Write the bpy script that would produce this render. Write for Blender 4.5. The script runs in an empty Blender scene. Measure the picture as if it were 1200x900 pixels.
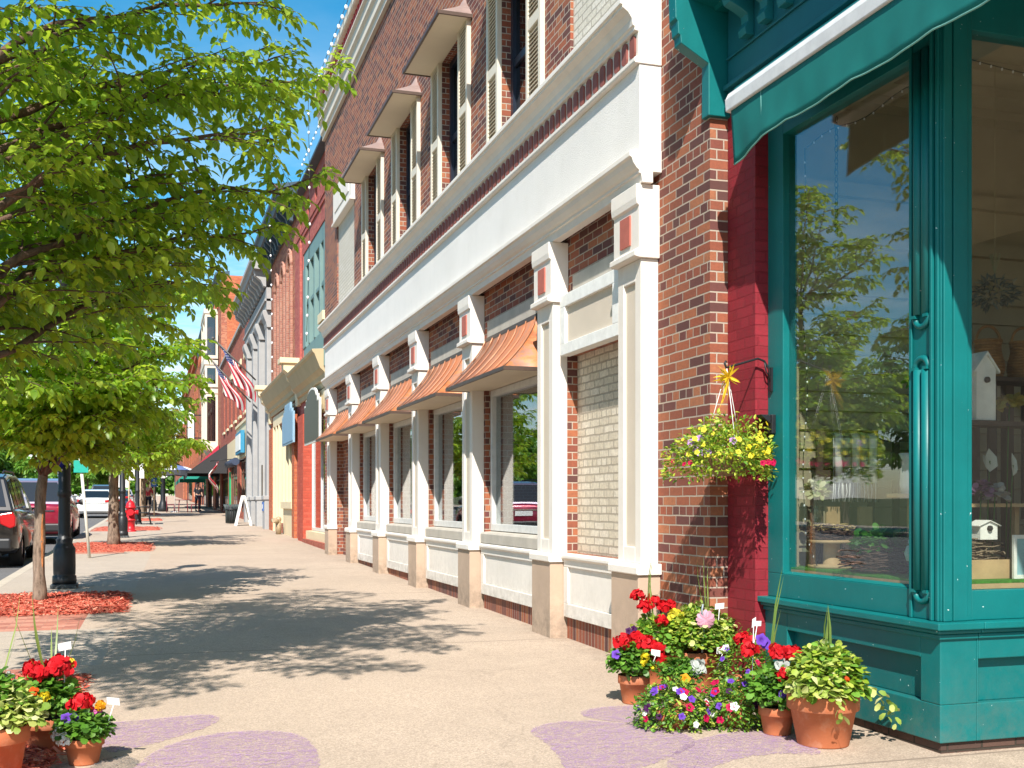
import bpy, bmesh, math, random
import numpy as np
from mathutils import Vector, Matrix
random.seed(7)
PI = math.pi
S = bpy.context.scene
COL = S.collection
R = math.radians

# ------------------------------------------------------------------ layout helpers
CAMH, FOC, YAW = 1.30, 1300.0, R(17.82)          # photograph: 1200 px wide, horizon row 590
CY, SY = math.cos(YAW), math.sin(YAW)
GRADE = 0.0118                                    # the street climbs gently away from the camera
def gz(y):
    return GRADE * min(max(y, -40.0), 260.0)
def P(x, y, d):                                   # world point at depth d behind photo pixel (x, y)
    r = (x - 600.0) / FOC * d
    return Vector((d * SY + r * CY, d * CY - r * SY, CAMH - (y - 590.0) / FOC * d))
def FX(a, x, y):                                  # point (Y, Z) on the facade plane X = a
    r = (x - 600.0) / FOC
    d = a / (SY + r * CY)
    p = P(x, y, d)
    return p.y, p.z
def GP(x, y, dz=0.0):                             # ground point seen at a photo pixel
    Y = 10.0
    for _ in range(40):
        d = FOC * (CAMH - gz(Y) - dz) / (y - 590.0)
        Y = 0.5 * Y + 0.5 * P(x, y, d).y
    p = P(x, y, d)
    return p.x, p.y

# ------------------------------------------------------------------ mesh builder
class MB:
    def __init__(self):
        self.v = []; self.f = []; self.m = []; self.s = []
    def add(self, vs, fs, mi=0, smooth=False):
        o = len(self.v)
        self.v += [tuple(p) for p in vs]
        for f in fs:
            self.f.append(tuple(i + o for i in f)); self.m.append(mi); self.s.append(smooth)
        return self
    def box(self, x0, x1, y0, y1, z0, z1, mi=0):
        v = [(x0,y0,z0),(x1,y0,z0),(x1,y1,z0),(x0,y1,z0),(x0,y0,z1),(x1,y0,z1),(x1,y1,z1),(x0,y1,z1)]
        return self.add(v, [(3,2,1,0),(4,5,6,7),(0,1,5,4),(1,2,6,5),(2,3,7,6),(3,0,4,7)], mi)
    def prism(self, poly, axis, a, b, mi=0, smooth=False):
        n = len(poly)
        def pt(p, c):
            if axis == 'y': return (p[0], c, p[1])
            if axis == 'x': return (c, p[0], p[1])
            return (p[0], p[1], c)
        v = [pt(p, a) for p in poly] + [pt(p, b) for p in poly]
        fs = [(i, (i+1) % n, n + (i+1) % n, n + i) for i in range(n)]
        o = len(self.v)
        self.add(v, fs, mi, smooth)
        for f in (tuple(range(n-1, -1, -1)), tuple(range(n, 2*n))):
            self.f.append(tuple(i + o for i in f)); self.m.append(mi); self.s.append(False)
        return self
    def tube(self, pts, r, n=8, mi=0, cap=True):
        pts = [Vector(p) for p in pts]
        k = len(pts)
        rs = r if isinstance(r, (list, tuple)) else [r] * k
        vs, fs = [], []
        up = Vector((0.13, 0.31, 0.94))
        prev = None
        for i, p in enumerate(pts):
            t = (pts[min(i+1, k-1)] - pts[max(i-1, 0)])
            t = t.normalized() if t.length > 1e-9 else Vector((0,0,1))
            if prev is None:
                u = t.cross(up)
                if u.length < 1e-3: u = t.cross(Vector((1,0,0)))
            else:
                u = prev - t * prev.dot(t)
            u.normalize(); prev = u
            w = t.cross(u)
            for j in range(n):
                a = 2*PI*j/n
                vs.append(p + (u*math.cos(a) + w*math.sin(a)) * rs[i])
        for i in range(k-1):
            for j in range(n):
                a, b = i*n+j, i*n+(j+1) % n
                fs.append((a, b, b+n, a+n))
        self.add(vs, fs, mi, True)
        if cap:
            o = len(self.v) - len(vs)
            self.f.append(tuple(o + j for j in range(n-1, -1, -1))); self.m.append(mi); self.s.append(False)
            self.f.append(tuple(o + (k-1)*n + j for j in range(n))); self.m.append(mi); self.s.append(False)
        return self
    def lathe(self, prof, c=(0,0,0), n=24, mi=0, cap=True, smooth=True, ang0=0.0):
        vs, fs = [], []
        k = len(prof)
        for (r, z) in prof:
            for j in range(n):
                a = 2*PI*j/n + ang0
                vs.append((c[0]+r*math.cos(a), c[1]+r*math.sin(a), c[2]+z))
        for i in range(k-1):
            for j in range(n):
                a, b = i*n+j, i*n+(j+1) % n
                fs.append((a, b, b+n, a+n))
        self.add(vs, fs, mi, smooth)
        if cap:
            o = len(self.v) - len(vs)
            self.f.append(tuple(o + j for j in range(n-1, -1, -1))); self.m.append(mi); self.s.append(False)
            self.f.append(tuple(o + (k-1)*n + j for j in range(n))); self.m.append(mi); self.s.append(False)
        return self
    def ball(self, c, r, n=10, mi=0, sz=1.0):
        k = max(4, n//2)
        return self.lathe([(max(1e-4, r*math.sin(PI*i/k)), -r*sz*math.cos(PI*i/k)) for i in range(k+1)], c, n, mi, cap=False)
    def wallx(self, xf, th, y0, y1, z0, z1, holes, mi=0):
        """wall with openings, front face at X = xf, thickness th towards +X"""
        ys = sorted({y0, y1, *[h for o in holes for h in o[:2]]}); zs = sorted({z0, z1, *[h for o in holes for h in o[2:4]]})
        ys = [y for y in ys if y0 <= y <= y1]; zs = [z for z in zs if z0 <= z <= z1]
        ny, nz = len(ys)-1, len(zs)-1
        def solid(i, j):
            if i < 0 or j < 0 or i >= ny or j >= nz: return False
            cy, cz = (ys[i]+ys[i+1])/2, (zs[j]+zs[j+1])/2
            return not any(o[0] < cy < o[1] and o[2] < cz < o[3] for o in holes)
        xb = xf + th
        for i in range(ny):
            for j in range(nz):
                if not solid(i, j): continue
                a, b, c, d = ys[i], ys[i+1], zs[j], zs[j+1]
                self.add([(xf,a,c),(xf,b,c),(xf,b,d),(xf,a,d)], [(3,2,1,0)], mi)
                self.add([(xb,a,c),(xb,b,c),(xb,b,d),(xb,a,d)], [(0,1,2,3)], mi)
                if not solid(i-1, j): self.add([(xf,a,c),(xb,a,c),(xb,a,d),(xf,a,d)], [(0,1,2,3)], mi)
                if not solid(i+1, j): self.add([(xf,b,c),(xb,b,c),(xb,b,d),(xf,b,d)], [(3,2,1,0)], mi)
                if not solid(i, j-1): self.add([(xf,a,c),(xb,a,c),(xb,b,c),(xf,b,c)], [(3,2,1,0)], mi)
                if not solid(i, j+1): self.add([(xf,a,d),(xb,a,d),(xb,b,d),(xf,b,d)], [(0,1,2,3)], mi)
        return self
    def build(self, name, mats, parent=None, fix=True, bevel=0.0):
        me = bpy.data.meshes.new(name)
        org = Vector((0,0,0)); p = parent
        while p is not None:
            org += Vector(p.location); p = p.parent
        me.from_pydata([(a-org.x, b-org.y, c-org.z) for a, b, c in self.v], [], self.f)
        mats = mats if isinstance(mats, (list, tuple)) else [mats]
        for m in mats: me.materials.append(m)
        me.polygons.foreach_set('material_index', self.m)
        me.polygons.foreach_set('use_smooth', self.s)
        if fix:
            bm = bmesh.new(); bm.from_mesh(me)
            bmesh.ops.recalc_face_normals(bm, faces=bm.faces[:]); bm.to_mesh(me); bm.free()
        me.update()
        o = bpy.data.objects.new(name, me); COL.objects.link(o)
        if parent is not None: o.parent = parent
        if bevel:
            b = o.modifiers.new('bevel', 'BEVEL'); b.width = bevel; b.segments = 2; b.limit_method = 'ANGLE'; b.angle_limit = R(50)
        return o

def tag(o, label=None, cat=None, group=None, kind=None):
    if label: o['label'] = label
    if cat: o['category'] = cat
    if group: o['group'] = group
    if kind: o['kind'] = kind
    return o
def thing(name, label, cat, loc=(0,0,0), group=None, rotz=0.0):
    o = bpy.data.objects.new(name, None); COL.objects.link(o)
    o.empty_display_size = 0.1
    o.location = loc; o.rotation_euler = (0,0,rotz)
    return tag(o, label, cat, group)
def copy_tree(o, parent=None):
    c = o.copy(); COL.objects.link(c)
    if parent is not None: c.parent = parent
    for ch in list(o.children): copy_tree(ch, c)
    return c

# ------------------------------------------------------------------ materials
def _nt(name):
    m = bpy.data.materials.new(name); m.use_nodes = True
    nt = m.node_tree; nt.nodes.clear()
    out = nt.nodes.new('ShaderNodeOutputMaterial')
    return m, nt, out
def N(nt, t, **kw):
    n = nt.nodes.new('ShaderNode' + t)
    for k, v in kw.items():
        if k in n.inputs.keys() if isinstance(k, str) else False: n.inputs[k].default_value = v
        else: setattr(n, k, v)
    return n
def L(nt, a, b): nt.links.new(a, b)
def rgb(c): return (c[0], c[1], c[2], 1.0)
def ramp(nt, fac, stops, interp='LINEAR'):
    r = nt.nodes.new('ShaderNodeValToRGB'); r.color_ramp.interpolation = interp
    e = r.color_ramp.elements
    while len(e) < len(stops): e.new(0.5)
    for k, (p, c) in enumerate(stops):
        e[k].position = p; e[k].color = rgb(c)
    L(nt, fac, r.inputs[0]); return r.outputs[0]
def math_n(nt, op, a, b=None, c=None):
    n = nt.nodes.new('ShaderNodeMath'); n.operation = op
    for k, q in enumerate((a, b, c)):
        if q is None: continue
        if isinstance(q, (int, float)): n.inputs[k].default_value = q
        else: L(nt, q, n.inputs[k])
    return n.outputs[0]
def mixc(nt, fac, a, b, mode='MIX'):
    n = nt.nodes.new('ShaderNodeMix'); n.data_type = 'RGBA'; n.blend_type = mode
    for q, i in ((fac, 0), (a, 6), (b, 7)):
        if isinstance(q, (int, float)): n.inputs[i].default_value = q
        elif isinstance(q, tuple): n.inputs[i].default_value = rgb(q)
        else: L(nt, q, n.inputs[i])
    return n.outputs[2]
def noise(nt, vec, scale, detail=4.0, rough=0.6):
    n = nt.nodes.new('ShaderNodeTexNoise')
    n.inputs['Scale'].default_value = scale; n.inputs['Detail'].default_value = detail; n.inputs['Roughness'].default_value = rough
    if vec is not None: L(nt, vec, n.inputs['Vector'])
    return n.outputs['Fac']
def bumpn(nt, h, strength=0.3, dist=0.01, prev=None):
    b = nt.nodes.new('ShaderNodeBump'); b.inputs['Strength'].default_value = strength; b.inputs['Distance'].default_value = dist
    L(nt, h, b.inputs['Height'])
    if prev is not None: L(nt, prev, b.inputs['Normal'])
    return b.outputs[0]
def princ(nt, out, color, rough=0.6, metal=0.0, normal=None, spec=0.5):
    p = nt.nodes.new('ShaderNodeBsdfPrincipled')
    if isinstance(color, tuple): p.inputs['Base Color'].default_value = rgb(color)
    else: L(nt, color, p.inputs['Base Color'])
    if isinstance(rough, (int, float)): p.inputs['Roughness'].default_value = rough
    else: L(nt, rough, p.inputs['Roughness'])
    p.inputs['Metallic'].default_value = metal
    p.inputs['Specular IOR Level'].default_value = spec
    if normal is not None: L(nt, normal, p.inputs['Normal'])
    if out is not None: L(nt, p.outputs[0], out.inputs[0])
    return p
def pos(nt):
    return nt.nodes.new('ShaderNodeNewGeometry').outputs['Position']

MATS = {}
def paint(name, c, rough=0.6, var=0.12, scale=3.0, fine=60.0, bump=0.15, bd=0.004, metal=0.0, spec=0.4, dirt=None, chips=None, streak=0.0, splash=0.0):
    m, nt, out = _nt(name); p = pos(nt)
    n1 = noise(nt, p, scale, 5); n2 = noise(nt, p, fine, 3)
    lo = tuple(x*(1-var) for x in c); hi = tuple(min(1, x*(1+var)) for x in c)
    col = ramp(nt, n1, [(0.3, lo), (0.7, hi)])
    if dirt:
        col = mixc(nt, ramp(nt, noise(nt, p, scale*2.3, 6, 0.7), [(0.52, (0,0,0)), (0.78, (dirt[3],)*3)]), col, tuple(dirt[:3]))
    if streak:
        mp = nt.nodes.new('ShaderNodeMapping'); mp.inputs['Scale'].default_value = (9, 9, 0.7); L(nt, p, mp.inputs[0])
        col = mixc(nt, ramp(nt, noise(nt, mp.outputs[0], 1.0, 4), [(0.5, (0,0,0)), (0.8, (streak,)*3)]), col, tuple(x*0.55 for x in c))
    if splash:                                         # mud and dust thrown up from the pavement, broken by noise
        sx = nt.nodes.new('ShaderNodeSeparateXYZ'); L(nt, p, sx.inputs[0])
        hgt = math_n(nt, 'SUBTRACT', sx.outputs[2], math_n(nt, 'MULTIPLY', sx.outputs[1], GRADE))
        low = ramp(nt, hgt, [(0.06, (1,1,1)), (0.30, (0.35,)*3), (0.60, (0,0,0))])
        ns = ramp(nt, noise(nt, p, 11, 6, 0.75), [(0.36, (0,0,0)), (0.66, (splash,)*3)])
        col = mixc(nt, math_n(nt, 'MULTIPLY', low, ns), col, (0.17,0.135,0.10))
    if chips:
        col = mixc(nt, ramp(nt, noise(nt, p, 38, 2), [(0.745, (0,0,0)), (0.76, (1,1,1))]), col, chips)
    princ(nt, out, col, rough, metal, bumpn(nt, n2, bump, bd), spec)
    MATS[name] = m; return m

def face_uv(nt):
    g = nt.nodes.new('ShaderNodeNewGeometry')
    sp = nt.nodes.new('ShaderNodeSeparateXYZ'); L(nt, g.outputs['Position'], sp.inputs[0])
    sn = nt.nodes.new('ShaderNodeSeparateXYZ'); L(nt, g.outputs['True Normal'], sn.inputs[0])
    ax = math_n(nt, 'GREATER_THAN', math_n(nt, 'ABSOLUTE', sn.outputs[0]), 0.6)
    az = math_n(nt, 'GREATER_THAN', math_n(nt, 'ABSOLUTE', sn.outputs[2]), 0.6)
    h = math_n(nt, 'ADD', sp.outputs[0], math_n(nt, 'MULTIPLY', ax, math_n(nt, 'SUBTRACT', sp.outputs[1], sp.outputs[0])))
    v = math_n(nt, 'ADD', sp.outputs[2], math_n(nt, 'MULTIPLY', az, math_n(nt, 'SUBTRACT', sp.outputs[1], sp.outputs[2])))
    c = nt.nodes.new('ShaderNodeCombineXYZ'); L(nt, h, c.inputs[0]); L(nt, v, c.inputs[1])
    return c.outputs[0], g.outputs['Position']
def brick(name, cols, mortar, bw=0.209, bh=0.0677, ms=0.006, bd=0.006, rough=0.85, offset=0.5, header=True, painted=False, wobble=0.006, dirt=0.25, pj=0.4):
    m, nt, out = _nt(name)
    uv, p = face_uv(nt)
    nz = nt.nodes.new('ShaderNodeTexNoise'); nz.inputs['Scale'].default_value = 9; L(nt, p, nz.inputs['Vector'])
    vm = nt.nodes.new('ShaderNodeVectorMath'); vm.operation = 'MULTIPLY_ADD'
    L(nt, nz.outputs['Color'], vm.inputs[0]); vm.inputs[1].default_value = (wobble,)*3; L(nt, uv, vm.inputs[2])
    b = nt.nodes.new('ShaderNodeTexBrick')
    L(nt, vm.outputs[0], b.inputs['Vector'])
    b.offset = offset; b.offset_frequency = 2
    if header: b.squash = 0.5; b.squash_frequency = 6
    b.inputs['Color1'].default_value = (0,0,0,1); b.inputs['Color2'].default_value = (1,1,1,1); b.inputs['Mortar'].default_value = (0.5,0.5,0.5,1)
    b.inputs['Scale'].default_value = 1.0; b.inputs['Mortar Size'].default_value = ms; b.inputs['Mortar Smooth'].default_value = 0.25
    b.inputs['Brick Width'].default_value = bw; b.inputs['Row Height'].default_value = bh
    k = len(cols)
    col = ramp(nt, b.outputs['Color'], [(i/k, c) for i, c in enumerate(cols)], 'CONSTANT')
    blot = noise(nt, p, 34, 6, 0.75)
    col = mixc(nt, ramp(nt, blot, [(0.38, (0,0,0)), (0.70, (0.6,)*3)]), col, mixc(nt, 0.6, col, (0.07,0.035,0.03)))
    big = noise(nt, p, 0.9, 3)
    col = mixc(nt, ramp(nt, big, [(0.45, (0,0,0)), (0.75, (dirt,)*3)]), col, (0.10,0.07,0.06))
    if not painted:
        mcol = mixc(nt, noise(nt, p, 14, 3), tuple(x*0.75 for x in mortar), mortar)
        col = mixc(nt, b.outputs['Fac'], col, mcol)
    else:
        col = mixc(nt, math_n(nt, 'MULTIPLY', b.outputs['Fac'], pj), col, tuple(x*0.7 for x in mortar))
    inv = math_n(nt, 'SUBTRACT', 1.0, b.outputs['Fac'])
    nrm = bumpn(nt, inv, 0.85, bd)
    nrm = bumpn(nt, noise(nt, p, 90, 4), 0.45, 0.004, nrm)
    princ(nt, out, col, rough, 0.0, nrm, 0.25)
    MATS[name] = m; return m
def simple(name, c, rough=0.5, metal=0.0, spec=0.5):
    m, nt, out = _nt(name)
    n = noise(nt, pos(nt), 14, 4)
    princ(nt, out, ramp(nt, n, [(0.3, tuple(x*0.9 for x in c)), (0.7, tuple(min(1, x*1.08) for x in c))]), rough, metal, None, spec)
    MATS[name] = m; return m
def glass(name, tint=(0.86,0.9,0.9), ior=1.6, floor=0.05, rough=0.0, wob=0.0):
    m, nt, out = _nt(name)
    tr = nt.nodes.new('ShaderNodeBsdfTransparent'); tr.inputs[0].default_value = rgb(tint)
    gl = nt.nodes.new('ShaderNodeBsdfGlossy'); gl.inputs['Roughness'].default_value = rough; gl.inputs[0].default_value = (0.95,0.97,1,1)
    if wob:
        L(nt, bumpn(nt, noise(nt, pos(nt), 1.6, 1), wob, 0.02), gl.inputs['Normal'])
    lw = nt.nodes.new('ShaderNodeLayerWeight'); lw.inputs[0].default_value = 0.5      # Schlick, the same from both sides of the sheet
    f = math_n(nt, 'ADD', floor, math_n(nt, 'MULTIPLY', 1.0-floor, math_n(nt, 'POWER', lw.outputs['Facing'], 5.0)))
    mx = nt.nodes.new('ShaderNodeMixShader'); L(nt, f, mx.inputs[0]); L(nt, tr.outputs[0], mx.inputs[1]); L(nt, gl.outputs[0], mx.inputs[2])
    L(nt, mx.outputs[0], out.inputs[0]); MATS[name] = m; return m
def leafmat(name, stops, trans, tr=0.4, rough=0.42, spec=0.5):
    m, nt, out = _nt(name)
    at = nt.nodes.new('ShaderNodeAttribute'); at.attribute_name = 'rnd'
    col = ramp(nt, at.outputs['Fac'], stops)
    pr = princ(nt, None, col, rough, 0.0, None, spec)
    t = nt.nodes.new('ShaderNodeBsdfTranslucent')
    L(nt, mixc(nt, 0.65, col, trans), t.inputs[0])
    mx = nt.nodes.new('ShaderNodeMixShader'); mx.inputs[0].default_value = tr
    L(nt, pr.outputs[0], mx.inputs[1]); L(nt, t.outputs[0], mx.inputs[2]); L(nt, mx.outputs[0], out.inputs[0])
    MATS[name] = m; return m

# --- stucco, stone, paint
white_stucco = paint('white_stucco', (0.74,0.69,0.625), 0.85, 0.05, 1.5, 160, 0.35, 0.004, dirt=(0.58,0.52,0.45,0.35), streak=0.10, splash=0.6)
panel_stucco = paint('panel_stucco', (0.76,0.73,0.69), 0.9, 0.05, 1.2, 130, 0.6, 0.007, dirt=(0.6,0.56,0.5,0.22), streak=0.06)
tan_stucco = paint('tan_stucco', (0.47,0.345,0.255), 0.9, 0.08, 2.0, 150, 0.5, 0.005, dirt=(0.36,0.28,0.2,0.25), splash=0.75)
beige_recess = paint('beige_recess', (0.60,0.52,0.42), 0.9, 0.05, 2.5, 140, 0.4, 0.004)
stone_sill = paint('stone_sill', (0.46,0.42,0.36), 0.9, 0.12, 4, 120, 0.4, 0.004, dirt=(0.3,0.27,0.22,0.4))
cream_soffit = paint('cream_soffit', (0.66,0.56,0.42), 0.7, 0.04, 2, 80, 0.1, 0.002)
shutter_paint = paint('shutter_paint', (0.63,0.565,0.46), 0.6, 0.05, 5, 60, 0.1, 0.002)
cornice_cream = paint('cornice_cream', (0.66,0.60,0.51), 0.75, 0.06, 2, 90, 0.15, 0.003)
dentil_red = paint('dentil_red', (0.24,0.075,0.06), 0.75, 0.15, 9, 120, 0.3, 0.003)
tile_red = paint('tile_red', (0.42,0.12,0.085), 0.7, 0.12, 9, 120, 0.2, 0.003)
roof_red = paint('roof_red', (0.5,0.04,0.035), 0.6, 0.1, 6, 60, 0.1, 0.003)
teal_paint = paint('teal_paint', (0.001,0.135,0.135), 0.45, 0.10, 3, 45, 0.18, 0.004, spec=0.4, dirt=(0.006,0.175,0.172,0.30), chips=(0.50,0.62,0.60), streak=0.25, splash=0.28)
teal_dark = paint('teal_dark', (0.010,0.155,0.17), 0.5, 0.10, 3, 45, 0.18, 0.004)
teal_fabric = paint('teal_fabric', (0.001,0.135,0.125), 0.85, 0.08, 5, 300, 0.3, 0.002)
white_metal = simple('white_metal', (0.78,0.78,0.76), 0.4)
white_trim = simple('white_trim', (0.8,0.79,0.75), 0.5)
alu_frame = simple('alu_frame', (0.62,0.62,0.60), 0.4)
navy_frame = simple('navy_frame', (0.014,0.02,0.035), 0.35)
black_iron = paint('black_iron', (0.016,0.017,0.02), 0.42, 0.2, 8, 70, 0.2, 0.003)
dark_void = simple('dark_void', (0.03,0.028,0.026), 0.9)
room_tan = simple('room_tan', (0.24,0.21,0.17), 0.9)
cream_wood = paint('cream_wood', (0.37,0.325,0.225), 0.7, 0.08, 3, 60, 0.2, 0.004)
# --- brick
BC = [(0.115,0.046,0.042),(0.27,0.078,0.044),(0.35,0.108,0.056),(0.15,0.052,0.046),(0.41,0.155,0.075),(0.31,0.086,0.047),(0.19,0.060,0.046),(0.38,0.130,0.062),(0.235,0.070,0.047),(0.33,0.105,0.056),(0.29,0.088,0.049),(0.14,0.055,0.047)]
brick_main = brick('brick_main', BC, (0.46,0.385,0.31), ms=0.0058)
brick_tan = brick('brick_tan', [(0.70,0.62,0.485),(0.75,0.67,0.54),(0.66,0.58,0.45)], (0.40,0.34,0.26), painted=True, bd=0.02, dirt=0.04, wobble=0.014, pj=0.7, ms=0.008)
brick_white = brick('brick_white', [(0.68,0.63,0.53),(0.72,0.67,0.58)], (0.45,0.40,0.32), painted=True, bd=0.016, dirt=0.05, wobble=0.012, pj=0.7, ms=0.008)
brick_soldier = brick('brick_soldier', BC, (0.40,0.32,0.25), bw=0.072, bh=0.6, header=False, offset=0.0)
brick_crimson = brick('brick_crimson', [(0.255,0.017,0.030),(0.285,0.021,0.034),(0.235,0.016,0.027)], (0.22,0.015,0.025), painted=True, bd=0.008, dirt=0.1, rough=0.6)
brick_pink = brick('brick_pink', [(0.46,0.12,0.10),(0.50,0.15,0.12),(0.42,0.10,0.09)], (0.4,0.12,0.1), painted=True, bd=0.006, dirt=0.12)
brick_red = brick('brick_red', [(0.39,0.105,0.068),(0.44,0.135,0.088),(0.34,0.088,0.058)], (0.34,0.12,0.09), painted=True, bd=0.006, dirt=0.12)
brick_far = brick('brick_far', [(0.40,0.10,0.055),(0.47,0.15,0.075),(0.32,0.08,0.05),(0.52,0.19,0.10)], (0.45,0.28,0.2), dirt=0.2)
brick_orange = brick('brick_orange', [(0.50,0.13,0.05),(0.56,0.17,0.07),(0.46,0.11,0.05)], (0.45,0.2,0.12), dirt=0.1)
brick_buff = brick('brick_buff', [(0.42,0.22,0.12),(0.48,0.27,0.16),(0.38,0.18,0.10)], (0.45,0.33,0.24), dirt=0.1)
gray_stone = brick('gray_stone', [(0.34,0.335,0.33),(0.37,0.365,0.36),(0.31,0.305,0.30)], (0.30,0.29,0.28), bw=0.9, bh=0.4, ms=0.004, header=False, bd=0.004, dirt=0.25)
gray_trim = paint('gray_trim', (0.34,0.335,0.33), 0.85, 0.08, 3, 80, 0.3, 0.004, dirt=(0.28,0.27,0.26,0.35))
tan_paint = paint('tan_paint', (0.46,0.365,0.215), 0.65, 0.07, 2.5, 70, 0.15, 0.003)
cream_paint = paint('cream_paint', (0.70,0.58,0.38), 0.65, 0.06, 2.5, 70, 0.15, 0.003)
sage_paint = paint('sage_paint', (0.15,0.245,0.235), 0.6, 0.08, 2.5, 70, 0.15, 0.003)
slate_dark = brick('slate_dark', [(0.03,0.055,0.075),(0.08,0.13,0.16),(0.045,0.075,0.10),(0.16,0.22,0.25)], (0.02,0.03,0.04), bw=0.25, bh=0.18, ms=0.012, header=False, bd=0.01)
cornice_dark = paint('cornice_dark', (0.045,0.075,0.10), 0.6, 0.2, 3, 60, 0.2, 0.004)
slate_gray = brick('slate_gray', [(0.28,0.28,0.28),(0.38,0.37,0.36),(0.22,0.22,0.23)], (0.12,0.12,0.12), bw=0.3, bh=0.14, ms=0.008, header=False, bd=0.01)
# --- copper
def copper(name, stops, metal=0.6, rough=0.45):
    m, nt, out = _nt(name); p = pos(nt)
    mp = nt.nodes.new('ShaderNodeMapping'); mp.inputs['Scale'].default_value = (1.6, 9.0, 1.2); L(nt, p, mp.inputs[0])
    n = noise(nt, mp.outputs[0], 1.6, 7, 0.72)
    col = ramp(nt, n, stops)
    princ(nt, out, col, ramp(nt, noise(nt, p, 7, 4), [(0.3, (rough-0.08,)*3), (0.7, (rough+0.15,)*3)]), metal, bumpn(nt, noise(nt, p, 30, 3), 0.08, 0.004), 0.5)
    MATS[name] = m; return m
copper_new = copper('copper_new', [(0.28,(0.18,0.075,0.045)),(0.40,(0.40,0.125,0.045)),(0.48,(0.52,0.18,0.065)),(0.55,(0.30,0.165,0.12)),(0.62,(0.50,0.175,0.06)),(0.70,(0.36,0.20,0.14)),(0.8,(0.26,0.10,0.055))], 0.25, 0.42)
copper_old = copper('copper_old', [(0.3,(0.24,0.17,0.15)),(0.55,(0.36,0.26,0.23)),(0.75,(0.30,0.24,0.23))], 0.3, 0.5)
copper_edge = simple('copper_edge', (0.10,0.065,0.05), 0.5, 0.4)
# --- glass
shop_glass = glass('shop_glass', (0.95,0.97,0.95), 1.75, 0.12, 0.0, 0.05)
win_glass = glass('win_glass', (0.80,0.83,0.82), 1.75, 0.12, 0.0, 0.03)
dark_glass = glass('dark_glass', (0.40,0.45,0.48), 1.8, 0.10, 0.0, 0.04)
car_glass = glass('car_glass', (0.10,0.12,0.13), 1.6, 0.08)
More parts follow.
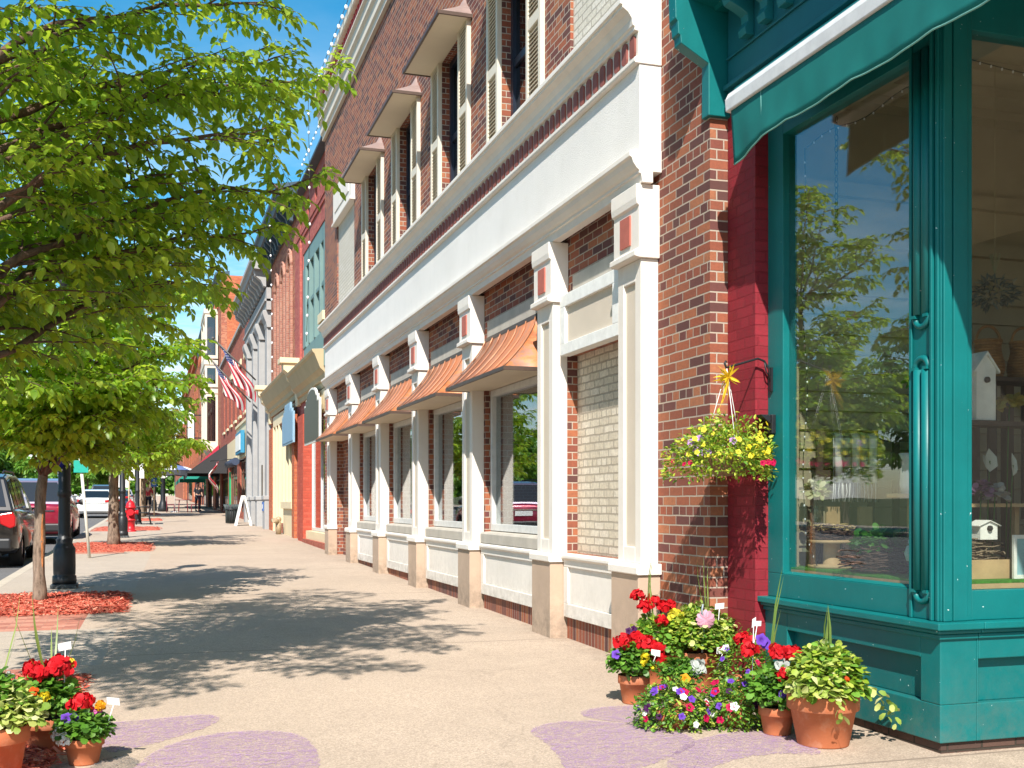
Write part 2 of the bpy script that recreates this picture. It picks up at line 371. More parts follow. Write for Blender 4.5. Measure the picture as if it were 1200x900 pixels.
# --- ground
def ground_mat(name, c, agg, agg_scale=160, joints=None, stain=0.25, bump=0.5, rough=0.9, cracks=0.0, gum=0.0):
    m, nt, out = _nt(name); p = pos(nt)
    v = nt.nodes.new('ShaderNodeTexVoronoi'); v.inputs['Scale'].default_value = agg_scale; L(nt, p, v.inputs['Vector'])
    vr = nt.nodes.new('ShaderNodeSeparateColor'); L(nt, v.outputs['Color'], vr.inputs[0])
    col = ramp(nt, vr.outputs[0], [(0.0, tuple(x*(1-agg) for x in c)), (0.55, c), (1.0, tuple(min(1, x*(1+agg)) for x in c))])
    col = mixc(nt, ramp(nt, noise(nt, p, 0.55, 5, 0.65), [(0.38, (0,0,0)), (0.72, (stain,)*3)]), col, tuple(x*0.62 for x in c))
    col = mixc(nt, ramp(nt, noise(nt, p, 3.1, 5, 0.7), [(0.5, (0,0,0)), (0.8, (stain*0.8,)*3)]), col, tuple(min(1, x*1.2) for x in c))
    col = mixc(nt, ramp(nt, noise(nt, p, 5.0, 6, 0.8), [(0.66, (0,0,0)), (0.72, (stain*0.9,)*3)]), col, tuple(x*0.5 for x in c))
    if gum:                                            # trodden gum, drip spots and paler patched areas
        vg = nt.nodes.new('ShaderNodeTexVoronoi'); vg.inputs['Scale'].default_value = 2.1; L(nt, p, vg.inputs['Vector'])
        col = mixc(nt, ramp(nt, vg.outputs['Distance'], [(0.030, (gum,)*3), (0.045, (0,0,0))]), col, tuple(x*0.35 for x in c))
        vg = nt.nodes.new('ShaderNodeTexVoronoi'); vg.inputs['Scale'].default_value = 0.45; L(nt, p, vg.inputs['Vector'])
        sg_ = nt.nodes.new('ShaderNodeSeparateColor'); L(nt, vg.outputs['Color'], sg_.inputs[0])
        col = mixc(nt, math_n(nt, 'MULTIPLY', math_n(nt, 'SUBTRACT', sg_.outputs[0], 0.5), 0.16), col, tuple(min(1, x*1.35) for x in c))
    h = v.outputs['Distance']
    nrm = bumpn(nt, h, bump, 0.004)
    if cracks:
        vc = nt.nodes.new('ShaderNodeTexVoronoi'); vc.feature = 'DISTANCE_TO_EDGE'; vc.inputs['Scale'].default_value = 0.33
        w = nt.nodes.new('ShaderNodeVectorMath'); w.operation = 'MULTIPLY_ADD'
        nz = nt.nodes.new('ShaderNodeTexNoise'); nz.inputs['Scale'].default_value = 1.7; nz.inputs['Detail'].default_value = 6; L(nt, p, nz.inputs['Vector'])
        L(nt, nz.outputs['Color'], w.inputs[0]); w.inputs[1].default_value = (0.9,)*3; L(nt, p, w.inputs[2]); L(nt, w.outputs[0], vc.inputs['Vector'])
        col = mixc(nt, ramp(nt, vc.outputs['Distance'], [(0.0, (cracks,)*3), (0.0035, (0,0,0))]), col, tuple(x*0.35 for x in c))
    if gum:                                            # dirt gathered along the foot of the buildings
        sd = nt.nodes.new('ShaderNodeSeparateXYZ'); L(nt, p, sd.inputs[0])
        near = ramp(nt, math_n(nt, 'MULTIPLY', math_n(nt, 'SUBTRACT', sd.outputs[0], 2.75), 1.3), [(0.0, (0,0,0)), (0.55, (0.35,)*3), (0.85, (1,1,1))])
        col = mixc(nt, math_n(nt, 'MULTIPLY', near, ramp(nt, noise(nt, p, 4.5, 6, 0.75), [(0.40, (0,0,0)), (0.70, (0.55,)*3)])), col, tuple(x*0.5 for x in c))
    if joints:
        sp = nt.nodes.new('ShaderNodeSeparateXYZ'); L(nt, p, sp.inputs[0])
        for axis, step, off, w in joints:
            q = math_n(nt, 'PINGPONG', math_n(nt, 'ADD', sp.outputs[axis], off), step/2)
            col = mixc(nt, ramp(nt, q, [(w*0.6, (0.75,)*3), (w*1.3, (0,0,0))]), col, tuple(x*0.42 for x in c))
    princ(nt, out, col, rough, 0.0, nrm, 0.2)
    MATS[name] = m; return m
walk_mat = ground_mat('walk_concrete', (0.445,0.350,0.270), 0.28, 150, [(1, 4.65, 0.10, 0.012)], 0.40, 0.4, cracks=0.22, gum=0.5)
strip_mat = ground_mat('strip_concrete', (0.43,0.36,0.29), 0.22, 190, [(1, 1.55, 0.2, 0.006)], 0.35, 0.4, cracks=0.3)
kerb_mat = ground_mat('kerb_concrete', (0.50,0.43,0.34), 0.2, 150, [(1, 2.4, 0.3, 0.008)], 0.4, 0.4)
asphalt = ground_mat('asphalt', (0.155,0.15,0.148), 0.35, 120, None, 0.4, 0.7, cracks=0.3)
earth = ground_mat('earth', (0.10,0.11,0.05), 0.3, 30, None, 0.5, 0.7)
soil_mat = paint('soil', (0.045,0.03,0.02), 0.95, 0.4, 40, 140, 0.8, 0.01)
paver = brick('paver_brick', [(0.50,0.20,0.135),(0.58,0.27,0.19),(0.43,0.16,0.11)], (0.40,0.22,0.16), bw=0.205, bh=0.102, ms=0.004, header=False, bd=0.004, dirt=0.15)
terracotta = paint('terracotta', (0.47,0.145,0.06), 0.85, 0.14, 5, 90, 0.2, 0.002, dirt=(0.60,0.33,0.22,0.55), streak=0.35)
wood_raw = paint('wood_raw', (0.50,0.34,0.18), 0.7, 0.15, 9, 80, 0.2, 0.003)
wood_dark = paint('wood_dark', (0.075,0.05,0.04), 0.7, 0.2, 9, 80, 0.2, 0.003)
wicker = paint('wicker', (0.30,0.15,0.055), 0.7, 0.25, 30, 120, 0.6, 0.006)
twig_mat = paint('twig', (0.11,0.065,0.05), 0.8, 0.3, 20, 90, 0.3, 0.003)
# ================================================================== the ground
def sheet(name, mat, x0, x1, y0, y1, dz, kind='structure', th=0.0, poly=None):
    b = MB()
    ys = [y0] + [y for y in (-40.0, 260.0) if y0 < y < y1] + [y1]
    for a, c in zip(ys[:-1], ys[1:]):
        q = [(x0(a) if callable(x0) else x0, a), (x1(a) if callable(x1) else x1, a), (x1(c) if callable(x1) else x1, c), (x0(c) if callable(x0) else x0, c)]
        top = [(x, y, gz(y) + dz) for x, y in q]
        if th:
            bot = [(x, y, gz(y) + dz - th) for x, y in q]
            b.add(top + bot, [(0,1,2,3),(7,6,5,4),(0,4,5,1),(1,5,6,2),(2,6,7,3),(3,7,4,0)])
        else:
            b.add(top, [(0,1,2,3)])
    return tag(b.build(name, mat), kind=kind)
def joint_x(y):
    return -0.55 + 0.02 * min(max(y, -15), 45)
KX = -1.95                                         # kerb line
sheet('ground', earth, -600, 600, -200, 900, -0.30)
sheet('road', asphalt, -15.5, KX - 0.15, -30, 260, -0.125)
sheet('kerb', kerb_mat, KX - 0.15, KX - 0.004, -30, 260, 0.0, th=0.28)
sheet('far_sidewalk', strip_mat, -19.5, -15.5, -30, 260, 0.0, th=0.25)
sheet('sidewalk', walk_mat, lambda y: joint_x(y) + 0.007, 12.0, -30, 260, 0.0, th=0.25)
PITS = [(4.3, 8.75, 5.0, 8.2), (11.05, 14.95, 12.45, 14.55), (23.9, 28.9, 24.6, 28.3), (36.6, 40.6, 37.2, 40.0), (48, 52, 48.6, 51.4), (60, 64, 60.6, 63.4)]
edge = -30.0
for (a, b_, c, d) in PITS:
    sheet('planting_strip', strip_mat, KX, lambda y: joint_x(y) - 0.007, edge, a - 0.008, 0.001, th=0.25)
    edge = b_ + 0.008
sheet('planting_strip', strip_mat, KX, lambda y: joint_x(y) - 0.007, edge, 260, 0.001, th=0.25)
for (a, b_, c, d) in PITS:
    sheet('paving_bricks', paver, KX, lambda y: joint_x(y) - 0.007, a, b_, -0.006, th=0.2)
# red mulch: a low mound with loose chips lying on it
def mulch_mat():
    m, nt, out = _nt('red_mulch'); p = pos(nt)
    v = nt.nodes.new('ShaderNodeTexVoronoi'); v.inputs['Scale'].default_value = 55; L(nt, p, v.inputs['Vector'])
    s = nt.nodes.new('ShaderNodeSeparateColor'); L(nt, v.outputs['Color'], s.inputs[0])
    col = ramp(nt, s.outputs[0], [(0, (0.28,0.055,0.036)), (0.4, (0.54,0.105,0.066)), (0.75, (0.60,0.15,0.095)), (1.0, (0.68,0.30,0.20))])
    princ(nt, out, col, 0.85, 0, bumpn(nt, v.outputs['Distance'], 0.9, 0.02), 0.2); return m
MULCH = mulch_mat()
CHIP = leafmat('mulch_chip', [(0,(0.34,0.06,0.038)),(0.5,(0.58,0.115,0.072)),(0.85,(0.62,0.17,0.105)),(1.0,(0.70,0.38,0.26))], (0.4,0.08,0.05), 0.0, 0.8, 0.2)
def leaf_mesh(name, mats, pts, dirs, nrms, lens, wids, rnd, parent=None, shape='leaf', fold=0.18, curl=0.18, mi=None):
    """many small leaf-shaped faces as one mesh (numpy arrays)"""
    n = len(pts)
    pts = np.asarray(pts, float); d = np.asarray(dirs, float); u = np.asarray(nrms, float)
    d /= np.linalg.norm(d, axis=1, keepdims=True) + 1e-9
    s = np.cross(d, u); s /= np.linalg.norm(s, axis=1, keepdims=True) + 1e-9
    u = np.cross(s, d)
    if shape == 'leaf':      # pointed oval: t along, w half width, 8 verts
        T = np.array([0, .28, .28, .28, .66, .66, .66, 1.0]); W = np.array([0, -.44, 0, .44, -.40, 0, .40, 0]); Z = np.array([0, fold*.5, 0, fold*.5, fold*.45-curl*.45, -curl*.45, fold*.45-curl*.45, -curl])
        F = [(0,2,1),(0,3,2),(1,2,5,4),(2,3,6,5),(4,5,7),(5,6,7)]
    elif shape == 'round':   # rounded leaf / petal
        T = np.array([0, .25, .25, .7, .7, 1.0, 1.0]); W = np.array([0, -.36, .36, -.52, .52, -.22, .22]); Z = np.array([0, fold*.4, fold*.4, fold*.3-curl*.3, fold*.3-curl*.3, -curl, -curl])
        F = [(0,2,1),(1,2,4,3),(3,4,6,5)]
    elif shape == 'blade':   # long grass blade
        T = np.array([0, 0, .35, .35, .7, .7, 1.0]); W = np.array([-.5, .5, -.5, .5, -.38, .38, 0]); Z = np.array([0, 0, -curl*.12, -curl*.12, -curl*.5, -curl*.5, -curl])
        F = [(0,1,3,2),(2,3,5,4),(4,5,6)]
    else:                    # chip
        T = np.array([0, 0, 1, 1]); W = np.array([-.5, .5, .35, -.35]); Z = np.array([0, 0.03, 0, 0.02])
        F = [(0,1,2,3)]
    k = len(T)
    lens = np.asarray(lens, float)[:, None, None]; wids = np.asarray(wids, float)[:, None, None]
    V = pts[:, None, :] + d[:, None, :]*lens*T[None, :, None] + s[:, None, :]*wids*W[None, :, None] + u[:, None, :]*lens*Z[None, :, None]
    if parent is not None:
        org = Vector((0,0,0)); p = parent
        while p is not None: org += Vector(p.location); p = p.parent
        V = V - np.array(org)[None, None, :]
    V = V.reshape(-1, 3)
    loops, starts, totals = [], [], []
    base = np.arange(n)*k
    per = np.concatenate([np.array(f) for f in F]); cnt = np.array([len(f) for f in F])
    L_ = (base[:, None] + per[None, :]).reshape(-1)
    tot = np.tile(cnt, n); st = np.concatenate([[0], np.cumsum(tot)[:-1]])
    me = bpy.data.meshes.new(name)
    me.vertices.add(len(V)); me.vertices.foreach_set('co', V.reshape(-1).astype(np.float32))
    me.loops.add(len(L_)); me.loops.foreach_set('vertex_index', L_.astype(np.int32))
    me.polygons.add(len(tot)); me.polygons.foreach_set('loop_start', st.astype(np.int32)); me.polygons.foreach_set('loop_total', tot.astype(np.int32))
    for m in (mats if isinstance(mats, (list, tuple)) else [mats]): me.materials.append(m)
    if mi is not None: me.polygons.foreach_set('material_index', np.repeat(np.asarray(mi, np.int32), len(F)))
    me.polygons.foreach_set('use_smooth', np.ones(len(tot), bool))
    at = me.attributes.new('rnd', 'FLOAT', 'POINT'); at.data.foreach_set('value', np.repeat(np.asarray(rnd, np.float32), k))
    me.update(calc_edges=True); me.validate()
    o = bpy.data.objects.new(name, me); COL.objects.link(o)
    if parent is not None: o.parent = parent
    return o
rng = np.random.default_rng(11)
def mulch_bed(y0, y1, n_chip, res=0.06):
    x0 = KX + 0.06; x1 = joint_x((y0+y1)/2) - 0.02
    b = MB(); nx = max(6, int((x1-x0)/res)); ny = max(6, int((y1-y0)/res))
    H = rng.normal(0, 0.012, (nx+1, ny+1))
    def hh(i, j):
        e = min(i, nx-i, j, ny-j)
        return (0.0 if e == 0 else min(1, e*0.5)*0.03 + H[i, j]) + (-0.02 if e == 0 else 0.012)
    vs = [(x0+(x1-x0)*i/nx, y0+(y1-y0)*j/ny, gz(y0+(y1-y0)*j/ny)+hh(i, j)) for i in range(nx+1) for j in range(ny+1)]
    fs = [(i*(ny+1)+j, (i+1)*(ny+1)+j, (i+1)*(ny+1)+j+1, i*(ny+1)+j+1) for i in range(nx) for j in range(ny)]
    b.add(vs, fs, 0, True)
    bed = tag(b.build('mulch_bed', MULCH), kind='stuff')
    if n_chip:
        q = rng.random((n_chip, 2)); px = x0-0.06 + (x1-x0+0.08)*q[:, 0]; py = y0-0.10 + (y1-y0+0.20)*q[:, 1]
        e = np.minimum(np.minimum(px-x0, x1-px), np.minimum(py-y0, y1-py))
        z = np.array([gz(v) for v in py]) + np.where(e < 0, 0.006, np.minimum(1, e/0.12)*0.03 + 0.014) + rng.random(n_chip)*0.012
        a = rng.random(n_chip)*2*PI
        dirs = np.stack([np.cos(a), np.sin(a), rng.normal(0, .25, n_chip)], 1); nr = np.stack([rng.normal(0,.35,n_chip), rng.normal(0,.35,n_chip), np.ones(n_chip)], 1)
        ln = 0.02 + 0.04*rng.random(n_chip)
        o = leaf_mesh('mulch_chips', CHIP, np.stack([px, py, z], 1), dirs, nr, ln, ln*0.3, rng.random(n_chip), None, 'chip')
        tag(o, kind='stuff')
for (a, b_, c, d), n in zip(PITS, (6000, 9000, 3000, 800, 0, 0)):
    mulch_bed(c, d, n, 0.06 if n > 4000 else 0.12)

# chalk flowers drawn on the sidewalk
def chalk_mat(name, c):
    m, nt, out = _nt(name); p = pos(nt)
    mp = nt.nodes.new('ShaderNodeMapping'); mp.inputs['Rotation'].default_value = (0, 0, 0.5); mp.inputs['Scale'].default_value = (8, 12, 1); L(nt, p, mp.inputs[0])
    st = noise(nt, mp.outputs[0], 2.0, 5, 0.7); fine = noise(nt, p, 95, 3, 0.75)
    cov = math_n(nt, 'ADD', math_n(nt, 'MULTIPLY', st, 0.55), math_n(nt, 'MULTIPLY', fine, 0.85))
    f = ramp(nt, cov, [(0.61, (0.04,)*3), (0.90, (0.90,)*3)])
    d = nt.nodes.new('ShaderNodeBsdfDiffuse'); L(nt, mixc(nt, noise(nt, p, 3, 3), tuple(x*0.82 for x in c), tuple(min(1, x*1.15) for x in c)), d.inputs[0])
    t = nt.nodes.new('ShaderNodeBsdfTransparent'); mx = nt.nodes.new('ShaderNodeMixShader')
    L(nt, f, mx.inputs[0]); L(nt, t.outputs[0], mx.inputs[1]); L(nt, d.outputs[0], mx.inputs[2]); L(nt, mx.outputs[0], out.inputs[0]); return m
CHALK_P = chalk_mat('chalk_purple', (0.40,0.255,0.43)); CHALK_G = chalk_mat('chalk_gray', (0.13,0.14,0.15))
def chalk(root, name, pix, mat, dz):
    pts = [GP(x, y) for x, y in pix]
    n = len(pts); sm = []
    for i in range(n):                                   # closed Catmull-Rom outline
        p0, p1, p2, p3 = (np.array(pts[(i+k) % n]) for k in (-1, 0, 1, 2))
        for t in np.linspace(0, 1, 26, endpoint=False):
            sm.append(rng.normal(0, 0.005, 2) + 0.5*((2*p1) + (-p0+p2)*t + (2*p0-5*p1+4*p2-p3)*t*t + (-p0+3*p1-3*p2+p3)*t**3))
    b = MB(); b.add([(q[0], q[1], gz(q[1])+dz) for q in sm], [tuple(range(len(sm)))])
    return b.build(name, mat, root, fix=False)
g1 = thing('chalk_flower', 'purple chalk flower with gray centre drawn on the sidewalk beside the small left pot', 'chalk drawing', (*GP(230, 880), gz(5.7)))
chalk(g1, 'petal', [(118,851),(180,843),(235,838),(256,841),(250,849),(215,862),(160,877),(122,880)], CHALK_P, 0.004)
chalk(g1, 'petal', [(166,893),(200,873),(255,860),(310,857),(350,862),(371,880),(368,905),(300,918),(160,915)], CHALK_P, 0.004)
chalk(g1, 'flower_centre', [(100,905),(118,893),(145,888),(162,893),(150,906),(115,914)], CHALK_G, 0.008)
g2 = thing('chalk_flower', 'broad purple chalk flower drawn on the sidewalk under the potted petunias', 'chalk drawing', (*GP(780, 870), gz(5.6)))
chalk(g2, 'petal', [(681,835),(700,830),(750,827),(800,830),(800,850),(740,848),(692,842)], CHALK_P, 0.004)
chalk(g2, 'petal', [(622,858),(640,849),(680,845),(740,849),(800,860),(815,872),(795,884),(760,898),(720,915),(670,908),(655,888),(640,872)], CHALK_P, 0.004)
chalk(g2, 'petal', [(783,893),(800,875),(840,862),(900,858),(945,872),(960,884),(910,884),(865,890),(820,905),(790,908)], CHALK_P, 0.004)
# ================================================================== the white and brick storefront building
YA, YB, BD = 6.60, 24.15, 15.0
WP, IP = 3.50, 3.60                                # brick plane, infill plane
wb = thing('storefront_building', 'brown brick building with white stucco storefront, red dentils and copper awnings beside the teal shop', 'building', (3.5, 15.4, 0.0))
PY = [7.85] + [9.73 + 2.64*k for k in range(6)]     # far edges of the pilaster bases
holes = []
bays = [(9.70 + 2.64*k, 11.86 + 2.64*k) for k in range(5)]
for k, (a, c) in enumerate(bays):
    if k < 4: holes.append((a, c, 0.86, 2.62))
    else: holes.append((a, c, 0.0, 2.62))
holes.append((7.86, 9.28, 0.86, 2.62))
UW = [(10.30 + 2.58*k, 11.24 + 2.58*k) for k in range(4)]
for a, c in UW: holes.append((a, c, 4.98, 6.95))
holes += [(7.2, 9.2, 4.98, 7.0), (20.42, 22.45, 4.98, 7.0)]
b = MB()
b.wallx(WP, 0.32, YA, YB, 0.0, 9.15, holes)
b.box(WP+0.321, WP+BD, YA+0.0, YA+0.3, 0.0, 9.15)
b.box(WP+0.321, WP+BD, YB-0.3, YB, 0.0, 9.15)
b.build('wall', brick_main, wb)
b = MB()
b.box(WP+0.33, WP+BD, YA+0.3, YB-0.3, 8.9, 9.3); b.build('roof', gray_trim, wb)
b = MB()
b.box(WP+6.0, WP+6.1, YA+0.3, YB-0.3, 0.1, 8.9); b.box(WP+0.33, WP+6, YA+0.3, YB-0.3, 0.1, 0.16); b.box(WP+0.33, WP+6, YA+0.3, YB-0.3, 3.3, 3.5)
b.build('interior_shell', room_tan, wb)
# infill brick in bays and blind upper windows
b = MB()
b.box(IP, IP+0.2, 7.861, 9.279, 0.861, 2.619); b.build('painted_brick_infill', brick_tan, wb)
b = MB(); b.box(IP+0.02, IP+0.2, bays[4][0]+0.001, bays[4][1]-0.001, 0.001, 2.619); b.build('brick_infill', brick_main, wb)
for ya, yb in ((7.201, 9.199), (20.421, 22.449)):
    b = MB(); b.box(WP+0.03, IP+0.1, ya, yb, 4.981, 6.999); b.build('blind_window', brick_white, wb)
for ya, yb in ((7.12, 9.28), (20.34, 22.53)):
    b = MB(); b.box(WP-0.07, WP+0.05, ya, yb, 6.95, 7.62); b.box(WP-0.10, WP+0.05, ya-0.03, yb+0.03, 6.90, 6.95); b.box(WP-0.085, WP-0.069, ya+0.25, yb-0.25, 7.12, 7.46)
    b.build('lintel_panel', white_stucco, wb, bevel=0.006)
# lower cornice, sign band, dentils, upper cornice
y0, y1 = 7.33, 22.95
b = MB()
b.prism([(3.498,3.855),(3.27,3.85),(3.245,3.838),(3.245,3.80),(3.262,3.79),(3.275,3.755),(3.30,3.72),(3.32,3.705),(3.32,3.685),(3.335,3.68),(3.345,3.635),(3.345,3.62),(3.43,3.62),(3.43,3.70),(3.498,3.70)], 'y', y0, y1)
b.build('lower_cornice', white_stucco, wb, bevel=0.004)
b = MB(); b.box(3.325, 3.498, y0+0.01, y1-0.01, 3.856, 4.475); b.build('sign_band', panel_stucco, wb)
b = MB()
b.prism([(3.498,4.476),(3.29,4.476),(3.282,4.49),(3.282,4.515),(3.30,4.525),(3.315,4.53),(3.315,4.705),(3.285,4.71),(3.285,4.735),(3.27,4.745),(3.262,4.79),(3.235,4.83),(3.20,4.855),(3.19,4.86),(3.19,4.88),(3.172,4.885),(3.172,4.925),(3.20,4.945),(3.498,4.965)], 'y', y0, y1)
b.build('upper_cornice', white_stucco, wb, bevel=0.004)
b = MB(); y = y0 + 0.03
prof = [(-.045,-.05),(-.036,-.07),(-.018,-.08),(.018,-.08),(.036,-.07),(.045,-.05),(.045,.045),(.036,.066),(.018,.076),(-.018,.076),(-.036,.066),(-.045,.045)]
while y < y1 - 0.06:
    cy = y + 0.055
    b.prism([(cy+p[0], 4.618+p[1]) for p in prof], 'x', 3.299, 3.314); y += 0.1435
b.build('dentil_course', dentil_red, wb)
# roof cornice
b = MB()
b.prism([(x_, z_+0.15) for x_, z_ in ((3.499,9.0),(3.44,9.0),(3.44,9.09),(3.40,9.12),(3.40,9.30),(3.35,9.34),(3.35,9.50),(3.30,9.53),(3.30,9.56),(3.42,9.565),(3.42,9.78),(3.27,9.78),(3.25,9.80),(3.25,9.93),(3.30,9.95),(4.2,9.98),(4.2,9.002),(3.499,9.002))], 'y', YA, YB)
b.build('roof_cornice', cornice_cream, wb)
b = MB(); y = YA + 0.05
while y < YB - 0.1:
    b.box(3.33, 3.419, y, y+0.13, 9.72, 9.925); y += 0.21
b.build('roof_dentils', roof_red, wb)
# pilasters
def pilaster(yf):
    cy = yf - 0.25
    base = MB(); base.box(3.32, 3.498, cy-0.25, cy+0.25, gz(cy)-0.05, 0.78)
    p = MB()
    for (a, c) in ((cy-0.21, cy-0.105), (cy+0.105, cy+0.21)): p.box(3.36, 3.499, a, c, 0.86, 3.085)
    p.box(3.3605, 3.499, cy-0.105, cy+0.105, 0.86, 0.98); p.box(3.3605, 3.499, cy-0.105, cy+0.105, 2.93, 3.085)
    p.prism([(3.30,0.79),(3.30,0.835),(3.315,0.86),(3.499,0.86),(3.499,0.781),(3.31,0.781)], 'y', cy-0.27, cy+0.27)
    p.prism([(3.335,3.086),(3.30,3.095),(3.30,3.135),(3.335,3.155),(3.335,3.46),(3.318,3.475),(3.312,3.52),(3.312,3.618),(3.499,3.618),(3.499,3.086)], 'y', cy-0.235, cy+0.235)
    o = p.build('pilaster', white_stucco, wb, bevel=0.005)
    q = MB(); q.box(3.382, 3.40, cy-0.104, cy+0.104, 0.981, 2.929); q.build('recessed_panel', beige_recess, o)
    base.build('base_block', tan_stucco, o, bevel=0.006)
    q = MB(); q.box(3.3345-0.012, 3.334, cy-0.09, cy+0.09, 3.20, 3.42); q.build('red_tile', tile_red, o)
for y in PY: pilaster(y)
# aprons, soldier courses, sills, lintels
def apron(a, c, sill=True):
    p = MB()
    p.box(3.44, 3.498, a, c, 0.74, 0.86); p.box(3.44, 3.498, a, c, 0.30, 0.42); p.box(3.44, 3.498, a, a+0.10, 0.42, 0.74); p.box(3.44, 3.498, c-0.10, c, 0.42, 0.74)
    p.box(3.46, 3.497, a+0.10, c-0.10, 0.42, 0.74); p.prism([(3.44,0.862),(3.415,0.845),(3.415,0.82),(3.44,0.80)], 'y', a, c)
    p.build('apron_panel', white_stucco, wb, bevel=0.005)
    p = MB(); p.box(3.475, 3.498, a, c, gz(a)-0.03, 0.298); p.build('brick_plinth', brick_soldier, wb)
    if sill:
        p = MB(); p.prism([(3.43,0.863),(3.43,0.965),(3.445,0.985),(3.70,1.0),(3.70,0.863)], 'y', a+0.005, c-0.005); p.build('window_sill', stone_sill, wb, bevel=0.006)
apron(7.86, 9.21, False)
for a, c in bays[:4]: apron(a+0.04, c-0.03)
for k, (a, c) in enumerate([(7.86, 9.23)] + bays):
    p = MB(); p.box(WP-0.012, WP+0.05, a+0.12, c-0.12, 3.13, 3.30); p.build('stone_lintel', stone_sill, wb)
# boxed panel above the painted brick infill
p = MB(); a, c = 7.90, 9.20
p.box(3.40, 3.499, a, c, 2.60, 2.70); p.box(3.40, 3.499, a, c, 3.02, 3.126); p.box(3.40, 3.499, a, a+0.12, 2.70, 3.02); p.box(3.40, 3.499, c-0.12, c, 2.70, 3.02)
p.build('panel_frame', white_trim, wb, bevel=0.004)
p = MB(); p.box(3.43, 3.498, a+0.12, c-0.12, 2.70, 3.02); p.build('panel_board', beige_recess, wb)
# storefront windows
for a, c in bays[:4]:
    f = MB(); y0w, y1w, z0, z1 = a+0.002, c-0.03, 1.0, 2.55
    f.box(3.55, 3.66, y0w, y0w+0.06, z0, z1); f.box(3.55, 3.66, y1w-0.06, y1w, z0, z1); f.box(3.55, 3.66, y0w+0.06, y1w-0.06, z1-0.07, z1); f.box(3.55, 3.66, y0w+0.06, y1w-0.06, z0, z0+0.075)
    o = f.build('storefront_window', alu_frame, wb, bevel=0.003)
    g = MB(); g.box(3.60, 3.606, y0w+0.06, y1w-0.06, z0+0.075, z1-0.07); g.build('pane', win_glass, o)
# copper awnings
copper_seam = copper('copper_seam', [(0.3,(0.30,0.14,0.09)),(0.6,(0.52,0.23,0.12)),(0.8,(0.38,0.22,0.17))], 0.3, 0.45)
def awning(a, c):
    ya, yb = a + 0.18, c + 0.17; prof = []
    for i in range(9):                                # concave flare, wall at top
        t = i/8; prof.append((3.49 - 0.37*(t**1.25) - 0.02*t, 3.09 - 0.51*(t**0.88)))
    b = MB(); n = len(prof)
    def yy(i, s): t = i/(n-1); return (ya + 0.22*(1-t)**1.3) if s == 0 else (yb - 0.22*(1-t)**1.3)
    vs = []
    for i, (x, z) in enumerate(prof): vs += [(x, yy(i,0), z), (x, yy(i,1), z), (3.499, yy(i,0), z), (3.499, yy(i,1), z)]
    fs = []
    for i in range(n-1):
        q = 4*i
        fs += [(q,q+1,q+5,q+4),(q+2,q,q+4,q+6),(q+1,q+3,q+7,q+5)]
    b.add(vs, fs, 0, True)
    for k in range(7):                                # standing seams
        u = k/6
        pts = []
        for i, (x, z) in enumerate(prof):
            y = yy(i,0)*(1-u) + yy(i,1)*u
            pts.append((x-0.006, y, z+0.008))
        b.tube(pts, 0.008, 5, 1)
    o = b.build('copper_awning', [copper_new, copper_seam], wb, fix=False)
    e = MB(); zb = prof[-1][1]; xb = prof[-1][0]
    e.box(xb-0.012, xb+0.012, ya-0.012, yb+0.012, zb-0.03, zb+0.006); e.box(xb+0.012, 3.499, ya-0.012, ya+0.012, zb-0.03, zb+0.006); e.box(xb+0.012, 3.499, yb-0.012, yb+0.012, zb-0.03, zb+0.006)
    e.build('drip_edge', copper_edge, o)
    s = MB(); s.box(xb+0.013, 3.60, ya+0.013, yb-0.013, zb-0.024, zb-0.012); s.build('soffit', cream_soffit, o)
    f = MB(); f.box(3.485, 3.499, ya+0.2, yb-0.2, 3.085, 3.128); f.build('flashing', copper_edge, o)
for a, c in bays: awning(a, c)
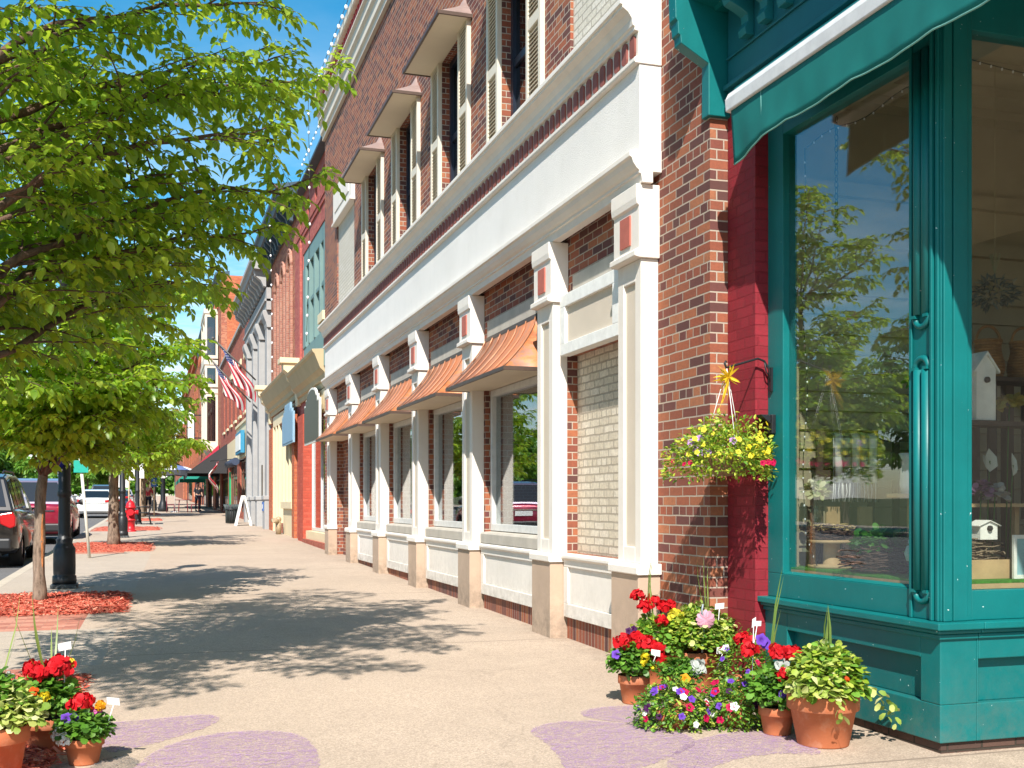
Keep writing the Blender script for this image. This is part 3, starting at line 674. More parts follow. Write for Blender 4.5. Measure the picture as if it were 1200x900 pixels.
# upper windows with shutters and hoods
for a, c in UW:
    f = MB(); x = 3.60
    f.box(x, x+0.09, a, a+0.07, 4.98, 6.95); f.box(x, x+0.09, c-0.07, c, 4.98, 6.95); f.box(x, x+0.09, a+0.07, c-0.07, 6.87, 6.95); f.box(x, x+0.09, a+0.07, c-0.07, 4.98, 5.06)
    f.box(x+0.015, x+0.07, a+0.07, c-0.07, 5.92, 6.0); f.box(x+0.03, x+0.06, (a+c)/2-0.015, (a+c)/2+0.015, 5.06, 5.92)
    o = f.build('sash_window', navy_frame, wb)
    g = MB(); g.box(x+0.04, x+0.046, a+0.07, c-0.07, 5.06, 6.87); g.build('pane', dark_glass, o)
    for sa, sb in ((a-0.43, a-0.005), (c+0.005, c+0.42)):
        s = MB()
        s.box(3.45, 3.499, sa, sa+0.06, 4.98, 7.0); s.box(3.45, 3.499, sb-0.06, sb, 4.98, 7.0)
        for z in (4.98, 5.90, 6.92): s.box(3.452, 3.499, sa+0.06, sb-0.06, z, z+0.10 if z > 5 else z+0.14)
        z = 5.13
        while z < 6.9:
            if not 5.86 < z < 6.0:
                s.prism([(3.455, z), (3.462, z-0.006), (3.490, z+0.026), (3.483, z+0.032)], 'y', sa+0.06, sb-0.06)
            z += 0.042
        s.box(3.494, 3.499, sa+0.06, sb-0.06, 5.12, 6.92)
        s.build('shutter', shutter_paint, o)
    # hood
    ya, yb = c - 0.94 - 0.48, c + 0.47
    prof = [(3.49 - 0.39*(t**1.5), 7.30 - 0.33*(t**0.7)) for t in [i/7 for i in range(8)]]
    b = MB(); vs, fs = [], []; n = len(prof)
    for i, (xx, z) in enumerate(prof):
        t = i/(n-1); o1 = 0.30*(1-t)**1.4
        vs += [(xx, ya+o1, z), (xx, yb-o1, z), (3.499, ya+o1, z), (3.499, yb-o1, z)]
    for i in range(n-1):
        q = 4*i; fs += [(q,q+1,q+5,q+4),(q+2,q,q+4,q+6),(q+1,q+3,q+7,q+5)]
    b.add(vs, fs, 0, True); h = b.build('window_hood', copper_old, wb, fix=False)
    e = MB(); xb = prof[-1][0]
    e.box(xb-0.015, xb+0.012, ya-0.015, yb+0.015, 6.935, 6.975); e.box(xb+0.012, 3.499, ya-0.015, ya+0.012, 6.935, 6.975); e.box(xb+0.012, 3.499, yb-0.012, yb+0.015, 6.935, 6.975)
    e.build('drip_edge', copper_edge, h)
    s = MB(); s.box(xb+0.013, 3.499, ya+0.013, yb-0.013, 6.945, 6.96); s.build('soffit', cream_soffit, h)
# small blue plaque on the last bay
pq = MB(); pq.box(3.575, 3.619, 20.62, 20.86, 1.35, 1.62)
tag(pq.build('wall_plaque', simple('plaque_blue', (0.02,0.09,0.28), 0.4)), 'small dark blue plaque on the brick infill under the farthest copper awning', 'plaque')
# string of bulbs along the roof edge
bulb = simple('bulb_white', (0.85,0.87,0.9), 0.25); wire_mat = simple('wire_black', (0.02,0.025,0.02), 0.6)
def light_string(label, pts, step, r, group=None, name='string_lights', wr=0.006):
    pts = [Vector(p) for p in pts]
    t = thing(name, label, 'string lights', pts[0], group)
    w = MB(); w.tube(pts, wr, 5); w.build('wire', wire_mat, t)
    bb = MB(); acc = 0.0
    for a, c in zip(pts[:-1], pts[1:]):
        l = (c-a).length; q = step - acc
        while q < l:
            p = a.lerp(c, q/l); bb.ball((p.x, p.y, p.z-r*1.2), r, 6, 0, 1.4); q += step
        acc = (acc + l) % step
    bb.build('bulbs', bulb, t)
light_string('row of white bulbs along the roof edge of the brown brick building', [(3.22, y, 10.14) for y in np.linspace(YA, YB, 20)], 0.42, 0.035)
# garment rail seen through the first shop window
gr = thing('clothes_rail', 'garment rail with teal and grey clothes inside the nearest storefront window', 'clothes rail', (4.35, 10.9, 0.17))
b = MB(); b.tube([(4.35,10.2,0.17),(4.35,10.2,1.75),(4.35,11.7,1.75),(4.35,11.7,0.17)], 0.015, 6); b.build('rail', white_metal, gr)
for k, c in enumerate([(0.02,0.25,0.25),(0.03,0.30,0.30),(0.2,0.21,0.23),(0.02,0.2,0.24),(0.55,0.06,0.2),(0.5,0.5,0.5)]):
    y = 10.35 + 0.23*k; b = MB()
    b.prism([(4.10,1.55),(4.28,1.68),(4.42,1.68),(4.60,1.55),(4.56,1.42),(4.52,1.44),(4.55,0.75),(4.15,0.75),(4.18,1.44),(4.14,1.42)], 'y', y-0.04, y+0.04)
    b.build('garment', simple('garment_%d' % k, c, 0.9), gr, bevel=0.02)
# ================================================================== the teal corner shop
sp = thing('corner_shop', 'teal wooden corner shopfront with large display windows and crimson brick pier', 'shop', (3.72, 5.4, 0.0))
# crimson painted brick pier
b = MB(); b.box(3.63, 3.74, 6.24, 6.595, 0.0, 4.2); b.box(3.74, 3.98, 6.31, 6.595, 0.0, 4.2); b.build('brick_pier', brick_crimson, sp)
# base with recessed panels (street side and entrance side)
XF, YC = 3.72, 4.60
b = MB()
b.box(XF-0.02, XF+0.20, YC-0.02, 6.239, 0.11, 0.30)                  # bottom rail, street
b.box(XF+0.20, 6.0, YC-0.02, YC+0.18, 0.11, 0.30)                    # bottom rail, entrance
for (a, c) in ((YC-0.02, YC+0.13), (5.98, 6.239)): b.box(XF-0.02, XF+0.20, a, c, 0.30, 0.66)
b.box(XF-0.02, XF+0.20, YC+0.13, 5.98, 0.52, 0.66)
b.box(XF+0.03, XF+0.20, YC+0.13, 5.98, 0.30, 0.52)
b.box(XF+0.20, XF+0.21, YC-0.02, YC+0.18, 0.30, 0.66); b.box(XF+0.21, 6.0, YC-0.02, YC+0.18, 0.52, 0.66)
b.box(XF+0.21, 6.0, YC+0.03, YC+0.18, 0.30, 0.52)
b.build('base_panelling', teal_paint, sp, bevel=0.005)
b = MB(); b.box(XF+0.0, 6.0, YC+0.0, 6.239, -0.05, 0.109); b.build('plinth', brick('plinth_dark', [(0.07,0.04,0.03),(0.10,0.055,0.04)], (0.05,0.04,0.03), bd=0.01), sp)
def lshape(o, z0, z1):                                               # moulding running round the corner, proud by o
    q = MB(); q.box(XF-o, XF+0.2, YC-o, 6.30 if z0 > 0.64 else 6.239, z0, z1); q.box(XF+0.2, 6.0, YC-o, YC+0.2, z0, z1); return q
q = lshape(0.035, 0.625, 0.652); q.build('base_moulding', teal_paint, sp, bevel=0.006)
q = lshape(0.075, 0.675, 0.712); q.box(XF-0.055, XF+0.2, YC-0.055, 6.239, 0.655, 0.675); q.box(XF+0.2, 6.0, YC-0.055, YC+0.2, 0.655, 0.675)
q.build('sill_moulding', teal_paint, sp, bevel=0.006)
# frames
b = MB()
b.box(XF, XF+0.10, YC+0.231, 6.239, 0.713, 0.862)                    # bottom rail street window
b.box(XF, XF+0.10, 6.06, 6.239, 0.862, 3.7)                          # far stile
b.box(XF, XF+0.10, YC+0.231, 6.06, 3.60, 3.9)
b.prism([(XF-0.001,0.863),(XF+0.045,0.878),(XF+0.05,0.862)], 'y', YC+0.231, 6.06)
b.box(XF+0.185, 6.0, YC, YC+0.10, 0.713, 0.862); b.box(XF+0.185, 6.0, YC, YC+0.10, 3.68, 3.9)
b.box(5.35, 5.5, YC, YC+0.10, 0.862, 3.68)
b.build('window_frame', teal_paint, sp, bevel=0.004)
# corner post: flat with a split half-round and carved stops, then fillets on the entrance side
b = MB()
b.box(XF-0.006, XF+0.183, YC-0.006, YC+0.23, 0.713, 3.9)
b.box(XF-0.02, XF-0.006, YC+0.0, YC+0.022, 0.713, 3.9); b.box(XF-0.03, XF-0.006, YC+0.034, YC+0.052, 0.713, 3.9)
b.box(XF-0.018, XF-0.006, YC+0.205, YC+0.226, 0.713, 3.9)
b.box(XF+0.0, XF+0.05, YC-0.022, YC-0.006, 0.713, 3.9); b.box(XF+0.063, XF+0.15, YC-0.016, YC-0.006, 0.713, 3.9)
o = b.build('corner_post', teal_paint, sp, bevel=0.004)
def halfround(y, z0, z1, r=0.028):
    b.tube([(XF-0.008, y, z0), (XF-0.008, y, z1)], r, 12)
b = MB()
for (z0, z1) in ((0.86, 1.98), (2.26, 3.6)):
    halfround(YC+0.096, z0, z1); halfround(YC+0.160, z0, z1)
b.build('half_round', teal_paint, o, fix=False)
for zc, s in ((0.855, -1), (1.985, 1), (2.25, -1)):
    b = MB(); pts = [(XF-0.012, YC+0.128+0.052*math.cos(t), zc + s*0.052*math.sin(t)) for t in np.linspace(0, PI, 12)]
    b.tube(pts, 0.017, 8)
    b.box(XF-0.035, XF-0.006, YC+0.066, YC+0.100, zc-0.008, zc+0.008); b.box(XF-0.035, XF-0.006, YC+0.156, YC+0.19, zc-0.008, zc+0.008)
    b.build('carved_stop', teal_paint, o, fix=False)
# panes
g = MB(); g.box(XF+0.045, XF+0.051, YC+0.231, 6.06, 0.862, 3.60); g.build('display_pane', shop_glass, sp)
g = MB(); g.box(XF+0.185, 5.35, YC+0.045, YC+0.051, 0.862, 3.68); g.build('display_pane', shop_glass, sp)
# inside: display floor, clapboard side wall, ceiling, back wall
b = MB()
b.box(XF+0.058, 6.0, YC+0.056, 6.26, 0.864, 0.89)
b.build('display_floor', wood_raw, sp)
b = MB(); b.box(XF+0.058, 5.6, YC+0.056, 6.25, 0.891, 0.903)
tag(b.build('turf_mat', paint('turf', (0.07,0.30,0.03), 0.95, 0.4, 60, 300, 1.0, 0.01)), 'bright green artificial turf covering the shop display floor', 'turf mat')
b = MB(); z = 0.9
while z < 2.62:
    b.prism([(6.255, z), (6.23, z+0.004), (6.246, z+0.118), (6.255, z+0.118)], 'x', XF+0.05, 9.0); z += 0.125
b.box(XF+0.05, 9.0, 6.256, 6.30, 0.5, 4.0)
for z in (2.66, 2.98, 3.3): b.box(XF+0.05, 9.0, 6.2, 6.256, z, z+0.09)
for x in (4.9, 5.75): b.box(x, x+0.09, 6.21, 6.256, 2.62, 3.9)
b.box(XF+0.05, XF+0.14, 6.10, 6.255, 0.9, 3.7)
b.build('clapboard_wall', cream_wood, sp)
b = MB()
b.box(XF+0.05, 9.0, -1.0, 6.3, 3.92, 4.0)
for k in range(4):
    y = 6.05 - 0.33*k; b.box(XF+0.1, 8.8, y, y+0.14, 3.86, 3.919)
b.box(XF+0.10, XF+0.22, YC+0.2, 6.2, 3.66, 3.919); b.box(XF+0.22, XF+0.28, YC+0.2, 6.2, 3.78, 3.919); b.box(XF+0.2, 8.5, YC+0.11, YC+0.2, 3.72, 3.919)
b.build('ceiling', cream_wood, sp)
b = MB(); b.box(7.9, 8.0, -1.0, 6.3, 0, 3.92); b.box(6.0, 8.0, 3.0, 3.1, 0.0, 3.92); b.box(6.0, 6.1, 3.1, YC+0.1, 0, 3.92)
b.build('back_wall', simple('shop_back', (0.10,0.085,0.07), 0.9), sp)
# sign frieze, brackets, cornice
b = MB()
b.box(3.60, 3.9, -1.5, 6.54, 3.90, 4.55)
b.box(3.575, 3.60, -1.5, 6.54, 3.905, 3.95); b.box(3.565, 3.60, -1.5, 6.54, 4.02, 4.05); b.box(3.585, 3.60, -1.5, 6.54, 4.22, 4.235)
b.box(3.56, 4.6, -1.5, YC+0.0, 3.905, 3.93)
b.build('sign_frieze', paint('teal_frieze', (0.010,0.125,0.15), 0.5, 0.10, 3, 45, 0.18, 0.004), sp, bevel=0.004)
b = MB()
b.prism([(3.9,4.551),(3.52,4.551),(3.50,4.57),(3.34,4.60),(3.33,4.66),(3.29,4.70),(3.28,4.76),(3.24,4.80),(3.23,4.9),(3.9,4.95)], 'y', -1.5, 6.56)
b.build('cornice', teal_paint, sp)
y = 6.20
while y > 1.4:
    b = MB(); b.prism([(3.599,4.26),(3.54,4.26),(3.53,4.30),(3.555,4.345),(3.55,4.39),(3.50,4.42),(3.43,4.45),(3.41,4.50),(3.43,4.55),(3.599,4.55)], 'y', y, y+0.085)
    b.build('bracket', teal_dark, sp, bevel=0.004); y -= 0.23
for (ya, yb, s) in ((6.561, 6.66, 0.0), (6.66, 6.73, 0.035)):
    b = MB(); b.prism([(3.72,3.86+s),(3.47+s,3.86+s),(3.47+s,4.20+s*2),(3.27+s,4.31+s*2),(3.265+s,4.36+s),(3.25+s,4.37+s),(3.245+s,4.45),(3.23+s,4.47),(3.225+s,4.66),(3.22+s,4.70),(3.22+s,4.98),(3.72,4.98)], 'y', ya, yb)
    b.build('end_console', teal_paint, sp, bevel=0.005)
b = MB(); b.box(3.505, 9.0, -1.5, 6.59, 4.96, 9.2); b.box(8.0, 9.0, -1.5, 6.59, 0, 4.96); b.build('upper_wall', brick_buff, sp)
# retractable awning: white cassette, fabric valance
aw = thing('retractable_awning', 'rolled up teal awning with white cassette and scalloped valance above the shop window', 'awning', (3.34, 4.0, 3.7))
b = MB()
b.prism([(3.33,3.70),(3.36,3.695),(3.45,3.71),(3.45,3.80),(3.40,3.83),(3.345,3.81),(3.325,3.77)], 'y', 0.2, 6.08)
b.build('cassette', simple('cassette_white', (0.62,0.62,0.62), 0.35), aw, bevel=0.006)
b = MB()
for y in (5.9, 3.2, 0.6): b.box(3.45, 3.60, y-0.03, y+0.03, 3.72, 3.80)
b.build('mounting_arm', black_iron, aw)
b = MB(); b.prism([(3.385,3.826),(3.385,3.85),(3.565,3.899),(3.598,3.899),(3.598,3.85),(3.46,3.802)], 'y', 0.2, 6.07); b.build('shade_board', teal_dark, aw)  # board added over the gap to the frieze to keep sun off the post
b = MB(); ny, nz = 240, 7; vs = []
for i in range(ny+1):
    y = 6.04 - 5.7*i/ny; s = abs(math.sin(PI*(6.04-y)/0.62))**0.8
    drop = 0.258 + 0.012*s + (0.07*max(0, 1-(6.04-y)/0.35))
    for j in range(nz+1):
        t = j/nz
        vs.append((3.350 + 0.006*math.sin(y*9.5+2*t)*t*t + 0.002*math.sin(y*31)*t + 0.02*t*math.exp(-((y-6.0)/0.15)**2), y, 3.70 - drop*t))
fs = [(i*(nz+1)+j, (i+1)*(nz+1)+j, (i+1)*(nz+1)+j+1, i*(nz+1)+j+1) for i in range(ny) for j in range(nz)]
b.add(vs, fs, 0, True); o = b.build('valance', teal_fabric, aw, fix=False)
sm = o.modifiers.new('thick', 'SOLIDIFY'); sm.thickness = 0.004
b = MB(); b.tube([vs[i*(nz+1)+nz] for i in range(ny+1)], 0.0055, 5)
b.tube([(3.347, 5.69, 3.70), (3.347, 5.685, 3.58), (3.348, 5.68, 3.44)], 0.003, 4)
b.build('piping', simple('piping_pale', (0.16,0.40,0.36), 0.7), o, fix=False)
# fairy lights and chains inside the window
def fairy(label, pts, step, group, r=0.006):
    light_string(label, pts, step, r, group, 'fairy_lights', 0.003)
fairy('fairy lights drooping along the top of the shop display window', [(3.85, y, 3.52 + 0.02*math.sin(9*y)) for y in np.linspace(6.0, 4.87, 14)], 0.085, 'fairy lights in the shop window')
fairy('fairy lights hanging down the far jamb of the shop display window', [(3.83 + 0.008*math.sin(7*z), 5.985 + 0.014*math.sin(5*z+1) + (0.12*max(0, 1.12-z)/0.2 if z < 1.12 else 0)*-1, z) for z in np.linspace(3.5, 0.92, 40)], 0.085, 'fairy lights in the shop window')
fairy('fairy lights under the ceiling beam of the entrance side window', [(x, 4.72, 3.60 - 0.05*math.sin((x-3.9)*2.2)) for x in np.linspace(3.92, 5.3, 14)], 0.07, 'fairy lights in the shop window')
def chain(x, y, z0, z1, lab):
    t = thing('hanging_chain', lab, 'chain', (x, y, z1)); b = MB(); z = z1; k = 0
    while z > z0:
        pts = [((x + 0.011*math.cos(a) if k % 2 else x), (y if k % 2 else y + 0.011*math.cos(a)), z - 0.022 + 0.022*math.sin(a)) for a in np.linspace(0, 2*PI, 11)]
        b.tube(pts, 0.003, 5, cap=False); z -= 0.036; k += 1
    b.build('links', black_iron, t, fix=False)
chain(3.95, 5.83, 2.97, 3.66, 'dark chain hanging near the far jamb of the shop window')
chain(3.95, 5.06, 3.0, 3.66, 'dark chain hanging beside the corner post of the shop window')
# --- the display
def V(x, y, Yp):                                   # point on the plane Y = Yp behind a pixel
    r = (x-600)/FOC; X = (r*Yp*CY + Yp*SY)/(CY - r*SY); d = Yp*CY + X*SY
    return X, CAMH - (y-590)/FOC*d
b = MB(); c = (3.985, 5.93, 0.903)
b.lathe([(0.0,0),(0.145,0),(0.145,0.018),(0.055,0.022),(0.05,0.15),(0.145,0.155),(0.145,0.172),(0,0.172)], c, 28, cap=False)
tag(b.build('wooden_spool', wood_raw), 'pale wooden spool standing on green turf in the shop window', 'spool')
def twig_ring(name, label, cat, c, R_, r, n, mat, seed, h=0.5):
    rg = random.Random(seed); b = MB()
    for k in range(n):
        a0 = rg.random()*2*PI; span = rg.uniform(0.5, 1.6); ph = rg.random()*2*PI; q = r*math.sqrt(rg.random()); dr = rg.uniform(-.03,.03)
        pts = []
        for i in range(6):
            a = a0 + span*i/5; rr = R_ + q*math.cos(ph) + dr*(i-2.5)
            pts.append((c[0]+rr*math.cos(a), c[1]+rr*math.sin(a)*0.8, c[2]+h*r+q*math.sin(ph)*h + 0.006*rg.uniform(-1,1)))
        b.tube(pts, rg.uniform(0.0022, 0.0045), 4)
    return tag(b.build(name, mat, fix=False), label, cat)
twig_ring('twig_nest', 'large dark twig nest on turf holding a green plant in the shop window', 'nest', (3.97, 5.40, 0.905), 0.155, 0.085, 260, twig_mat, 3, 0.9)
twig_ring('twig_basket', 'small dark twig nest resting on top of the wooden spool', 'nest', (3.985, 5.93, 1.076), 0.082, 0.042, 160, twig_mat, 4, 1.1)
twig_ring('straw_lining', 'dry straw filling the small nest on the spool', 'straw', (3.985, 5.93, 1.135), 0.06, 0.045, 90, paint('straw', (0.55,0.40,0.18), 0.9), 5, 0.4)
twig_ring('twig_nest', 'twig nest in a wooden tray behind the entrance side window', 'nest', (4.14, 4.98, 0.99), 0.15, 0.07, 200, paint('twig_pale', (0.25,0.19,0.13), 0.8), 8, 0.9)
GREEN = leafmat('display_leaf', [(0,(0.03,0.13,0.02)),(1,(0.10,0.30,0.04))], (0.2,0.45,0.05), 0.3)
def bush(name, parent, c, rx, rz, n, ln, mat, shape='round', flat=0.4, wr=0.75, lo=-0.15, rgen=None, jitter=0.25):
    g = rgen or rng
    th = g.random(n)*2*PI; ph = np.arcsin(lo + (1-lo)*g.random(n)); rr = 0.45 + 0.55*g.random(n)**0.5
    D = np.stack([np.cos(ph)*np.cos(th), np.cos(ph)*np.sin(th), np.sin(ph)], 1)
    pts = np.array(c)[None, :] + D*rr[:, None]*np.array([rx, rx, rz])[None, :]
    dirs = D*np.array([1,1,0.35]) + g.normal(0, .45, (n, 3)) + np.array([0,0,0.05])
    nr = D*0.6 + np.array([0,0,0.9]) + g.normal(0, .35, (n, 3))
    l = ln*(0.6 + 0.7*g.random(n))
    return leaf_mesh(name, mat, pts, dirs, nr, l, l*wr, g.random(n), parent, shape)
pl = thing('ivy_plant', 'bright green leafy plant growing in the large twig nest', 'plant', (3.97, 5.42, 1.0))
bush('foliage', pl, (3.97, 5.42, 1.05), 0.15, 0.11, 190, 0.055, GREEN)
# cloth with fringe over a rack
rk = thing('display_rack', 'dark wooden slatted rack behind the checked scarf in the shop window', 'rack', (4.35, 6.05, 0.9))
b = MB()
for x in (3.98, 4.17, 4.36, 4.55, 4.74): b.box(x, x+0.045, 6.08, 6.10, 0.905, 1.75)
for z in (1.08, 1.45, 1.70): b.box(3.96, 4.82, 6.06, 6.08, z, z+0.06)
b.build('frame', wood_dark, rk); b = MB()
for x in (4.02, 4.26): b.box(x, x+0.10, 6.04, 6.06, 1.12, 1.28)
b.build('card', wood_raw, rk)
def check_mat():
    m, nt, out = _nt('check_cloth'); p = pos(nt); s = nt.nodes.new('ShaderNodeSeparateXYZ'); L(nt, p, s.inputs[0])
    a = math_n(nt, 'GREATER_THAN', math_n(nt, 'PINGPONG', s.outputs[0], 0.06), 0.03); c = math_n(nt, 'GREATER_THAN', math_n(nt, 'PINGPONG', s.outputs[2], 0.06), 0.03)
    f = math_n(nt, 'MULTIPLY', math_n(nt, 'ADD', a, c), 0.5); princ(nt, out, ramp(nt, f, [(0,(0.7,0.7,0.68)),(0.5,(0.35,0.36,0.38)),(1,(0.08,0.09,0.11))], 'CONSTANT'), 0.95); return m
sc = thing('fringed_scarf', 'checked black and white scarf with fringe hanging in the shop window', 'scarf', (4.2, 6.0, 1.6)); CK = check_mat()
b = MB(); n = 24; vs = []
for i in range(n+1):
    x = 4.03 + 0.32*i/n; y = 5.985 + 0.012*math.sin(i*1.3)
    vs += [(x, y+0.02, 1.74), (x, y, 1.72), (x, y, 1.43)]
b.add(vs, [(3*i+j, 3*i+3+j, 3*i+4+j, 3*i+1+j) for i in range(n) for j in range(2)], 0, True)
o = b.build('cloth', CK, sc, fix=False); md = o.modifiers.new('thick', 'SOLIDIFY'); md.thickness = 0.006
b = MB()
for i in range(34):
    x = 4.035 + 0.31*i/33; y = 5.985 + 0.012*math.sin(i*0.92); b.tube([(x, y, 1.432), (x+random.uniform(-.006,.006), y, 1.37), (x+random.uniform(-.012,.012), y, 1.31)], 0.0028, 4, i % 2)
b.build('fringe', [simple('fringe_white', (0.7,0.7,0.68), 0.9), simple('fringe_black', (0.06,0.06,0.07), 0.9)], sc, fix=False)
# shelf with white pot, jug, hanging pot
sh = MB(); sh.lathe([(0.0,0),(0.14,0),(0.14,0.022),(0,0.022)], (4.15, 5.38, 1.335), 24, cap=False); sh.lathe([(0.0,0.0),(0.03,0.0),(0.025,0.44),(0.0,0.44)], (4.15, 5.38, 0.895), 12, cap=False)
tag(sh.build('round_shelf', wood_raw), 'round wooden pedestal shelf carrying the white jug in the shop window', 'shelf')
ceramic = simple('white_ceramic', (0.62,0.62,0.60), 0.3)
b = MB(); b.lathe([(0.0,0),(0.055,0),(0.065,0.05),(0.058,0.13),(0.05,0.19),(0.07,0.23),(0.064,0.23),(0.045,0.19)], (4.13, 5.36, 1.358), 24, cap=False)
b.tube([(4.20, 5.36, 1.55), (4.235, 5.36, 1.52), (4.23, 5.36, 1.46), (4.19, 5.36, 1.42)], 0.008, 6)
tag(b.build('white_jug', ceramic, fix=False), 'white enamel jug on the round wooden shelf', 'jug')
hp = thing('flower_pot', 'small white pot with green plant on a shelf by the corner post', 'potted plant', (4.06, 5.12, 1.80))
b = MB(); b.lathe([(0.0,0),(0.04,0),(0.055,0.12),(0.05,0.12),(0.0,0.09)], (4.06, 5.12, 1.80), 20, cap=False); b.build('pot', ceramic, hp)
bush('foliage', hp, (4.06, 5.12, 1.97), 0.10, 0.10, 110, 0.05, GREEN)
b = MB(); b.box(3.98, 4.30, 5.02, 5.20, 1.778, 1.798); b.box(4.0, 4.02, 5.19, 5.2, 0.9, 1.778); b.box(4.26, 4.28, 5.19, 5.2, 0.9, 1.778); b.box(4.0, 4.02, 5.02, 5.03, 0.9, 1.778); b.box(4.26, 4.28, 5.02, 5.03, 0.9, 1.778)
tag(b.build('plant_stand', wood_dark), 'tall dark wooden plant stand beside the corner post', 'plant stand')
vf = thing('flower_vase', 'small vase of white flowers behind the spool', 'vase', (4.0, 6.02, 1.2))
b = MB(); b.lathe([(0,0),(0.035,0),(0.045,0.06),(0.03,0.12),(0.034,0.13)], (3.93, 6.03, 1.155), 16, cap=False); b.build('vase', glass('vase_glass', (0.8,0.9,0.85)), vf, fix=False)
bush('foliage', vf, (3.93, 6.03, 1.36), 0.07, 0.07, 60, 0.045, leafmat('pale_bloom', [(0,(0.12,0.25,0.06)),(0.5,(0.5,0.5,0.25)),(1,(0.75,0.72,0.5))], (0.6,0.6,0.3), 0.3))
b = MB(); b.box(3.86, 4.02, 5.97, 6.09, 1.13, 1.154); b.box(3.87, 3.885, 5.98, 5.995, 0.903, 1.13); b.box(3.995, 4.01, 6.07, 6.085, 0.903, 1.13)
tag(b.build('small_stool', wood_dark), 'low dark stool under the vase behind the spool', 'stool')
b = MB(); b.lathe([(0,0),(0.03,0.004),(0.042,0.045),(0.03,0.085),(0,0.1)], (3.95, 5.12, 0.98), 14, cap=False); b.ball((3.95, 5.12, 1.09), 0.022, 10)
tag(b.build('ceramic_bird', paint('speckle_green', (0.35,0.55,0.48), 0.5, 0.2, 60)), 'small speckled green ceramic bird by the large nest', 'figurine')
# behind the entrance side window
def birdhouse(x, y, z, w, h, lab):
    t = thing('bird_house', lab, 'birdhouse', (x, y, z)); b = MB()
    b.prism([(x-w/2,z),(x+w/2,z),(x+w/2,z+h*0.78),(x,z+h*0.98),(x-w/2,z+h*0.78)], 'y', y-w*0.4, y+w*0.4); b.build('body', white_trim, t)
    b = MB(); k = w*0.65
    b.prism([(x-k,z+h*0.70),(x,z+h*0.985),(x+k,z+h*0.70),(x+k,z+h*0.74),(x,z+h*1.03),(x-k,z+h*0.74)], 'y', y-w*0.5, y+w*0.5); b.build('roof', white_trim, t)
    b = MB(); b.lathe([(0,0),(w*0.13,0),(w*0.13,0.012),(0,0.012)], (0,0,0), 16, cap=False); b.v = [(x+p[0], y-w*0.4-0.003-p[2], z+h*0.6+p[1]) for p in b.v]; b.build('entrance_hole', dark_void, t)
X_, Z_ = V(1148, 493, 4.95); birdhouse(X_, 4.95, Z_, 0.125, 0.36, 'tall white birdhouse hanging behind the entrance side window')
b = MB(); b.box(X_-0.15, X_+0.55, 4.88, 5.05, Z_-0.03, Z_-0.004); b.box(X_+0.5, X_+0.53, 4.9, 5.03, 0.903, Z_-0.03); b.box(X_-0.14, X_-0.115, 5.01, 5.04, 0.903, Z_-0.03)
tag(b.build('wall_shelf', wood_dark), 'dark wooden shelf carrying the tall white birdhouse', 'shelf')
X2, Z2 = V(1152, 632, 4.85); birdhouse(X2, 4.85, Z2, 0.11, 0.10, 'tiny white birdhouse sitting on the tray of twigs')
tr = MB(); x0, _ = V(1139, 680, 4.85); zb = 0.904; tr.box(x0-0.08, x0+0.32, 4.78, 4.80, zb, zb+0.10); tr.box(x0-0.08, x0+0.32, 5.12, 5.14, zb, zb+0.10); tr.box(x0-0.08, x0-0.06, 4.80, 5.12, zb, zb+0.10); tr.box(x0+0.30, x0+0.32, 4.80, 5.12, zb, zb+0.10); tr.box(x0-0.06, x0+0.30, 4.80, 5.12, zb, zb+0.02)
tag(tr.build('wooden_tray', wood_raw), 'shallow pale wooden tray on turf holding twigs', 'tray')
px, _ = V(1190, 690, 4.72)
pf = thing('picture_frame', 'white picture frame with blue picture leaning inside the entrance side window', 'picture frame', (px+0.1, 4.74, 0.9)); b = MB()
b.box(px, px+0.02, 4.73, 4.745, 0.905, 1.135); b.box(px+0.20, px+0.22, 4.73, 4.745, 0.905, 1.135); b.box(px+0.02, px+0.20, 4.73, 4.745, 0.905, 0.925); b.box(px+0.02, px+0.20, 4.73, 4.745, 1.115, 1.135); b.build('frame', white_trim, pf)
b = MB(); b.box(px+0.02, px+0.20, 4.737, 4.743, 0.925, 1.115); b.build('picture', simple('pale_blue_art', (0.25,0.45,0.5), 0.6), pf)
def basket(x, y, z, lab):
    t = thing('wicker_basket', lab, 'basket', (x, y, z)); b = MB()
    for k in range(13):
        zz = 0.018*k; r = 0.085 + 0.012*math.sin(k*0.5); b.tube([(x+r*math.cos(a), y+r*0.8*math.sin(a), z+zz+0.01) for a in np.linspace(0, 2*PI, 19)], 0.011, 5, cap=False)
    b.lathe([(0,0),(0.09,0)], (x,y,z+0.002), 16, cap=False)
    b.build('body', wicker, t, fix=False); b = MB(); b.tube([(x+0.09*math.cos(a), y, z+0.22+0.10*math.sin(a)) for a in np.linspace(0, PI, 12)], 0.009, 6); b.build('handle', wicker, t, fix=False)
xa, za = V(1158, 443, 5.6); basket(xa, 5.6, za, 'brown wicker basket with tall handle on the back shelf, left one')
xb2, zb2 = V(1193, 443, 5.6); basket(xb2+0.04, 5.6, za, 'brown wicker basket on the back shelf, right one')
b = MB(); b.box(xa-0.25, xa+0.7, 5.48, 5.72, za-0.03, za-0.003)
for x in (xa-0.22, xa+0.2, xa+0.65): b.box(x, x+0.04, 5.68, 5.72, 0.903, za-0.03)
for k in range(5): b.box(xa-0.2+0.13*k, xa-0.14+0.13*k, 5.66, 5.68, 1.2, za-0.031)
tag(b.build('back_shelf', wood_dark), 'dark slatted shelf rack carrying the wicker baskets', 'shelf')
hx, hz = V(1166, 310, 5.3)
db = thing('dried_bundle', 'upside down bundle of dried blue grey flowers hanging in the entrance side window', 'dried flowers', (hx, 5.3, hz)); b = MB()
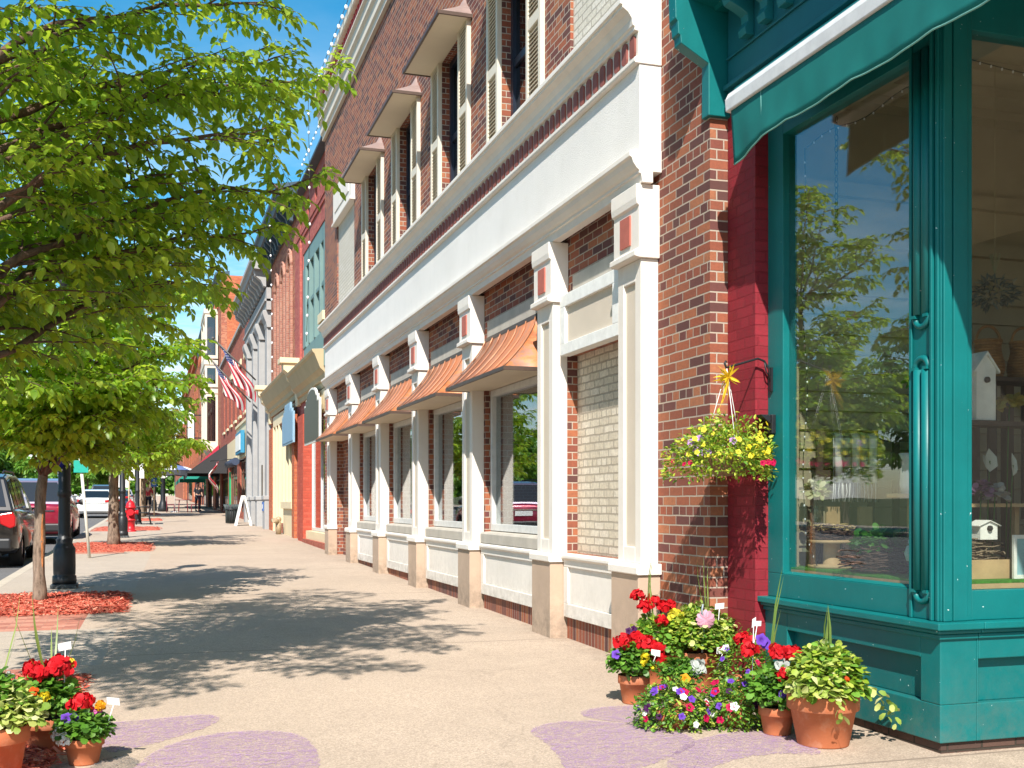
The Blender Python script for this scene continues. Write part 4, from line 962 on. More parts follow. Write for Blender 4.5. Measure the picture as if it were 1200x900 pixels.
for k in range(9):
    a = k*0.7; b.tube([(hx+0.03*math.cos(a), 5.3+0.03*math.sin(a), hz+0.06), (hx, 5.3, hz-0.06), (hx+0.05*math.cos(a), 5.3+0.05*math.sin(a), hz-0.16)], 0.003, 4)
b.tube([(hx, 5.3, hz), (hx, 5.3, 3.85)], 0.0015, 4)
b.build('stems', paint('dry_stem', (0.35,0.33,0.2), 0.8), db, fix=False)
bush('heads', db, (hx, 5.3, hz-0.17), 0.11, 0.09, 260, 0.05, leafmat('dry_blue', [(0,(0.08,0.11,0.12)),(0.6,(0.16,0.21,0.22)),(1,(0.4,0.38,0.28))], (0.2,0.2,0.2), 0.2), 'leaf', wr=0.3, lo=-0.9)
for k, (pxx, pyy, colr, lab, cat) in enumerate([(1160,540,(0.6,0.62,0.55),'white peace lily bloom beside the pale roses','artificial flower'),(1150,578,(0.30,0.16,0.30),'purple cabbage rose on the lower shelf of the side window','artificial flower'),(1166,582,(0.5,0.5,0.48),'grey white cabbage rose next to the purple one','artificial flower'),(1183,475,(0.55,0.45,0.12),'pale yellow orchid spray behind the tall birdhouse','artificial flower'),(1187,545,(0.6,0.62,0.55),'white lily bud standing right of the peace lily','artificial flower')]):
    x, z = V(pxx, pyy, 4.9); m = leafmat('petal_%d' % k, [(0, tuple(q*0.6 for q in colr)), (1, colr)], colr, 0.25); t = thing('artificial_flower', lab, cat, (x, 4.9, z))
    if k in (0, 4): leaf_mesh('petal', m, [(x, 4.9, z-0.06)]*2, [(0.1,0,1),(0.3 if k else -.2,0.1,1)], [(0,-1,0.2),(0.3,-1,0)], [0.13,0.10], [0.09 if k == 0 else 0.045]*2, [0.9,0.7], t, 'leaf')
    else: bush('petals', t, (x, 4.9, z), 0.05, 0.05, 60, 0.04, m, wr=0.9)
    s = MB(); s.tube([(x, 4.9, z), (x+0.01, 4.92, z-0.12), (x, 4.93, 0.905)], 0.004, 5); s.build('stem', GREEN, t, fix=False)
b = MB(); x, z = V(1150, 590, 4.95); b.box(x-0.12, x+0.4, 4.93, 5.2, z-0.02, z); b.box(x+0.36, x+0.39, 5.1, 5.13, 0.903, z-0.02); b.box(x-0.1, x-0.07, 5.1, 5.13, 0.903, z-0.02)
tag(b.build('low_shelf', wood_raw), 'low wooden shelf behind the cabbage roses', 'shelf')
# ================================================================== the buildings farther down the street
def yy(a, x): return FX(a, x, 500)[0]
def zz(a, x, y): return FX(a, x, y)[1]
def shell(root, a, y0, y1, h, mat, holes, depth=14, th=0.3, side=None, name='wall'):
    b = MB(); b.wallx(a, th, y0, y1, 0.0, h, holes); b.build(name, mat, root)
    s = MB(); s.box(a+th, a+depth, y0+0.005, y0+0.25, 0, h-0.02); s.box(a+th, a+depth, y1-0.25, y1-0.005, 0, h-0.02); s.box(a+depth, a+depth+0.2, y0+0.005, y1-0.005, 0, h-0.02)
    s.build('side_wall', side or mat, root)
    r = MB(); r.box(a+th, a+depth, y0+0.25, y1-0.25, h-0.5, h-0.3); r.build('roof', gray_trim, root)
    v = MB(); v.box(a+4.0, a+4.1, y0+0.25, y1-0.25, 0.3, h-0.5); v.build('interior_shell', room_tan, root)
def window(root, a, y0, y1, z0, z1, fm, gm=None, fw=0.06, mull=(), trans=(), name='window'):
    f = MB(); f.box(a, a+0.09, y0, y0+fw, z0, z1); f.box(a, a+0.09, y1-fw, y1, z0, z1); f.box(a, a+0.09, y0+fw, y1-fw, z1-fw, z1); f.box(a, a+0.09, y0+fw, y1-fw, z0, z0+fw)
    for m in mull: f.box(a+0.01, a+0.08, m-0.025, m+0.025, z0+fw, z1-fw)
    for t in trans: f.box(a+0.012, a+0.078, y0+fw, y1-fw, t-0.03, t+0.03)
    o = f.build(name, fm, root); g = MB(); g.box(a+0.04, a+0.046, y0+fw, y1-fw, z0+fw, z1-fw); g.build('pane', gm or dark_glass, o); return o

# ---- pink and red brick building with tan storefront cornice
rb = thing('pink_brick_building', 'pink and red painted brick building with sage bay window and tan storefront cornice', 'building', (3.65, 30.9, 0.3))
A = 3.65; Y0, YM, Y1 = 24.16, 30.3, 37.4
sq = [(25.0+1.42*k, 25.42+1.42*k, 8.55, 9.0) for k in range(4)]
shell(rb, A, Y0, YM, 9.35, brick_pink, [(24.9, 29.1, 4.9, 7.75), (24.5, 28.2, 0.35, 3.35), (28.21, 28.215, 0, 0.01)] + sq)
for h in sq:
    b = MB(); b.box(A+0.12, A+0.16, *h); b.build('attic_vent', dark_void, rb)
b = MB(); b.box(A-0.05, A-0.001, Y0, YM, 8.28, 8.36); b.box(A-0.03, A-0.001, Y0, YM, 8.16, 8.27); b.box(A-0.06, A-0.001, Y0+0.02, Y0+0.5, 4.7, 8.16); b.box(A-0.06, A-0.001, 29.3, YM, 4.7, 8.16)
b.build('brick_band', brick_pink, rb)
b = MB(); b.prism([(A-0.12,9.351),(A+0.55,10.35),(A+1.2,10.35),(A+1.2,9.351)], 'y', Y0+0.02, YM); b.build('mansard_roof', slate_dark, rb)
b = MB(); b.box(A-0.2, A+0.02, Y0+0.01, YM, 9.28, 9.345); b.build('eaves', cornice_dark, rb)
# sage bay window set in the pink wall
by0, by1 = 24.9, 29.1
b = MB(); b.box(A+0.02, A+0.28, by0+0.001, by1-0.001, 4.72, 5.3); b.box(A+0.02, A+0.28, by0+0.001, by1-0.001, 7.35, 7.749)
for y in (by0+0.26, by0+1.15, by0+2.1, by0+3.05, by1-0.26): b.box(A+0.0, A+0.26, y-(0.25 if y in (by0+0.26, by1-0.26) else 0.09), y+(0.25 if y in (by0+0.26, by1-0.26) else 0.09), 5.3, 7.35)
b.box(A+0.03, A+0.2, by0+0.5, by1-0.5, 6.35, 6.45)
o = b.build('bay_window', sage_paint, rb, bevel=0.01)
g = MB(); g.box(A+0.14, A+0.146, by0+0.5, by1-0.5, 5.3, 7.35); g.build('pane', dark_glass, o)
b = MB(); b.box(A-0.16, A-0.001, Y0+0.02, Y0+0.72, 4.3, 5.30); b.build('sage_pier', sage_paint, rb)
b = MB(); b.box(A-0.2, A-0.001, Y0+0.01, Y0+0.78, 5.301, 5.5); b.build('cream_block', cream_paint, rb)
# arched half
brick_arch = brick('brick_arch', [(0.42,0.19,0.135),(0.47,0.23,0.165),(0.37,0.155,0.115)], (0.5,0.33,0.26), dirt=0.1)
HA = [(31.6+1.75*k, 32.35+1.75*k) for k in range(3)]
shell(rb, A, YM+0.001, Y1, 9.55, brick_far, [(a, c, 4.9, 8.35) for a, c in HA] + [(30.9, 36.2, 0.7, 3.7)], name='arched_wall')
for a, c in HA:
    b = MB(); n = 10; cy = (a+c)/2; r = (c-a)/2
    for i in range(n):                                  # brick spandrel above the arch
        t0, t1 = PI*i/n, PI*(i+1)/n
        pts = [(cy-r*math.cos(t0), 7.95+r*math.sin(t0)), (cy-r*math.cos(t1), 7.95+r*math.sin(t1)), (cy-r*math.cos(t1), 8.352), (cy-r*math.cos(t0), 8.352)]
        b.prism(pts, 'x', A+0.002, A+0.28)
    b.build('arch_head', brick_far, rb)
    b = MB()
    for rr in (r+0.06, r+0.18): b.tube([(A-0.02, cy-rr*math.cos(t), 7.95+rr*math.sin(t)) for t in np.linspace(0, PI, 13)], 0.05, 6)
    b.box(A-0.07, A-0.001, a-0.24, a-0.02, 4.9, 7.95); b.box(A-0.07, A-0.001, c+0.02, c+0.24, 4.9, 7.95)
    b.build('arch_ring', brick_arch, rb, fix=False)
    window(rb, A+0.2, a+0.001, c-0.001, 4.9, 8.345, navy_frame, None, 0.05, (), (6.6,))
b = MB(); b.prism([(A-0.001,9.1),(A-0.08,9.1),(A-0.10,9.4),(A-0.45,9.52),(A-0.48,9.7),(A-0.55,9.78),(A-0.55,9.9),(A+0.4,10.1),(A+0.4,9.551),(A-0.001,9.551)], 'y', YM+0.05, Y1); b.build('bracket_cornice', cornice_dark, rb)
y = YM + 0.3
while y < Y1-0.3: b = MB(); b.prism([(A-0.081,9.0),(A-0.16,9.02),(A-0.2,9.2),(A-0.38,9.38),(A-0.40,9.5),(A-0.081,9.40)], 'y', y, y+0.16); b.build('bracket', cornice_dark, rb); y += 0.62
# tan storefront cornice in two lengths
def scornice(y0, y1, z, nm='shop_cornice'):
    b = MB(); b.prism([(A-0.001,z-0.75),(A-0.05,z-0.75),(A-0.07,z-0.62),(A-0.12,z-0.60),(A-0.14,z-0.50),(A-0.24,z-0.40),(A-0.36,z-0.10),(A-0.40,z-0.06),(A-0.42,z),(A-0.001,z+0.03)], 'y', y0, y1); b.build(nm, tan_paint, rb, bevel=0.008)
scornice(Y0+0.1, 29.4, 4.66); scornice(29.9, 36.9, 4.86)
for y, z in ((29.65, 5.02), (37.15, 5.05)):
    b = MB(); b.prism([(A-0.001,z-1.15),(A-0.10,z-1.15),(A-0.12,z-0.8),(A-0.2,z-0.72),(A-0.22,z-0.55),(A-0.34,z-0.45),(A-0.36,z-0.3),(A-0.46,z-0.22),(A-0.47,z-0.05),(A-0.001,z-0.05)], 'y', y-0.24, y+0.24)
    b.box(A-0.56, A-0.001, y-0.3, y+0.3, z-0.05, z+0.09); b.build('cornice_block', cream_paint, rb, bevel=0.01)
# near shopfront (recessed entrance behind a red pier)
b = MB(); b.box(A-0.12, A+0.28, 28.15, 29.2, 0.3, 3.55); b.build('brick_pier', brick('brick_redpier', [(0.50,0.085,0.05),(0.54,0.105,0.065),(0.46,0.075,0.045)], (0.4,0.1,0.07), painted=True, bd=0.006, dirt=0.1), rb)
b = MB(); b.box(A-0.06, A+0.2, 24.2, 28.1, 3.36, 3.88); b.build('fascia', cream_paint, rb)
b = MB(); b.box(A-0.05, A+0.25, 24.2, 28.14, 0.1, 0.62); b.build('stall_riser', cream_paint, rb)
b = MB(); b.box(A-0.14, A-0.051, 24.2, 28.14, 0.1, 0.42); b.build('red_step', brick_red, rb)
window(rb, A+0.1, 24.52, 28.14, 0.63, 3.35, alu_frame, win_glass, 0.07, (25.4, 26.6))
# far shopfront: orange piers, cream frames
for ya_, yb_ in ((30.35, 30.9), (36.3, 37.35)):
    b = MB(); b.box(A-0.08, A+0.25, ya_, yb_, 0.3, 3.72); b.build('orange_pier', brick_orange, rb)
b = MB(); b.box(A-0.05, A+0.2, 30.9, 36.3, 3.72, 4.05); b.box(A-0.10, A+0.2, 30.9, 33.6, 1.15, 1.35); b.box(A-0.02, A+0.2, 30.9, 33.6, 0.3, 1.15)
for y in (30.97, 31.75, 32.55, 33.5, 34.6, 35.4, 36.22): b.box(A-0.06, A+0.15, y-0.07, y+0.07, 1.35 if y < 33.6 else 0.3, 3.72)
b.build('shopfront_frame', cream_paint, rb, bevel=0.006)
g = MB(); g.box(A+0.05, A+0.056, 31.05, 36.1, 1.35, 3.72); g.build('shopfront_pane', dark_glass, rb)
g = MB(); g.box(A+0.09, A+0.15, 34.7, 35.3, 0.35, 2.5); g.build('door', simple('door_dark', (0.08,0.05,0.04), 0.5), rb)
# hanging signs (blank boards)
def sign_board(label, y0, y1, z0, z1, x, col, rim, arch):
    t = thing('hanging_sign', label, 'sign', (x, (y0+y1)/2, z0)); m = simple('sign_' + label[:6], col, 0.6); rm = simple('rim_' + label[:6], rim, 0.6)
    w = y1-y0; cy = (y0+y1)/2; h = z1-z0
    def out(g):
        pts = [(y0-g, z0-g), (y1+g, z0-g), (y1+g, z0+h*0.72+g), (y1-w*0.12+g, z0+h*0.72+g), (y1-w*0.12+g, z0+h*0.82+g)]
        if arch: pts += [(cy + (w*0.30+g)*math.cos(q), z0+h*0.84 + (h*0.16+g)*math.sin(q)) for q in np.linspace(0.1, PI-0.1, 10)]
        else: pts += [(y1-w*0.25+g, z0+h*0.82+g), (y1-w*0.25+g, z1+g), (y0+w*0.25-g, z1+g), (y0+w*0.25-g, z0+h*0.82+g)]
        return pts + [(y0+w*0.12-g, z0+h*0.82+g), (y0+w*0.12-g, z0+h*0.72+g), (y0-g, z0+h*0.72+g)]
    b = MB(); b.prism(out(0.05), 'x', x, x+0.05); b.build('rim', rm, t)
    b = MB(); b.prism(out(0), 'x', x-0.012, x-0.002); b.build('board', m, t)
    b = MB(); b.box(x+0.052, A-0.052, cy-0.02, cy+0.02, z0+h*0.5, z0+h*0.5+0.04); b.build('bracket', black_iron, t)
y1s, zt = FX(3.45, 357, 456); y0s, zb = FX(3.45, 373.5, 515)
sign_board('dark olive sign board with white rim and arched top over the red pier shopfront', y0s, y1s, zz(3.45,357,520), zz(3.45,365,457), 3.45, (0.085,0.085,0.06), (0.75,0.74,0.7), True)
y1s, _ = FX(3.45, 331, 470); y0s, _ = FX(3.45, 343, 470)
sign_board('plain light blue sign board hanging over the cream framed shopfront', y0s, y1s, zz(3.45,334,520), zz(3.45,340,473), 3.45, (0.20,0.34,0.47), (0.25,0.40,0.52), False)
fire = MB(); fire.tube([(3.45, 33.2, gz(33)+0.0), (3.45, 33.2, gz(33)+0.42)], 0.08, 10); fire.tube([(3.45, 33.2, gz(33)+0.36), (3.30, 33.05, gz(33)+0.42)], 0.07, 10); fire.tube([(3.45, 33.2, gz(33)+0.36), (3.30, 33.4, gz(33)+0.42)], 0.07, 10); fire.ball((3.45,33.2,gz(33)+0.44), 0.09)
tag(fire.build('fire_connection', paint('worn_brass', (0.35,0.26,0.16), 0.5, 0.3, 20), fix=False), 'worn two-headed fire hose connection by the cream shopfront', 'hose connection')

# ---- grey stone bank
bk = thing('stone_bank', 'grey stone bank with deep bracketed cornice and tall pilasters', 'building', (3.7, 42.2, 0.4))
A2 = 3.75; B0, B1 = 37.41, 46.9
bh = [(38.9, 40.4, 4.4, 7.1), (41.4, 42.9, 4.4, 7.1), (43.9, 45.4, 4.4, 7.1), (41.2, 43.1, 0.4, 3.3)]
shell(bk, A2, B0, B1, 9.2, gray_stone, bh)
for h in bh[:3]: window(bk, A2+0.15, h[0]+.001, h[1]-.001, h[2], h[3], navy_frame, None, 0.08, ((h[0]+h[1])/2,), (5.8,))
window(bk, A2+0.15, 41.201, 43.099, 0.4, 3.299, navy_frame, None, 0.1, (42.15,), (2.7,), 'bank_door')
for y in (37.95, 40.9, 43.4, 46.3):
    b = MB(); b.box(A2-0.22, A2-0.001, y-0.32, y+0.32, 1.5, 7.15); b.box(A2-0.30, A2-0.001, y-0.4, y+0.4, 0.2, 1.5); b.box(A2-0.34, A2-0.001, y-0.44, y+0.44, 1.42, 1.56)
    b.prism([(A2-0.001,7.15),(A2-0.22,7.15),(A2-0.25,7.3),(A2-0.33,7.5),(A2-0.36,7.6),(A2-0.36,7.72),(A2-0.001,7.72)], 'y', y-0.40, y+0.40)
    b.build('pilaster', gray_trim, bk, bevel=0.02)
b = MB(); b.box(A2-0.25, A2-0.001, B0, B1, 7.721, 8.45); b.box(A2-0.31, A2-0.001, B0, B1, 8.0, 8.08)
b.prism([(A2-0.001,8.9),(A2-0.30,8.9),(A2-0.30,9.02),(A2-0.68,9.05),(A2-0.70,9.22),(A2-0.78,9.28),(A2-0.78,9.4),(A2+0.6,9.55),(A2+0.6,9.201),(A2-0.001,9.201)], 'y', B0-0.05, B1+0.05)
b.build('entablature', gray_trim, bk)
y = B0+0.15
while y < B1-0.2: b = MB(); b.prism([(A2-0.251,8.5),(A2-0.34,8.52),(A2-0.42,8.7),(A2-0.62,8.86),(A2-0.64,9.04),(A2-0.251,9.04)], 'y', y, y+0.3); b.build('bracket', gray_trim, bk); y += 0.82
b = MB(); b.prism([(A2+0.1,9.5),(A2+0.75,10.7),(A2+1.2,10.7),(A2+1.2,9.5)], 'y', B0+0.1, B1-0.1); b.build('attic_roof', slate_gray, bk)
b = MB(); b.box(A2-0.335, A2-0.305, 38.15, 38.35, 1.5, 2.6); b.build('bronze_plate', simple('bronze', (0.09,0.07,0.05), 0.4, 0.4), bk)
nb = thing('night_deposit', 'small blue and white sign on the grey bank wall near the street', 'sign', (3.4, 38.6, 1.2))
b = MB(); b.box(3.425, 3.447, 37.85, 38.28, 1.05, 1.35); b.build('board', simple('sign_blue', (0.03,0.12,0.40), 0.5), nb); b = MB(); b.box(3.42, 3.424, 37.95, 38.18, 1.13, 1.27); b.build('panel', white_trim, nb)

# ---- red brick building with flags, cream shopfront
fb = thing('flagged_brick_building', 'two storey red brick building with cream shop front beside the grey bank', 'building', (3.7, 57, 0.5))
A3 = 3.72; C0, C1 = 46.95, 68.4
uw = [(48.6+3.1*k, 49.7+3.1*k, 5.3, 7.6) for k in range(6)]
shell(fb, A3, C0, C1, 9.3, brick_red, uw + [(47.6, 52.8, 0.9, 3.3), (54.5, 60.0, 0.9, 3.3), (61.5, 67.5, 0.9, 3.3)])
for h in uw:
    window(fb, A3+0.15, h[0]+.001, h[1]-.001, h[2], h[3], shutter_paint, None, 0.09, (), (6.4,))
    b = MB(); b.box(A3-0.06, A3-0.001, h[0]-0.15, h[1]+0.15, 7.6, 7.85); b.build('window_lintel', cream_paint, fb); b = MB(); b.box(A3-0.08, A3-0.001, h[0]-0.1, h[1]+0.1, 5.18, 5.3); b.build('window_sill', cream_paint, fb)
b = MB(); b.box(A3-0.1, A3+0.35, C0, C1, 9.301, 9.45); b.build('coping', gray_trim, fb)
b = MB(); b.box(A3-0.10, A3-0.001, C0+0.05, 53.5, 3.3, 4.75); b.box(A3-0.16, A3-0.001, C0+0.05, 53.5, 4.751, 4.87); b.box(A3-0.1, A3-0.001, 53.9, 60.5, 3.3, 4.4); b.build('shop_fascia', cream_paint, fb)
for a, c in ((47.6, 52.8), (54.5, 60.0), (61.5, 67.5)):
    window(fb, A3+0.08, a+.001, c-.001, 0.9, 3.299, simple('brown_frame', (0.14,0.08,0.05), 0.5), None, 0.12, tuple(np.linspace(a, c, 5)[1:-1]), (2.7,), 'shop_window')
sg = thing('framed_sign', 'white sign with bright blue frame above the cream shop front', 'sign', (3.5, 48.8, 3.8))
b = MB(); b.box(A3-0.30, A3-0.14, 48.0, 51.2, 3.45, 4.4); b.build('frame', simple('frame_blue', (0.03,0.22,0.38), 0.5), sg); b = MB(); b.box(A3-0.32, A3-0.301, 48.2, 51.0, 3.58, 4.27); b.build('panel', white_trim, sg)
ra = thing('rolled_awning', 'rolled dark navy awning above the cream shop front door', 'awning', (3.4, 50, 3.1))
b = MB(); b.tube([(A3-0.55, C0+0.4, 3.05), (A3-0.5, 53.2, 3.1)], 0.16, 12); b.build('roll', simple('navy_cloth', (0.035,0.05,0.09), 0.8), ra, fix=False)
b = MB()
for y in (47.6, 50.2, 52.8): b.tube([(A3-0.001, y, 3.2), (A3-0.5, y, 3.08)], 0.03, 6)
b.build('arm', black_iron, ra, fix=False)
# green door banner and draped bunting
b = MB(); b.box(A3-0.45, A3-0.40, 52.6, 53.4, 1.2, 2.75)
tag(b.build('green_banner', simple('banner_green', (0.01,0.33,0.13), 0.7)), 'bright green upright banner beside the cream shop front', 'banner')

# ---- tall red brick building with white bay window and awnings
tb = thing('tall_brick_building', 'tall orange red brick building with white framed stair windows and coloured awnings', 'building', (3.75, 87, 0.9))
A4 = 3.74; D0, D1 = 68.5, 104.0
tw = [(71+3.6*k, 72.4+3.6*k, z, z+2.4) for k in range(9) for z in (9.4,)] + [(79.5+4.2*k, 81.0+4.2*k, 5.2, 7.6) for k in range(6)]
shell(tb, A4, D0, D1, 15.0, brick_far, tw + [(70, 76, 0.9, 3.6), (78, 86, 0.9, 3.6), (89, 100, 0.9, 3.6)], 16, 0.35, brick_orange)  # orange brick on the side wall puts its sunlit tone into the colour
for h in tw: window(tb, A4+0.15, h[0]+.001, h[1]-.001, h[2], h[3], shutter_paint, None, 0.1, (), ((h[2]+h[3])/2,))
for a, c in ((70, 76), (78, 86), (89, 100)): window(tb, A4+0.1, a+.001, c-.001, 0.9, 3.599, navy_frame, None, 0.12, tuple(np.linspace(a, c, 4)[1:-1]), (2.8,), 'shop_window')
b = MB(); b.prism([(A4-0.001,14.2),(A4-0.12,14.25),(A4-0.2,14.7),(A4-0.35,14.95),(A4-0.35,15.1),(A4+0.5,15.25),(A4+0.5,15.001),(A4-0.001,15.001)], 'y', D0-0.02, D1); b.build('cornice', cornice_dark, tb)
y = D0+0.3
while y < D1-0.5: b = MB(); b.box(A4-0.1, A4-0.001, y, y+0.3, 13.5, 14.2); b.build('corbel', brick_orange, tb); y += 0.7
wy0, wy1 = 72.0, 77.5
for z0, z1 in ((5.0, 8.2), (8.6, 10.0), (10.4, 13.2)):
    f = MB(); f.box(A4-0.8, A4-0.66, wy0, wy0+0.14, z0, z1); f.box(A4-0.14, A4-0.001, wy0, wy0+0.14, z0, z1); f.box(A4-0.66, A4-0.14, wy0, wy0+0.14, z1-0.2, z1); f.box(A4-0.66, A4-0.14, wy0, wy0+0.14, z0, z0+0.2); f.box(A4-0.8, A4-0.62, wy1-0.4, wy1, z0, z1); f.box(A4-0.8, A4-0.62, wy0+0.14, wy1-0.4, z0, z0+0.25); f.box(A4-0.8, A4-0.62, wy0+0.14, wy1-0.4, z1-0.25, z1); f.box(A4-0.8, A4-0.66, (wy0+wy1)/2-0.12, (wy0+wy1)/2+0.12, z0+0.25, z1-0.25)
    f.box(A4-0.85, A4-0.001, wy0-0.05, wy1+0.05, z1+0.001, z1+0.3)
    o = f.build('bay_window', shutter_paint, tb); g = MB(); g.box(A4-0.7, A4-0.69, wy0+0.14, wy1-0.4, z0+0.25, z1-0.25); g.box(A4-0.66, A4-0.14, wy0+0.06, wy0+0.07, z0+0.2, z1-0.2); g.build('pane', dark_glass, o)
b = MB(); b.prism([(A4-0.001,4.2),(A4-0.3,4.4),(A4-0.85,4.999),(A4-0.001,4.999)], 'y', wy0-0.05, wy1+0.05); b.build('bay_base', shutter_paint, tb)
def slope_awning(label, y0, y1, z0, z1, out, mat, under=None):
    t = thing('shop_awning', label, 'awning', (3.5, (y0+y1)/2, z0), 'fabric shop awnings down the street')
    b = MB(); xw = 3.70; b.prism([(xw, z1), (xw-out, z0), (xw-out, z0-0.25), (xw-out+0.02, z0-0.25), (xw-out+0.03, z0-0.02), (xw, z1-0.05)], 'y', y0, y1)
    b.prism([(xw, z1-0.051), (xw-out+0.04, z0-0.02), (xw, z0-0.02)], 'y', y0+0.001, y0+0.03); b.prism([(xw, z1-0.051), (xw-out+0.04, z0-0.02), (xw, z0-0.02)], 'y', y1-0.03, y1-0.001)
    b.build('canopy', mat, t)
slope_awning('black sloping shop awning nearest to the cream shop front', 62.0, 69.5, 2.95, 4.55, 2.1, simple('awning_black', (0.03,0.03,0.033), 0.8))
slope_awning('small crimson shop awning behind the black one', 70.0, 76.0, 3.3, 4.9, 1.6, simple('awning_red', (0.42,0.02,0.05), 0.8))
slope_awning('green shop awning behind the crimson one, farthest along', 76.6, 90.0, 2.95, 4.6, 2.2, simple('awning_green', (0.01,0.25,0.19), 0.8))

# ---- orange brick building and a last low one
ob = thing('orange_brick_building', 'bright orange brick building beyond the tall one', 'building', (3.75, 130, 1.4))
shell(ob, 3.75, 104.1, 158.0, 15.6, brick_orange, [(108+6*k, 109.8+6*k, z, z+2.6) for k in range(8) for z in (5.6, 10.2)] + [(106, 120, 1.6, 4.2), (124, 150, 1.6, 4.2)])
for k in range(8):
    for z in (5.6, 10.2): window(ob, 3.95, 108.001+6*k, 109.799+6*k, z, z+2.6, shutter_paint, None, 0.12, (), (z+1.3,))
for a, c in ((106, 120), (124, 150)): window(ob, 3.9, a+.001, c-.001, 1.6, 4.199, navy_frame, None, 0.15, tuple(np.linspace(a, c, 6)[1:-1]), (), 'shop_window')
b = MB(); b.box(3.5, 3.749, 104.1, 158, 14.6, 15.0); b.box(3.4, 4.2, 104.1, 158, 15.601, 15.9); b.build('cornice', brick_orange, ob)
lb = thing('low_brick_building', 'low pale red brick building closing the far end of the row', 'building', (3.8, 190, 2.0))
shell(lb, 3.6, 158.2, 230, 12.2, brick_far, [(162+7*k, 164+7*k, 6.5, 9.0) for k in range(9)])
for k in range(9): window(lb, 3.8, 162.001+7*k, 163.999+7*k, 6.5, 9.0, shutter_paint, None, 0.15)
bs = thing('blade_sign', 'tall white blade sign with black frame on the orange brick building', 'sign', (2.9, 104, 6))
yb_ = 96.0; x_, z_ = None, None
b = MB(); b.box(2.55, 3.05, yb_-0.12, yb_+0.12, 6.6, 8.9); b.build('panel', white_trim, bs); b = MB()
b.box(2.47, 2.55, yb_-0.14, yb_+0.14, 6.4, 9.1); b.box(3.05, 3.13, yb_-0.14, yb_+0.14, 6.4, 9.1); b.box(2.55, 3.05, yb_-0.14, yb_+0.14, 8.9, 9.1); b.box(2.55, 3.05, yb_-0.14, yb_+0.14, 6.4, 6.6); b.box(3.13, 3.74, yb_-0.05, yb_+0.05, 8.6, 8.7); b.box(3.13, 3.74, yb_-0.05, yb_+0.05, 6.7, 6.8); b.build('frame', black_iron, bs)
# light strings crossing on the red building fronts
light_string('bulbs hanging down the pink brick front beside the bay window', [(3.2, 24.6, 10.3), (3.25, 24.7, 7.5), (3.2, 24.9, 4.9)], 0.4, 0.028, 'light strings on the pink building')
light_string('bulbs hanging down the arched brick front', [(3.0, 31.2, 9.4), (3.1, 31.6, 7.0), (3.15, 32.0, 4.9)], 0.4, 0.028, 'light strings on the pink building')
light_string('row of white bulbs along the mansard roof of the pink building', [(3.75, y, 10.42 ) for y in np.linspace(24.2, 30.2, 8)], 0.45, 0.03, 'light strings on the pink building')

# ---- two flags on poles
FR = simple('flag_red', (0.55,0.035,0.06), 0.8); FW = simple('flag_white', (0.78,0.76,0.74), 0.8); FBL = simple('flag_blue', (0.025,0.045,0.17), 0.8)
def star(c, ux, uy, r):
    return [c + (ux*math.cos(a) + uy*math.sin(a))*(r if k % 2 == 0 else r*0.42) for k, a in enumerate(np.linspace(PI/2, PI/2+2*PI, 11)[:-1])]
def flag(label, base, tip, hoist, fly, seed):
    t = thing('us_flag', label, 'flag', base, 'flags over the street'); base, tip = Vector(base), Vector(tip)
    b = MB(); b.tube([base, tip], 0.028, 8); b.ball(tuple(tip + (tip-base).normalized()*0.05), 0.06, 8); b.build('pole', simple('pole_%d' % seed, (0.10,0.09,0.08), 0.5), t, fix=False)
    d = (tip-base).normalized(); start = tip - d*0.06
    nu, nv = 39, 44; rg = random.Random(seed); ph = rg.random()*6
    def pt(u, v):
        p = start - d*(u*hoist)
        s = v*fly
        g = Vector((0.42 + 0.15*math.sin(3*v), 0.05, -1)).normalized()
        gather = (0.5-u)*hoist*0.18*v                       # folds draw the hanging cloth together
        return p + g*s*0.93 - d*gather + Vector((0.10, 0.16, 0))*math.sin(u*11+ph+2.2*v)*min(1, v*2.5)*0.8 + Vector((0.05*math.sin(v*6+u*4), 0.05*math.sin(v*7+ph), 0))
    b = MB(); vs = [pt(i/nu, j/nv) for i in range(nu+1) for j in range(nv+1)]
    b.add(vs, [], 0); b.f = []; b.m = []; b.s = []
    for i in range(nu):
        for j in range(nv):
            stripe = int(i/nu*13); can = i/nu < 7/13 and j/nv < 0.4
            b.f.append((i*(nv+1)+j, (i+1)*(nv+1)+j, (i+1)*(nv+1)+j+1, i*(nv+1)+j+1)); b.m.append(2 if can else (0 if stripe % 2 == 0 else 1)); b.s.append(True)
    o = b.build('cloth', [FR, FW, FBL], t, fix=False); sm = o.modifiers.new('thick', 'SOLIDIFY'); sm.thickness = 0.008
    b = MB()
    for r in range(9):
        for c in range(6 if r % 2 == 0 else 5):
            u = (0.5+r)*(7/13)/9; v = ((c+0.5) if r % 2 == 0 else (c+1.0))*0.4/6
            p = pt(u, v); ux = (pt(u+0.01, v)-p).normalized(); uy = (pt(u, v+0.01)-p).normalized(); nn = ux.cross(uy).normalized()
            for s in (0.012, -0.012): b.add(star(p+nn*s, ux, uy, 0.028), [tuple(range(10))], 0)
    b.build('stars', FW, o, fix=False)
flag('stars and stripes flag on the upper pole over the grey bank', (3.53, 41.9, 5.85), (2.04, 41.9, 7.3), 1.15, 1.75, 3)
flag('stars and stripes flag on the lower pole, hanging farther along the bank', (3.53, 44.3, 5.25), (1.9, 44.3, 7.0), 1.15, 1.6, 8)
